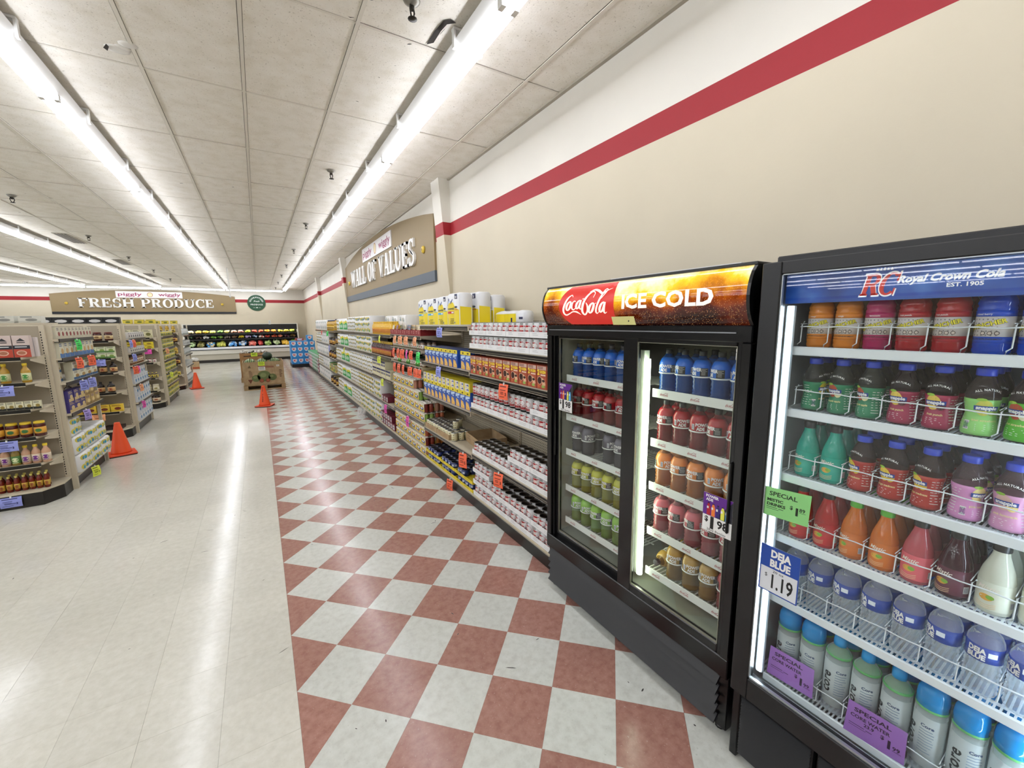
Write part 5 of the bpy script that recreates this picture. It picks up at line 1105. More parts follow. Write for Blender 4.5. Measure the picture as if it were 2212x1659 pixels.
for i, (x, y) in enumerate(((0.80, 0.055), (0.805, 0.13), (0.80, 0.205))): place(CRM, bx(1, x, y, LEV[1][3] + 0.001), WR, 'loose cream label soup can at the tray end, %s from the front' % ORD[i], 'can', 'loose soup cans')
for i, (x, y) in enumerate(((0.70, 0.12), (0.63, 0.19))): place(CRM, bx(1, x, y, LEV[1][3] + 0.1005), WR, 'cream label soup can stacked on the others, %s from the front' % ORD[i], 'can', 'stacked soup cans')
place(tray_spec(0.42, 0.30, 0.10, CARD, 'cardboard_box', '#7d6648'), bx(1, 1.06, 0.14, LEV[1][3] + 0.001), WR - 0.12, 'open empty cardboard box on the shelf beside the soup cans', 'box')
for l in range(2):
    for t in range(3):
        place(TRY, bx(1, 0.22 + 0.44 * t, 0.006, 0.1315 + 0.085 * l), WR, 'yellow carton tray of blue cans, %s from left in the %s layer' % (ORD[t], ('lower', 'upper')[l]), 'tray', 'yellow trays')
        for d_ in range(3):
            for i in range(4):
                if l == 1 and t == 2 and i > 1: continue
                place(BLU, bx(1, 0.088 + 0.44 * t + 0.0885 * i, 0.055 + 0.0885 * d_, 0.135 + 0.085 * l), WR + random.uniform(-1, 1), ('blue can, %s from left in the %s yellow trays' % (ORD[4 * t + i], ('lower', 'upper')[l])) if d_ == 0 else 'blue can, %s from left, %s row in the %s yellow trays' % (ORD[4 * t + i], ORD[d_], ('lower', 'upper')[l]), 'can', 'blue cans' if d_ == 0 else 'blue cans behind')
# bay 2: seasoning, spice jars, juice packs
PKC = ('#c9b98a', '#7f2a22', '#3c5a34', '#d8cfc0', '#2f4a6a', '#a8812c')
RTR = tray_spec(0.18, 0.2, 0.07, '#8a1f22', 'red_display_tray', '#d8a89a')
for t in range(7):
    x = 0.10 + 0.188 * t; place(RTR, bx(2, x, 0.005, LEV[2][0] + 0.001), WR, 'red display tray of seasoning packets, %s from left' % ORD[t], 'tray', 'seasoning trays')
    for i in range(4):
        m = MB().hexa([(-0.035, 0, 0), (0.035, 0, 0), (0.035, 0.006, 0), (-0.035, 0.006, 0), (-0.035, 0.03, 0.125), (0.035, 0.03, 0.125), (0.035, 0.034, 0.125), (-0.035, 0.034, 0.125)], M(PKC[(t + i) % 6], 0.35)); b = MB().ell(lambda a, c, d=0: (a, c * 0.24 - d - 0.0005, c), 0, 0.095, 0.02, 0.012, M(PKC[(t + i + 3) % 6], 0.4), 0.001, 8)
        place(('seasoning_packet', m.mesh('packet'), [('print', b.mesh('print'))]), bx(2, x - 0.045 + 0.03 * (i % 4), 0.02 + 0.042 * i, LEV[2][0] + 0.006), WR + random.uniform(-0.2, 0.2), 'seasoning packet leaning in the %s red display tray, %s from the front' % (ORD[t], ORD[i]), 'packet', 'seasoning packets')
row_of([SPJ2, SPJ2, SPJ, SPJ2], 2, [0.05 + 0.077 * i for i in range(17)], 0.05, LEV[2][1] + 0.001, 'spice jar', 'on the shelf under the red trays', 'jar', 'upper spice jars', back=2, dy=0.066)
row_of([SPJ2, SPJ2, SPJ2, GRJ, GRJ], 2, [0.05 + 0.077 * i for i in range(17)], 0.05, LEV[2][2] + 0.001, 'spice jar', 'above the juice packs', 'jar', 'lower spice jars', back=2, dy=0.068)
for l in range(4):
    for i in range(7 if l < 2 else (6 if l == 2 else 5)):
        for q in range(2): place(SIX[(i * 2 + l + q * 3) % 5], bx(2, 0.1 + 0.1875 * i, 0.012 + 0.136 * q, LEV[2][3] + 0.001 + 0.126 * l), WR, ('juice six-pack in yellow sleeve, %s from left in layer %s' % (ORD[i], ('one', 'two', 'three', 'four')[l])) if q == 0 else 'juice six-pack in yellow sleeve, %s from left, back row, layer %s' % (ORD[i], ('one', 'two', 'three', 'four')[l]), 'juice pack', 'juice packs' if q == 0 else 'juice packs behind')
for l in range(3):
    for i in range(7):
        for q in range(2): place(SIX[(i + l * 2 + q) % 5], bx(2, 0.102 + 0.186 * i, 0.012 + 0.136 * q, 0.1315 + 0.126 * l), WR, ('juice six-pack in yellow sleeve, %s from left on the base deck, layer %s' % (ORD[i], ('one', 'two', 'three')[l])) if q == 0 else 'juice six-pack in yellow sleeve, %s from left, back row, base deck layer %s' % (ORD[i], ('one', 'two', 'three')[l]), 'juice pack', 'juice packs' if q == 0 else 'base juice packs behind')
# bay 3: mustard, sauces, tubs, maroon boxes
row_of(MUS, 3, [0.19 + 0.078 * i for i in range(15)], 0.05, LEV[3][0] + 0.001, 'yellow mustard bottle', 'on the top shelf', 'bottle', 'mustard bottles', back=1, dy=0.08)
for i in range(3): place(WHT, bx(3, 0.30 + 0.42 * i, 0.24, LEV[3][0] + 0.001), WR, 'white roll pack behind the mustard bottles, %s from left' % ORD[i], 'paper rolls', 'rolls behind the mustard')
row_of(BBQ, 3, [0.05 + 0.0735 * i for i in range(17)], 0.045, LEV[3][1] + 0.001, 'dark barbecue sauce bottle', 'under the mustard', 'bottle', 'sauce bottles', back=1, dy=0.075)
for l in range(2): row_of(TUB, 3, ([0.17 + 0.29 * i for i in range(4)], [0.17 + 0.29 * i for i in range(3)])[l], 0.01, LEV[3][2] + 0.001 + 0.126 * l, 'yellow and blue tub pack', 'in the %s layer' % ('lower', 'upper')[l], 'tub pack', 'tub packs')
row_of(PUR, 3, [0.62, 0.75, 0.88], 0.012, LEV[3][3] + 0.001, 'maroon box with white panel', 'on the half-empty shelf', 'box', 'maroon boxes', rz=0.08)
for l in range(2): row_of(PUR, 3, [0.50 + 0.135 * i for i in range(6 - l)], 0.015, 0.1315 + 0.101 * l, 'maroon box with white panel', 'on the base deck, %s layer' % ('lower', 'upper')[l], 'box', 'maroon boxes', rz=0.08)
for l in range(2): row_of(TPY, 3, [0.215], 0.02, (LEV[3][3] if l else 0.1305) + 0.001, 'white roll pack with yellow and blue print', 'by the maroon boxes, %s' % ('base deck', 'shelf')[l], 'paper rolls')
# bays 4 to 9: paper goods, oil, jars
TPW = {4: [TPY, TPY, TPL, TPS, TPY], 5: [TPL, TPL, TPL, TPL, TPL], 6: [TPQ, TPQ, TPQ, TPQ, TPQ], 8: [WHT, WHT, WHT, WHT, WHT], 9: [WHT, TPQ, WHT, TPQ, WHT]}
LN = ('top shelf', 'second shelf', 'third shelf', 'fourth shelf', 'base deck')
def paper(k, l, xs, sp=None):
    z = (LEV[k] + (0.1305,))[l] + 0.001; sp = sp or TPW[k][l]; n = 2 if sp is TPS else 1
    for q in range(n): row_of(sp, k, xs, 0.012, z + 0.156 * q, 'white roll pack with coloured marks' if sp is not GRN else 'green and white towel pack', '%s, %s%s' % (BSH[k], LN[l], ', upper layer' if q else ''), 'paper rolls', 'paper roll packs')
for k in (4, 5, 8, 9):
    for l in range(5): paper(k, l, [0.23 + 0.43 * i for i in range(3)] if k not in (5,) else [0.735, 1.125])
for l in range(5):
    paper(5, l, [0.265], GRN); paper(6, l, [1.055], GRN); paper(6, l, [0.20, 0.58] if l > 1 else [0.58])
OIL = bottle_spec('cooking_oil_bottle', 0.05, 0.28, '#b98f1c', '#d9b13a', '#16244e', 0.35, 0.7, (0.1, 0.45), '#3a2c14'); BRJ = JAR('#3a1710', '#c99a3a', '#16120e', 'dark_jar', 0.062, 0.19, '#5c1a14'); CRB = carton('cracker_box', 0.2, 0.15, 0.19, '#b8a878', lambda b, f, w, h_: (b.rect(f, -w * .5, w * .5, 0, h_ * .4, M('#d9b92c', 0.4), 0.0003), b.ell(f, 0, h_ * .3, w * .3, h_ * .2, M('#4a3a1c', 0.4), 0.0007, 10), b.rect(f, -w * .4, w * .4, h_ * .6, h_ * .8, M('#8d8468', 0.5), 0.0005)))
GNB = carton('green_snack_box', 0.19, 0.15, 0.2, '#3f8a34', lambda b, f, w, h_: (b.rect(f, -w * .5, w * .5, h_ * .3, h_ * .62, M('#d6c83a', 0.4), 0.0003), b.rect(f, -w * .5, w * .5, h_ * .74, h_ * .86, M('#dfe6d2', 0.4), 0.0003)))
for l in range(5):
    z = (LEV[7] + (0.1305,))[l] + 0.001; nm = 'in the green roll bay, ' + LN[l]
    if l == 0: row_of(OIL, 7, [0.08 + 0.112 * i for i in range(11)], 0.06, z, 'golden cooking oil bottle', nm, 'bottle', 'oil bottles'); row_of(OIL, 6, [0.08 + 0.112 * i for i in range(3)], 0.06, LEV[6][0] + 0.001, 'golden cooking oil bottle', 'in the third paper towel bay', 'bottle', 'oil bottles')
    elif l == 1: row_of([CRB, BRJ, BRJ], 7, [0.14, 0.32, 0.46, 0.68, 0.86, 1.0, 1.2], 0.07, z, 'brown box or dark jar', nm, 'groceries', 'brown groceries'); row_of(BRJ, 6, [0.1, 0.26], 0.07, LEV[6][1] + 0.001, 'dark jar', 'in the third paper towel bay', 'jar')
    elif l == 2: row_of([BRJ, CRB], 7, [0.1, 0.3, 0.52, 0.72, 0.94, 1.16], 0.07, z, 'yellow label jar or box', nm, 'groceries', 'yellow groceries')
    elif l == 3: row_of([GNB, CRB, CRB], 7, [0.12 + 0.215 * i for i in range(6)], 0.01, z, 'green or tan snack box', nm, 'box', 'snack boxes far')
    else: row_of([BRJ, CRB], 7, [0.1, 0.3, 0.52, 0.74, 0.96, 1.18], 0.07, z, 'dark jar or tan box', nm, 'groceries', 'base groceries')
m = MB(); f_ = random.Random(3)
for k in range(7): m.sph((f_.uniform(-.07, .07), f_.uniform(-.02, .03), f_.uniform(-.09, .07)), f_.uniform(.035, .06), CLEARP, 8, 6, (1, .5, 1.2))
o = tag(obj('plastic_wrap', m.mesh('plastic_wrap'), None, (1.535, 5.95, 0.10)), 'torn clear plastic wrap hanging over the kick plate by the toilet rolls', 'plastic wrap')

# ------------------------------------------------------------------ hanging price tags
TCOL = {'lav': '#8f97dc', 'cor': '#ef6a45', 'pea': '#efa878', 'pin': '#e857b4', 'gre': '#3fd860', 'yel': '#dcea4a', 'red': '#e2453c', 'lil': '#a695d8'}
TNAME = {'lav': 'lavender blue', 'cor': 'coral orange', 'pea': 'peach', 'pin': 'bright pink', 'gre': 'bright green', 'yel': 'yellow green', 'red': 'red', 'lil': 'lilac'}
_TG = {}
def tag_spec(c, w, h_):
    k = (c, round(w, 2), round(h_, 2))
    if k not in _TG:
        m = MB(); n = 4; vs = []
        for i in range(n + 1):
            z = -h_ * i / n; y = -0.012 * math.sin(PI * i / n * 0.8)
            vs += [(-w / 2, y, z), (w / 2, y, z), (-w / 2, y + 0.0006, z), (w / 2, y + 0.0006, z)]
        fs = []
        for i in range(n):
            a = 4 * i; fs += [(a, a + 4, a + 5, a + 1), (a + 2, a + 3, a + 7, a + 6), (a, a + 2, a + 6, a + 4), (a + 1, a + 5, a + 7, a + 3)]
        m.add(vs, fs, M(TCOL[c], 0.6)); b = MB(); fn = lambda a, t, d=0.0: (a, -0.012 * math.sin(PI * (-t / h_) * 0.8) - 0.001 - d, t)
        ink = M({'lav': '#2a2f6a', 'lil': '#33286a', 'gre': '#0f4a1c', 'yel': '#4a5212', 'pin': '#6d1450'}.get(c, '#6d1c10'), 0.5)
        rn = random.Random(len(_TG))
        for i, (t, a, q) in enumerate(((.12, .4, .07), (.36, .36, .05), (.50, .3, .05), (.60, .28, .05))): b.rect(fn, -w * a, w * a * rn.uniform(.1, .8), -h_ * (t + q), -h_ * t, ink, 0.0)
        b.flat(text(rn.choice(('5', '3', '2', '7')), h_ * .2, 0.04), fn, ink, 0.0, (w * .28, -h_ * .72)); b.rect(fn, -w * .4, w * .1, -h_ * .84, -h_ * .80, ink, 0.0)
        _TG[k] = ('price_tag', m.mesh('tag_paper'), [('print', b.mesh('print')), ('clip', MB().box(-0.006, 0.006, -0.002, 0.006, -0.01, 0.012, M('#dfe2e0', 0.3)).mesh('clip'))])
    return _TG[k]
RT = [('lav', 2.01, 1.708, .092), ('lav', 2.08, 1.298, .109), ('cor', 0.70, 1.300, .125), ('cor', 1.52, 0.518, .149), ('cor', 1.88, 0.124, .122), ('cor', 0.81, 0.535, .118), ('pea', 3.69, 1.61, .099), ('pea', 3.44, 1.609, .095), ('pea', 3.19, 1.616, .091), ('pea', 2.83, 1.601, .087),
 ('cor', 3.78, 1.407, .122), ('cor', 3.57, 1.405, .119), ('cor', 3.39, 1.408, .116), ('cor', 3.01, 1.412, .109), ('pin', 3.18, 1.414, .112), ('gre', 2.73, 1.411, .127), ('cor', 3.78, 1.184, .125), ('cor', 3.57, 1.182, .121), ('cor', 3.37, 1.18, .118), ('cor', 3.08, 1.194, .112), ('cor', 2.87, 1.19, .108), ('cor', 2.73, 1.187, .105),
 ('yel', 4.55, 1.583, .105), ('yel', 4.66, 1.254, .093), ('yel', 4.54, .875, .11), ('pin', 4.43, .485, .136), ('pin', 3.29, .543, .15), ('gre', 10.29, 1.521, .131), ('red', 11.48, 1.541, .114), ('lav', 10.16, 1.11, .16), ('yel', 7.82, 1.237, .087)]
near = ('the towel packs', 'the upper pasta boxes', 'the snack boxes', 'the blue cans', 'the yellow trays', 'the shelf under the pegboard')
cnt = {}
for i, (c, y, z, h_) in enumerate(RT):
    lv = [v for q in LEV for v in q]
    key = (c, 'upper' if z > 1.5 else 'middle' if z > 1.3 else 'lower' if z > 0.9 else 'lowest'); cnt[key] = cnt.get(key, 0) + 1
    lab = '%s paper price tag hanging by %s' % (TNAME[c], near[i]) if i < 6 else '%s paper price tag, %s of its colour along the %s shelf edges' % (TNAME[c], ORD[cnt[key] - 1], key[1])
    k = min(int((y - 0.048) / BAY), 9); zt = min((v for v in LEV[k] + (0.13,)), key=lambda v: abs(v - 0.02 - (z + h_ / 2)))
    ztop = zt - 0.018 if abs(zt - 0.018 - (z + h_ / 2)) < 0.09 else z + h_ / 2
    place(tag_spec(c, 0.085 if i > 5 else 0.105, max(h_, 0.10)), (GX - 0.022, y, ztop), WR + random.uniform(-0.1, 0.45), lab, 'price tag', 'shelf price tags')
# ------------------------------------------------------------------ aisle shelving on the other side
PANEL = M('#a89e8b', 0.55)
def run_unit(y, L, levels, base, label):
    """aisle face looking to -Y, its end at x = -1.90"""
    r = tag(obj('aisle_shelving', None, None, (-1.90, y, 0)), label, 'shelving', 'aisle shelving runs')
    D = 0.37
    k = MB().prism([(-L, 0.0), (-0.12, 0.0), (-0.01, 0.17), (-0.01, D), (-L, D)], lambda a, c, d: (a, c, d), 0.0, base - 0.02, KICK); obj('kick_plate', k.mesh('kick_plate'), r)
    k = MB().prism([(-L, -0.003), (-0.12, -0.003), (-0.008, 0.17), (-0.008, D), (-L, D)], lambda a, c, d: (a, c, d), base - 0.02, base, TANL); obj('base_deck', k.mesh('base_deck'), r)
    obj('back_panel', MB().box(-L, -0.05, D, D + 0.012, base, 1.80, PANEL).mesh('back_panel'), r)
    p = MB().box(-0.05, -0.012, D - 0.012, D + 0.02, 0.0, 1.81, TANL)
    for i in range(58): p.box(-0.045, -0.036, D - 0.0128, D - 0.012, base + 0.03 + i * 0.027, base + 0.045 + i * 0.027, INK)
    p = p.mesh('upright_post'); obj('upright_post', p, r); obj('upright_post', p, r, (-1.22, 0, 0))
    for z in levels:
        s_ = obj('shelf', MB().prism([(-L, 0.02), (-0.09, 0.02), (-0.035, 0.16), (-0.035, D - 0.02), (-L, D - 0.02)], lambda a, c, d: (a, c, d), z - 0.02, z, TANL).mesh('shelf'), r)
        obj('price_channel', MB().box(-L, -0.10, 0.014, 0.02, z - 0.036, z + 0.001, CHAN).box(-L, -0.10, 0.010, 0.014, z - 0.036, z - 0.031, TANL).mesh('price_channel'), s_)
        obj('bracket', MB().prism([(0.03, z - 0.02), (D - 0.02, z - 0.02), (D - 0.02, z - 0.10), (0.03, z - 0.035)], lambda a, c, d: (d, a, c), -0.045, -0.04, TANL).mesh('bracket'), s_)
    return r
def end_unit(y, wid, levels, base, label, dep=0.46):
    """end display looking to +X; its near side post stands at y"""
    r = tag(obj('end_shelving', None, None, (-1.83, y, 0), PI / 2), label, 'shelving', 'aisle end shelving')
    obj('kick_plate', MB().box(0, wid, 0.09, 0.12, 0, base - 0.02, KICK).mesh('kick_plate'), r); obj('base_deck', MB().box(0, wid, 0.03, dep, base - 0.02, base, TANL).mesh('base_deck'), r)
    obj('back_panel', MB().box(0, wid, dep, dep + 0.012, 0, 1.79, PANEL).mesh('back_panel'), r)
    p = MB().box(-0.005, 0.035, 0.045, 0.085, 0, 1.815, TANL).mesh('side_post'); obj('side_post', p, r)
    p = MB().box(wid, wid + 0.03, 0.055, 0.085, 0, 1.80, TANL).mesh('side_post'); obj('side_post', p, r)
    for z in levels:
        s_ = obj('shelf', MB().box(0.004, wid - 0.004, 0.006, dep - 0.01, z - 0.02, z, TANL).mesh('shelf'), r); obj('price_channel', MB().box(0.02, wid - 0.02, 0.0, 0.006, z - 0.036, z + 0.002, CHAN).mesh('price_channel'), s_)
    return r
RY = (3.80, 6.60, 9.45, 12.40)
RL = [((1.50, 1.25, 0.985, 0.705, 0.43), 0.16), ((1.57, 1.30, 1.07, 0.76, 0.45), 0.155), ((1.54, 1.31, 1.0, 0.67, 0.39), 0.13), ((1.60, 1.33, 1.02, 0.72, 0.42), 0.13)]
EL = [((1.66, 1.455, 1.188, 0.845), 0.16), ((1.58, 1.345, 1.14, 0.82, 0.51), 0.19), ((1.55, 1.285, 1.02, 0.75, 0.46), 0.19), ((1.50, 1.22, 0.95, 0.62), 0.17)]
EW = (1.13, 1.18, 1.42, 1.35)
RN = ('nearest aisle', 'second aisle', 'third aisle', 'farthest aisle')
for i in range(4):
    run_unit(RY[i], 1.9 if i else 1.3, RL[i][0], RL[i][1], 'beige shelving face at the end of the %s' % RN[i]); end_unit(RY[i] + 0.40, EW[i], EL[i][0], EL[i][1], 'beige end shelving of the %s looking onto the cream floor' % RN[i])
def face(i, l, sp, xs, what, cat, y=0.05, zo=0.0, rz=0.1):
    z = (RL[i][0] + (RL[i][1],))[l] + 0.001 + zo
    for k, x in enumerate(xs): place(sp[k % len(sp)] if isinstance(sp, list) else sp, (x, RY[i] + y, z), random.uniform(-rz, rz), '%s, %s from the post, %s aisle, shelf %s%s' % (what, ORD[k], RN[i].split()[0], ('one', 'two', 'three', 'four', 'five', 'six')[l], ' upper layer' if zo else ''), cat, what + ' aisle goods')
def endr(i, l, sp, xs, what, cat, y=0.02, zo=0.0, rz=0.0, lay=''):
    z = (EL[i][0] + (EL[i][1],))[l] + 0.001 + zo
    for k, x in enumerate(xs): place(sp[k % len(sp)] if isinstance(sp, list) else sp, (-1.83 - y, RY[i] + 0.40 + x + 0.03, z), PI / 2 + random.uniform(-rz, rz), '%s, %s along, %s end display, shelf %s%s' % (what, ORD[k], RN[i].split()[0], ('one', 'two', 'three', 'four', 'five', 'six')[l], lay), cat, what + ' end display')
def simple_box(name, w, d, h_, col, band, spot, spc2=None):
    return carton(name, w, d, h_, col, lambda b, f, W, H_: (b.rect(f, -W / 2, W / 2, 0, H_ * .28, M(band, 0.45), 0.0003), b.ell(f, W * .08, H_ * .42, W * .28, H_ * .2, M(spot, 0.45), 0.0007, 10), lines(b, f, -W * .4, W * .35, H_ * .92, 2, H_ * .12, M(spc2 or '#3a3a44', 0.5), 0.0006, H_ * .05)))
# nearest aisle face
CHIP = carton('cracker_box', 0.113, 0.06, 0.21, '#cbbab4', lambda b, f, w, h_: (b.rect(f, -w / 2, w / 2, 0, h_ * .38, M('#b5442e', 0.45), 0.0003), b.rect(f, -w / 2, w / 2, h_ * .38, h_ * .55, M('#1f2430', 0.45), 0.0003), b.ell(f, -w * .05, h_ * .2, w * .32, h_ * .12, M('#d8b09a', 0.45), 0.0007, 12), b.ell(f, -w * .05, h_ * .2, w * .24, h_ * .08, M('#a86a50', 0.45), 0.001, 12), b.poly(f, [(-w * .28, h_ * .74), (0, h_ * .88), (w * .28, h_ * .74)], M('#2a2a30', 0.45), 0.0006), b.rect(f, -w * .25, w * .25, h_ * .66, h_ * .70, M('#2a2a30', 0.45), 0.0006), lines(b, f, -w * .4, w * .4, h_ * .5, 1, 0.02, M('#d8d8d8', 0.5), 0.0006, h_ * .04)))
face(0, 0, CHIP, [-1.985, -2.105, -2.225, -2.345, -2.465], 'white and red cracker box', 'box', 0.04, rz=0.03)
face(0, 0, carton('slim_box', 0.017, 0.05, 0.19, '#d8cfcc'), [-1.917, -1.937, -1.957 + 0.0], 'slim white box', 'box', 0.12, rz=0.0)
DRS = lambda c, l, k, mk: bottle_spec('dressing_bottle', 0.034, 0.19, c, l, k, 0.45, 0.58, (0.12, 0.5), mk)
face(0, 1, DRS('#b08a2a', '#cfd0a0', '#d9bd2c', '#3f8a3a'), [-2.0, -2.14, -2.27, -2.4], 'yellow dressing bottle with green label', 'bottle', 0.07)
face(0, 2, simple_box('rice_box', 0.055, 0.03, 0.08, '#d3cfb0', '#1d1f1a', '#8d7a3a'), [-1.955 - 0.059 * i for i in range(9)], 'small cream rice box', 'box', 0.04, rz=0.03)
face(0, 3, JAR('#4a1412', '#d9a13a', '#d9b92c', 'sauce_jar', 0.043, 0.15, '#2f6b34'), [-1.975, -2.07, -2.165, -2.26, -2.355], 'dark red sauce jar', 'jar', 0.07)
face(0, 4, [DRS('#c49a7c', '#d8c7b0', '#d9bd2c', '#6d2a86')] * 3 + [DRS('#8f7a3a', '#4f7f3a', '#d9bd2c', '#d9e0b0')], [-1.965, -2.035, -2.105, -2.175, -2.245, -2.315], 'pinkish dressing bottle', 'bottle', 0.07, rz=0.05)
HOT = bottle_spec('hot_sauce_bottle', 0.022, 0.16, '#6d1c0c', '#c9a23a', '#d6c86a', 0.42, 0.62, (0.16, 0.5), '#8a4a1c')
face(0, 5, HOT, [-2.0 - 0.052 * i for i in range(8)], 'red hot sauce bottle with cream cap', 'bottle', 0.08); face(0, 5, HOT, [-2.02 - 0.052 * i for i in range(8)], 'red hot sauce bottle in the second line', 'bottle', 0.16)
# nearest end display
endr(0, 0, simple_box('rice_box', 0.10, 0.06, 0.125, '#d6d2be', '#c2bda6', '#8a2f2c'), [0.07 + 0.108 * i for i in range(10)], 'cream rice box', 'box')
endr(0, 1, simple_box('pasta_box', 0.125, 0.05, 0.165, '#d9d6c0', '#3d6ca8', '#b8935a', '#2f568f'), [0.08 + 0.135 * i for i in range(8)], 'cream and blue pasta box', 'box')
SB = simple_box('small_pasta_box', 0.20, 0.07, 0.10, '#d6d3bc', '#2f5f8f', '#a8864a')
for l in range(2): endr(0, 2, SB, [0.38 + 0.205 * i for i in range(4)], 'small cream pasta box', 'box', zo=0.101 * l, lay=(' lower layer', ' upper layer')[l])
endr(0, 2, SB, [0.14], 'small cream pasta box stacked by the post', 'box', y=0.1); endr(0, 2, SB, [0.14], 'small cream pasta box atop the stack', 'box', y=0.1, zo=0.101)
PB = simple_box('macaroni_box', 0.16, 0.07, 0.12, '#3a2f78', '#c9b27a', '#d3bc84', '#c9b27a'); TB = simple_box('macaroni_box', 0.16, 0.07, 0.12, '#b3975c', '#8f7440', '#d9c48a', '#4a3f70')
for l in range(2): endr(0, 3, [PB, PB, PB, TB, TB, TB], [0.1 + 0.168 * i for i in range(6 - l)], 'purple or tan macaroni box', 'box', zo=0.121 * l, lay=(' lower layer', ' upper layer')[l], rz=0.06)
BIGR = pack('toilet_roll_pack', 0.345, 0.3, 0.205, 3, 2, '#e9eaea', pf_dots(('#d9c94a', '#1f9ac0', '#2f7fa8'), 4, 2))
for l in range(3): endr(0, 4, BIGR, [0.20, 0.563, 0.925][:3 if l < 2 else 1], 'big white toilet roll pack', 'paper rolls', y=0.0 + 0.02 * l, zo=0.207 * l, rz=0.02, lay=(' bottom layer', ' middle layer', ' top')[l])
# second aisle face and end
DJ = JAR('#42140e', '#cdb483', '#5c1a12', 'jelly_jar', 0.05, 0.13, '#7a5a34')
face(1, 0, DJ, [-2.0, -2.125, -2.25, -2.375, -2.5], 'dark red jelly jar', 'jar', 0.08); GB = simple_box('soup_mix_box', 0.098, 0.06, 0.088, '#d2d6b4', '#4f7a3a', '#7f9a4a')
for l in range(2): face(1, 1, GB, [-2.0 - 0.102 * i for i in range(6)], 'white and green soup mix box', 'box', 0.05, zo=0.0885 * l, rz=0.03)
DBT = bottle_spec('barbecue_jug', 0.045, 0.17, '#1c0d0a', '#c9a26a', '#0f0a08', 0.35, 0.62, (0.12, 0.5), '#8a3a1c')
face(1, 2, DBT, [-2.0, -2.12, -2.24, -2.36], 'dark barbecue jug', 'bottle', 0.08); face(1, 3, DBT, [-2.06, -2.18, -2.30, -2.42, -2.54], 'dark barbecue jug', 'bottle', 0.08)
face(1, 4, simple_box('cookie_box', 0.145, 0.07, 0.115, '#d9b836', '#c9a62c', '#6d2a14', '#6d2a14'), [-2.03, -2.185, -2.34, -2.495], 'yellow cookie box with brown oval', 'box', 0.05, rz=0.04)
face(1, 5, carton('foil_tray', 0.22, 0.2, 0.05, '#2c1714'), [-2.12, -2.36], 'dark flat foil tray', 'tray', 0.08)
WB = simple_box('tea_box', 0.13, 0.1, 0.10, '#d8d6d2', '#b9b6ae', '#2a2a2e'); WBL = simple_box('salt_carton', 0.16, 0.13, 0.135, '#d9dde2', '#c9d0d8', '#3f7fb0', '#8a94a0')
for l in range(1): endr(1, 0, WB, [0.09 + 0.14 * i for i in range(8)], 'white and black tea box', 'box'); endr(1, 1, simple_box('sugar_box', 0.12, 0.1, 0.09, '#dcdad4', '#c9c6c0', '#1c1c20'), [0.08 + 0.128 * i for i in range(8)], 'white box with black mark', 'box')
endr(1, 2, JAR('#8a5a3c', '#d2c3a8', '#3a241c', 'coffee_jar', 0.055, 0.15, '#8a5a3a'), [0.09 + 0.13 * i for i in range(7)], 'brown jar with cream label', 'jar', y=0.08)
for lv, nn in ((3, 2), (4, 2), (5, 2)):
    for l in range(nn): endr(1, lv, WBL, [0.1 + 0.165 * i for i in range(6 - l * (lv == 3))], 'white and blue carton', 'carton', zo=0.1355 * l, y=0.02, lay=(' lower layer', ' upper layer')[l])
# third aisle
face(2, 0, simple_box('cream_bag_box', 0.15, 0.08, 0.17, '#cfcaa6', '#b9b48c', '#6d6a34'), [-2.03, -2.2, -2.37], 'cream package with green mark', 'package', 0.05, rz=0.04)
for l in range(2): face(2, 1, simple_box('yellow_mix_box', 0.15, 0.07, 0.07, '#e0cc2c', '#cdb524', '#8a6a1c'), [-2.04, -2.2, -2.36], 'yellow mix box', 'box', 0.05, zo=0.071 * l, rz=0.03)
face(2, 2, JAR('#cfc8bc', '#d8d4cc', '#7a1420', 'dessert_jar', 0.032, 0.09, '#8a2a34'), [-1.98 - 0.072 * i for i in range(7)], 'white jar with maroon lid', 'jar', 0.07)
face(2, 3, bottle_spec('syrup_bottle', 0.028, 0.12, '#3a2a14', '#d9c23a', '#d9c23a', 0.4, 0.6, (0.1, 0.6), '#2a2a4a'), [-1.98 - 0.066 * i for i in range(7)], 'yellow syrup bottle', 'bottle', 0.07)
face(2, 4, JAR('#c7bd9c', '#d6cfb4', '#cfc7ae', 'mayonnaise_jar', 0.055, 0.14, '#8a7a3a'), [-2.02, -2.15, -2.28, -2.41], 'cream mayonnaise jar', 'jar', 0.08); face(2, 5, JAR('#2c1c14', '#cdb89a', '#14100c', 'coffee_tin', 0.07, 0.17, '#8a4a24'), [-2.04, -2.2, -2.36], 'dark coffee tin with cream label', 'tin', 0.09)
for lv in range(6):
    for l in range(1 if lv == 0 else 2): endr(2, lv, [VEG, VEG, VEG2], [0.06 + 0.083 * i for i in range(16)], 'yellow and green vegetable can', 'can', y=0.06, zo=0.1085 * l, rz=0.5, lay=(' lower layer', ' upper layer')[l])
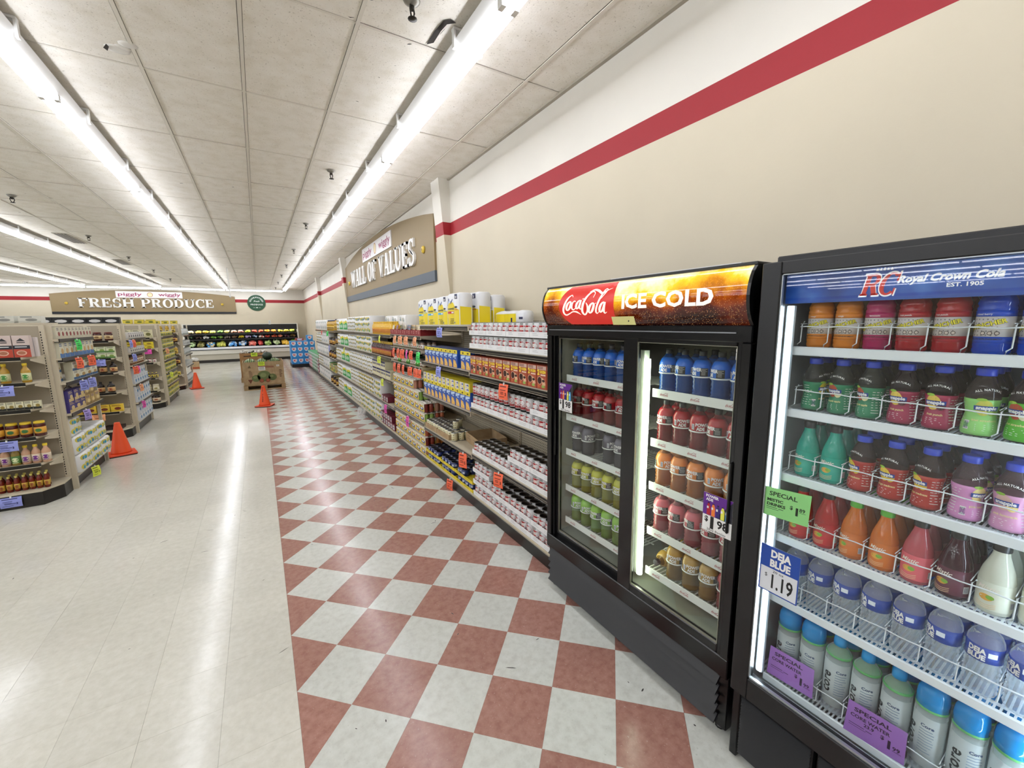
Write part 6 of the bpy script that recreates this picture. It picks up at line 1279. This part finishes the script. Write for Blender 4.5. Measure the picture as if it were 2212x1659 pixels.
# farthest aisle
OILS = bottle_spec('cooking_oil_bottle', 0.04, 0.2, '#b4902a', '#cfb24a', '#b9b49a', 0.35, 0.7, (0.1, 0.45), '#4a3a1c')
for lv in range(5): face(3, lv, [OILS, BRJ][lv % 2] if lv < 4 else VEG2, [-2.0 - 0.135 * i for i in range(4)], 'oil bottle or dark jar', 'groceries', 0.09)
GW = bottle_spec('white_jug', 0.05, 0.2, '#c9cdcb', '#b4bab8', '#b9bdbb', 0.4, 0.7, (0.1, 0.5), '#8d9492'); GP = carton('plate_pack', 0.18, 0.15, 0.13, '#c3c7c6', lambda b, f, w, h_: b.rect(f, -w * .3, w * .3, h_ * .3, h_ * .6, M('#9aa0a2', 0.4), 0.0003))
for lv in range(5): endr(3, lv, [GW, GP][lv % 2], [0.12 + 0.2 * i for i in range(6)], 'white household pack', 'groceries', y=0.07 if lv % 2 == 0 else 0.02)
# goods along the tops of the runs
TOPB = [simple_box('top_stock_box', 0.16, 0.12, 0.07, '#d6d6cc', '#c2c2b6', '#8a8a84'), carton('blue_top_box', 0.13, 0.1, 0.09, '#2c3f80', lambda b, f, w, h_: b.rect(f, -w * .45, w * .45, h_ * .75, h_, M('#c9ccd6', 0.4), 0.0003)), carton('black_white_sack', 0.2, 0.1, 0.10, '#1c1e20', lambda b, f, w, h_: b.ell(f, 0, h_ * .4, w * .35, h_ * .25, M('#d8d8d8', 0.4), 0.0004, 9)), simple_box('top_stock_box', 0.15, 0.12, 0.09, '#d8c640', '#c9b62c', '#5c6a2a')]
TS_ = MB().box(-1.0, 0, 0, 0.42, 0, 0.018, TANL).mesh('top_board')
for i in range(4):
    r_ = tag(obj('top_shelf_board', TS_, None, (-1.93, RY[i] + 0.39, 1.8165)), 'flat board on top of the %s shelving' % RN[i], 'shelf board')
    sp = (TOPB[0], TOPB[2], TOPB[3], TOPB[3])[i]
    for k in range(5): place(sp if k < 3 or i else TOPB[1], (-2.02 - 0.19 * k, RY[i] + 0.42, 1.836), 0, 'stock carton on top of the %s shelving, %s from the corner' % (RN[i], ORD[k]), 'carton', 'top stock')

LT = [('gre', 4.66, 1.66), ('cor', 5.01, 1.455), ('cor', 4.6, 1.455), ('lav', 4.62, 1.188), ('lav', 4.9, 1.188), ('lil', 4.57, 0.845), ('yel', 4.54, 0.16), ('cor', 7.15, 1.58), ('lav', 6.95, 1.58), ('lav', 7.05, 1.345), ('pin', 7.15, 1.14), ('cor', 7.02, 1.14), ('pea', 7.21, 0.82), ('pin', 7.2, 0.53), ('pea', 9.95, 1.30), ('yel', 10.06, 0.75)]
cnt = {}
for c, y, z in LT:
    cnt[c] = cnt.get(c, 0) + 1
    place(tag_spec(c, 0.10, 0.12), (-1.812, y, z - 0.018), PI / 2 + random.uniform(-0.6, -0.2), '%s paper price tag, %s of its colour along the aisle end displays' % (TNAME[c], ORD[cnt[c] - 1]), 'price tag', 'aisle end price tags')
for i, (c, x, y, z, lab) in enumerate((('lav', -2.148, 3.80, 1.232, 'under the yellow dressing bottles'), ('lav', -2.192, 3.80, 0.69, 'under the dark red sauce jars'), ('lav', -2.238, 3.794, 0.13, 'on the kick plate under the hot sauce'), ('lav', -2.134, 6.60, 1.285, 'under the soup mix boxes'), ('pea', -2.238, 6.60, 0.435, 'under the yellow cookie boxes'), ('pin', -2.067, 9.45, 1.293, 'under the yellow mix boxes'))):
    place(tag_spec(c, 0.15, 0.10), (x, y, z), 0, 'wide %s price sign %s' % (TNAME[c], lab), 'price tag')

# ------------------------------------------------------------------ cones
def cone_spec():
    OR = M('#ee5526', 0.45); b = MB().lathe([(0.115, 0.03), (0.11, 0.05), (0.032, 0.45), (0.030, 0.46), (0.022, 0.46), (0.020, 0.40)], OR, 20)
    base = MB().cbox(-0.155, 0.155, -0.155, 0.155, 0.012, 0.03, M('#de4a22', 0.5), 0.004); bb = MB().cbox(-0.15, 0.15, -0.15, 0.15, 0.0, 0.012, M('#1a1413', 0.6), 0.003)
    return b.mesh('cone_body'), base.mesh('base_flange'), bb.mesh('rubber_base')
cs = cone_spec()
def wet(b):
    def fn(a, t, d=0.0):
        rr = 0.11 + (0.032 - 0.11) * (t - 0.05) / 0.40 + 0.0015; return (rr * math.sin(a / max(rr, 0.02)), -rr * math.cos(a / max(rr, 0.02)), t)
    for i, ch in enumerate('WET FLOOR'):
        if ch != ' ': b.flat(text(ch, 0.026, 0.03), fn, INK, 0.0, (0, 0.40 - i * 0.036))
for k, (x, y, rz, lab) in enumerate(((-0.03, 8.40, -0.35, 'orange cone lettered WET FLOOR standing before the melon bin'), (-1.65, 12.50, 0.25, 'orange cone standing near the third aisle end'), (-1.805, 5.575, 0.3, 'orange cone standing beside the big toilet roll packs'))):
    r = tag(obj('traffic_cone', None, None, (x, y, 0), rz), lab, 'cone', 'orange cones'); obj('cone_body', cs[0], r); obj('base_flange', cs[1], r); obj('rubber_base', cs[2], r)
    if k == 0: b = MB(); wet(b); obj('lettering', b.mesh('lettering'), r)

# ------------------------------------------------------------------ melon bins
WOOD = cardboard('pallet_wood', '#8f7550', '#ab9068')
def pallet(x0, x1, y0, y1, label):
    r = tag(obj('wooden_pallet', None, None, ((x0 + x1) / 2, (y0 + y1) / 2, 0)), label, 'pallet'); w, d = x1 - x0, y1 - y0
    m = MB().box(-w / 2, w / 2, -0.05, 0.05, 0.118, 0.138, WOOD).mesh('deck_board')
    for i in range(6): obj('deck_board', m, r, (0, -d / 2 + 0.05 + (d - 0.1) * i / 5, 0))
    m = MB().box(-0.05, 0.05, -d / 2, d / 2, 0.02, 0.118, WOOD).mesh('stringer')
    for i in range(3): obj('stringer', m, r, (-w / 2 + 0.05 + (w - 0.1) * i / 2, 0, 0))
    m = MB().box(-w / 2, w / 2, -0.05, 0.05, 0.0, 0.02, WOOD).mesh('bottom_board')
    for i in range(3): obj('bottom_board', m, r, (0, -d / 2 + 0.05 + (d - 0.1) * i / 2, 0))
def bin_(x0, x1, y0, y1, z0, z1, label, paint, m=CARD):
    w, d, h_ = x1 - x0, y1 - y0, z1 - z0; b = MB(); t_ = 0.012
    b.box(-w / 2, w / 2, 0, t_, 0, h_, m).box(-w / 2, w / 2, d - t_, d, 0, h_, m).box(-w / 2, -w / 2 + t_, t_, d - t_, 0, h_, m).box(w / 2 - t_, w / 2, t_, d - t_, 0, h_, m).box(-w / 2, w / 2, t_, d - t_, 0, 0.02, m)
    r = tag(obj('cardboard_bin', b.mesh('bin_walls'), None, ((x0 + x1) / 2, y0, z0)), label, 'bin'); b = MB(); paint(b, front(-0.001), w, h_); obj('print', b.mesh('print'), r); return r
def melon_print(b, f, w, h_):
    for x, z, r_ in ((-.2, .28, .15), (.0, .36, .24), (.2, .3, .15)): b.ell(f, x * w, z * h_, r_ * h_ * 1.1, r_ * h_, M('#5f6a3c', 0.6), 0.0, 18); b.ell(f, x * w - 0.02, z * h_ + 0.03, r_ * h_ * .5, r_ * h_ * .4, M('#7a8450', 0.6), 0.0005, 12)
    for x in (-.07, .08): b.ell(f, x * w, .17 * h_, .09 * h_, .09 * h_, M('#7d4a30', 0.6), 0.001, 14); b.ell(f, x * w, .17 * h_, .06 * h_, .06 * h_, M('#a5553c', 0.6), 0.0015, 12)
    b.poly(f, [(-.4 * w, .24 * h_), (-.34 * w, .06 * h_), (-.28 * w, .24 * h_)], M('#6d3a26', 0.6), 0.0005); b.poly(f, [(-.38 * w, .75 * h_), (-.33 * w, .86 * h_), (-.3 * w, .74 * h_)], M('#5c4a2c', 0.6), 0.0005)
    b.poly(f, [(-.15 * w, .84 * h_), (.25 * w, .80 * h_), (.26 * w, .72 * h_), (-.12 * w, .74 * h_)], M('#8a5c42', 0.6), 0.0005); lines(b, f, -.36 * w, -.28 * w, .62 * h_, 5, .06 * h_, M('#5c3a26', 0.6), 0.0006, .025 * h_); lines(b, f, .38 * w, .45 * w, .62 * h_, 6, .06 * h_, M('#5c3a26', 0.6), 0.0006, .03 * h_); b.rect(f, .27 * w, .275 * w, 0, h_, M('#7d6647', 0.7), 0.0006)
pallet(-0.48, 0.52, 11.15, 12.2, 'wooden pallet under the printed melon bin')
bin_(-0.47, 0.51, 11.2, 12.15, 0.139, 0.77, 'printed cardboard melon bin on a wooden pallet', melon_print)
MEL = NT('melon_skin'); wv = MEL.n('ShaderNodeTexWave'); wv.inputs['Scale'].default_value = 6; wv.inputs['Distortion'].default_value = 4; MEL.l(MEL.obj(), wv.inputs['Vector']); MEL.l(MEL.ramp(wv.outputs['Color'], [(0.3, '#24401c'), (0.6, '#7f965a')]), MEL.b.inputs['Base Color']); MEL.b.inputs['Roughness'].default_value = 0.35
MEL2 = NT('melon_skin_dark'); MEL2.l(MEL2.ramp(MEL2.noise(9, 3), [(0.4, '#16261a'), (0.7, '#3c5236')]), MEL2.b.inputs['Base Color']); MEL2.b.inputs['Roughness'].default_value = 0.35
ml = MB().sph((0, 0, 0), 0.115, MEL.m, 18, 12, (1.2, 1, 0.95)).mesh('melon'); ml2 = MB().sph((0, 0, 0), 0.12, MEL2.m, 18, 12, (1.05, 1, 1)).mesh('melon'); stm = MB().tube([(0, 0, 0.11), (0.005, 0, 0.135)], 0.006, M('#5c4a2c', 0.7), 5).mesh('stem')
place(carton('carton_riser', 0.9, 0.85, 0.45, '#8f7856'), (0.02, 11.25, 0.165), 0, 'plain carton filling the lower part of the melon bin', 'carton')
for k, (x, y, z, m_) in enumerate(((-0.29, 11.36, 0.728, ml), (0.0, 11.35, 0.728, ml), (0.32, 11.36, 0.728, ml), (-0.29, 11.63, 0.728, ml), (0.01, 11.64, 0.728, ml), (0.31, 11.63, 0.728, ml), (0.14, 11.50, 0.905, ml2))):
    r = tag(obj('melon', m_, None, (x, y, z)), ('striped green melon in the bin, %s counted from the front corner' % ORD[k]) if k < 6 else 'dark green round melon on top of the striped ones', 'melon', 'melons'); obj('stem', stm, r)
def sign_card(loc, w, h_, col, label, ink='#3a4a10'):
    r = tag(obj('price_sign', MB().box(-w / 2, w / 2, -0.002, 0, 0, h_, M(col, 0.6)).mesh('card'), None, loc), label, 'price sign'); b = MB(); f = front(-0.002); lines(b, f, -w * .4, w * .4, h_ * .85, 3, h_ * .24, M(ink, 0.6), 0.0008, h_ * .1); obj('print', b.mesh('print'), r)
sign_card((-0.02, 11.196, 0.66), 0.15, 0.11, '#cfe83c', 'yellow green price card on the melon bin front'); sign_card((-0.02, 11.196, 0.53), 0.16, 0.10, '#dcdcd8', 'white paper notice on the melon bin front', '#55554e'); sign_card((0.37, 11.196, 0.62), 0.07, 0.05, '#dcdcd8', 'small white sticker on the melon bin front', '#77776e')
def slat_print(b, f, w, h_):
    for k in range(4): b.rect(f, -w * .36, w * .30, h_ * (.86 - .16 * k), h_ * (.90 - .16 * k), M('#2a1c10', 0.7), 0.0, 1)
pallet(-0.6, 0.22, 13.1, 14.1, 'wooden pallet under the slotted bin'); bin_(-0.58, 0.18, 13.2, 14.0, 0.139, 0.90, 'slotted brown cardboard bin standing behind the melon bin', slat_print, cardboard('cardboard_tan', '#8f6a40', '#a67e50'))
place(carton('carton_riser', 0.7, 0.7, 0.70, '#7d6244'), (-0.2, 13.25, 0.16), 0, 'plain carton filling the slotted bin', 'carton')
rn = random.Random(9); m = MB()
for k in range(60): m.sph((rn.uniform(-.33, .33), rn.uniform(.05, .65), rn.uniform(0.0, .05)), rn.uniform(.025, .04), M(rn.choice(('#d8d6cc', '#2c3324', '#c9c3b0', '#e2e0da')), 0.6), 6, 4)
o = tag(obj('onion_heap', m.mesh('onion_heap'), None, (-0.2, 13.25, 0.90)), 'white onions heaped in the slotted bin', 'onions', kind='stuff')
sign_card((-0.19, 13.196, 0.80), 0.17, 0.11, '#cfe83c', 'yellow green price card on the slotted bin')

# ------------------------------------------------------------------ soda cases by the wall
def soda(col, w, d, h_, logo, name='soda_case'):
    def p(b, f, W, H_):
        b.poly(f, [(-W * .32, H_ * .9), (-W * .36, H_ * .6), (-W * .2, H_ * .35), (0, H_ * .26), (W * .2, H_ * .35), (W * .36, H_ * .6), (W * .32, H_ * .9)], M('#e4e6ea', 0.4), 0.0006)
        if logo: b.flat(text_in('RC', H_ * .32, W * .4, 0.06), f, M('#c42a3c', 0.4), 0.0012, (0, H_ * .48))
        b.rect(f, -W * .4, W * .4, H_ * .06, H_ * .12, M('#1c4f9a' if logo else '#d8dcd4', 0.4), 0.0006)
    return carton(name, w, d, h_, col, p, sp='print')
SOD = soda('#2f8ad0', 0.225, 0.40, 0.235, True)
obj_ = MB().cbox(1.06, 2.0, 17.1, 18.4, 0.0, 0.14, M('#14161a', 0.5)); tag(obj('display_base', obj_.mesh('display_base'), None), 'black base under the blue soda cases', 'display base')
for l in range(4):
    for c in range(4): 
        for d_ in range(2): place(SOD, (1.175 + 0.23 * c, 17.11 + 0.41 * d_, 0.1405 + 0.236 * l), 0, ('blue soda case in the corner stack, %s column, layer %s' % (ORD[c], ('one', 'two', 'three', 'four')[l])) if d_ == 0 else 'blue soda case in the back of the corner stack, %s column, layer %s' % (ORD[c], ('one', 'two', 'three', 'four')[l]), 'soda case', 'blue soda cases' if d_ == 0 else 'blue soda cases behind')
place(SOD, (1.80, 17.13, 0.1405 + 0.236 * 4), 0, 'single blue soda case on top of the corner stack', 'soda case'); place(soda('#b5402c', 0.3, 0.38, 0.10, False), (1.45, 17.6, 1.086), 0, 'low red soda carton lying on the blue stack', 'soda case')
GRS = [soda(c, 0.40, 0.27, 0.125, False) for c in ('#2f8f4a', '#3fa060', '#7a2030', '#c2707a', '#1f6b3a')]
place(('low_plinth', MB().box(0, 3.4, 0, 0.5, 0, 0.10, KICK).mesh('low_plinth'), []), (1.66, 16.9, 0), WR, 'low dark plinth under the soda packs along the wall', 'plinth')
for c in range(8):
    for l in range(5): place(GRS[(2, 4, 0, 1, 0, 3, 3, 2)[c] if l < 4 else 1], (1.67, 13.72 + 0.415 * c, 0.1005 + 0.126 * l), WR, 'soda pack along the wall, %s from the shelving end, layer %s' % (ORD[c], ('one', 'two', 'three', 'four', 'five')[l]), 'soda pack', 'wall soda packs')
# carton with a bag by the far aisle
r = place(('cardboard_box', MB().box(-0.15, 0.15, 0, 0.3, 0, 0.30, CARD).mesh('box'), [('label_band', MB().rect(front(-0.001), -0.15, 0.15, 0.02, 0.10, M('#a5502c', 0.6)).mesh('label_band'))]), (-2.35, 18.95, 0), 0.1, 'brown carton on the floor in front of the produce case', 'box')
m = MB()
for k in range(8): m.sph((rn.uniform(-.09, .09), rn.uniform(.06, .24), rn.uniform(0.03, .10)), rn.uniform(.05, .07), M('#dcdcd8', 0.35), 8, 6)
tag(obj('white_bag', m.mesh('white_bag'), None, (-2.35, 18.95, 0.335)), 'crumpled white plastic bag on the brown carton', 'bag')

# ------------------------------------------------------------------ produce case
PX, PW, PY = -3.02, 4.77, 22.0
r = tag(obj('produce_case', None, None, (PX, PY, 0)), 'long open refrigerated produce case with black interior and white front', 'produce case')
CWT = M('#d9d6cc', 0.4); BI = M('#0c0c0d', 0.45)
obj('kick_plate', MB().box(0, PW, 0.2, 1.2, 0, 0.13, M('#2a2622', 0.5)).mesh('kick_plate'), r)
obj('front_panel', MB().cbox(0, PW, 0.1, 0.18, 0.40, 0.62, CWT, 0.01).cbox(0, PW, 0.16, 0.24, 0.13, 0.40, M('#b9b3a4', 0.45), 0.01).mesh('front_panel'), r)
obj('bumper', MB().cbox(0, PW, 0.06, 0.12, 0.605, 0.64, M('#232a3c', 0.4), 0.008).mesh('bumper'), r)
obj('lip', MB().prism([(0.06, 0.64), (0.22, 0.64), (0.22, 0.72), (0.10, 0.735)], lambda a, c, d: (d, a, c), 0, PW, M('#dcdde0', 0.25)).mesh('lip'), r)
obj('liner', MB().prism([(0.22, 0.64), (1.05, 0.80), (1.05, 1.58), (1.22, 1.8), (1.22, 0.2), (0.22, 0.2)], lambda a, c, d: (d, a, c), 0.02, PW - 0.02, BI).mesh('liner'), r)
obj('canopy', MB().cbox(0, PW, 0.72, 1.25, 1.59, 1.80, BI, 0.01).box(0, PW, 0.715, 0.73, 1.525, 1.60, BI).mesh('canopy'), r); obj('canopy_trim', MB().cbox(0, PW, 0.71, 1.28, 1.80, 1.83, CWT, 0.006).mesh('canopy_trim'), r)
for x in (-0.05, PW): obj('end_panel', MB().prism([(0.08, 0.0), (1.28, 0.0), (1.28, 1.84), (0.75, 1.84), (0.70, 1.6), (0.55, 1.0), (0.08, 0.72)], lambda a, c, d: (d, a, c), x, x + 0.05, CWT).mesh('end_panel'), r)
for y, z in ((0.62, 1.09), (0.72, 1.35)): obj('display_shelf', MB().prism([(y, z - 0.03), (1.05, z + 0.05), (1.05, z + 0.07), (y, z)], lambda a, c, d: (d, a, c), 0.02, PW - 0.02, BI).box(0.02, PW - 0.02, y - 0.01, y, z - 0.035, z + 0.012, M('#2b2b2b', 0.4)).mesh('display_shelf'), r)
obj('case_lamp', MB().box(0.1, PW - 0.1, 0.80, 0.84, 1.57, 1.588, M('#fff6e0', 0.4, emit=45.0)).mesh('case_lamp'), r)
def pile(x, w, tier, cols, label, rr=0.045, n=26, kind=0):
    y0, dz, dd = ((0.76, 1.37, 0.17), (0.66, 1.11, 0.27), (0.28, 0.70, 0.58))[tier]; m = MB(); q = random.Random(int(x * 100) + tier)
    for k in range(n):
        a = q.uniform(-.5, .5); b_ = q.uniform(0, 1); hgt = rr * 0.9 + q.uniform(0, rr * 1.6) * (1 - abs(a) * 1.4)
        m.sph((a * (w - 2 * rr), 0.03 + b_ * dd, hgt + b_ * (0.07, 0.07, 0.16)[tier]), rr * q.uniform(.75, 1.05), M(q.choice(cols), 0.4), 7, 5, (1, 1, (1, .6, .8)[kind]))
    tag(obj('produce_pile', m.mesh('produce_pile'), None, (PX + x, PY + y0, dz)), label, 'produce', kind='stuff')
P1 = [('pale cream melons', '#dccf9f', '#e2d8b4'), ('yellow and orange citrus', '#dfae2c', '#e6c24a'), ('yellow squash', '#d9b43a', '#c9a62c'), ('pale yellow peppers', '#cfd06a', '#a8b84a'), ('leafy greens', '#4f8a34', '#7aa84a'), ('pale yellow apples', '#dcd06a', '#e6dc8c'), ('pale pink apples', '#dba08c', '#e2b8a0'), ('pink apples', '#d98a7c', '#e0a894'), ('lime yellow pears', '#b9cf2c', '#cfdc4a'), ('red apples', '#b02a24', '#c8442c'), ('red blush apples', '#b83a2c', '#c2502c'), ('oranges', '#e08a1c', '#e89a2c'), ('tangerines', '#e07a14', '#e8942c'), ('lemons', '#e6cf2c', '#dcc01c'), ('yellow mangoes', '#dcc02c', '#cfb83a'), ('yellow green limes', '#a8b42c', '#8fa424')]
for k, (nm, a, b_) in enumerate(P1): pile(0.24 + 0.287 * k, 0.27, 0, (a, b_), '%s on the top tier of the produce case' % nm, 0.042, 22)
P2 = [('dark kale', '#1f3320', '#2c4428'), ('dark beets', '#3a2a28', '#4a3a30'), ('white mushrooms', '#d6d2c8', '#e2e0d8'), ('green peppers', '#5a8f2c', '#7aa83a'), ('green cucumbers', '#6a9a34', '#86b04a'), ('grey potatoes', '#6d6258', '#84786a'), ('brown potatoes', '#6d5238', '#7d6244'), ('yellow peppers', '#d9c42c', '#cfae24'), ('lavender bagged onions', '#a894c8', '#c2b0d8'), ('pale blue bagged grapes', '#9ab4d8', '#c2d0e6'), ('red and white radishes', '#c26a5a', '#e2cfc6'), ('red peppers', '#b8342a', '#c8503a'), ('red tomatoes', '#c2402c', '#d0603c'), ('pink tomatoes', '#cf6a50', '#d98a6a'), ('dark plums', '#4a2a34', '#5c3440'), ('brown dates', '#8a6a34', '#6d5428')]
for k, (nm, a, b_) in enumerate(P2): pile(0.24 + 0.287 * k, 0.27, 1, (a, b_), '%s on the middle tier of the produce case' % nm, 0.038, 20)
P3 = [('pale green cabbages', '#a8c48c', '#c2d6a8', 0.36), ('brown green pineapples', '#6d6a34', '#8a8444', 0.36), ('blue bagged carrots', '#3a8ac2', '#d8c49a', 0.4), ('yellow green bananas', '#b9b84a', '#8f9a3a', 0.48), ('blue bagged salads', '#4a90cf', '#cfdce6', 0.42), ('blue and white bagged celery', '#3f86c8', '#d8e0e6', 0.42), ('pink red apples', '#c85a50', '#d98a7c', 0.40), ('red strawberries', '#a82024', '#b83430', 0.30), ('green lettuces', '#8aa850', '#b4c484', 0.36), ('white green cauliflowers', '#c2c8a4', '#9ab07a', 0.40), ('yellow orange melons', '#d9a82c', '#e0bc4a', 0.42), ('green corn', '#5f8f34', '#84a84a', 0.34)]
x = 0.06
for nm, a, b_, w in P3: pile(x + w / 2, w - 0.02, 2, (a, b_), '%s heaped in the front bin of the produce case' % nm, 0.06, 34); x += w
sign_card((0.52, 22.70, 1.79), 0.10, 0.20, '#dcdcd8', 'small white notice clipped to the produce case canopy', '#8a8a84')
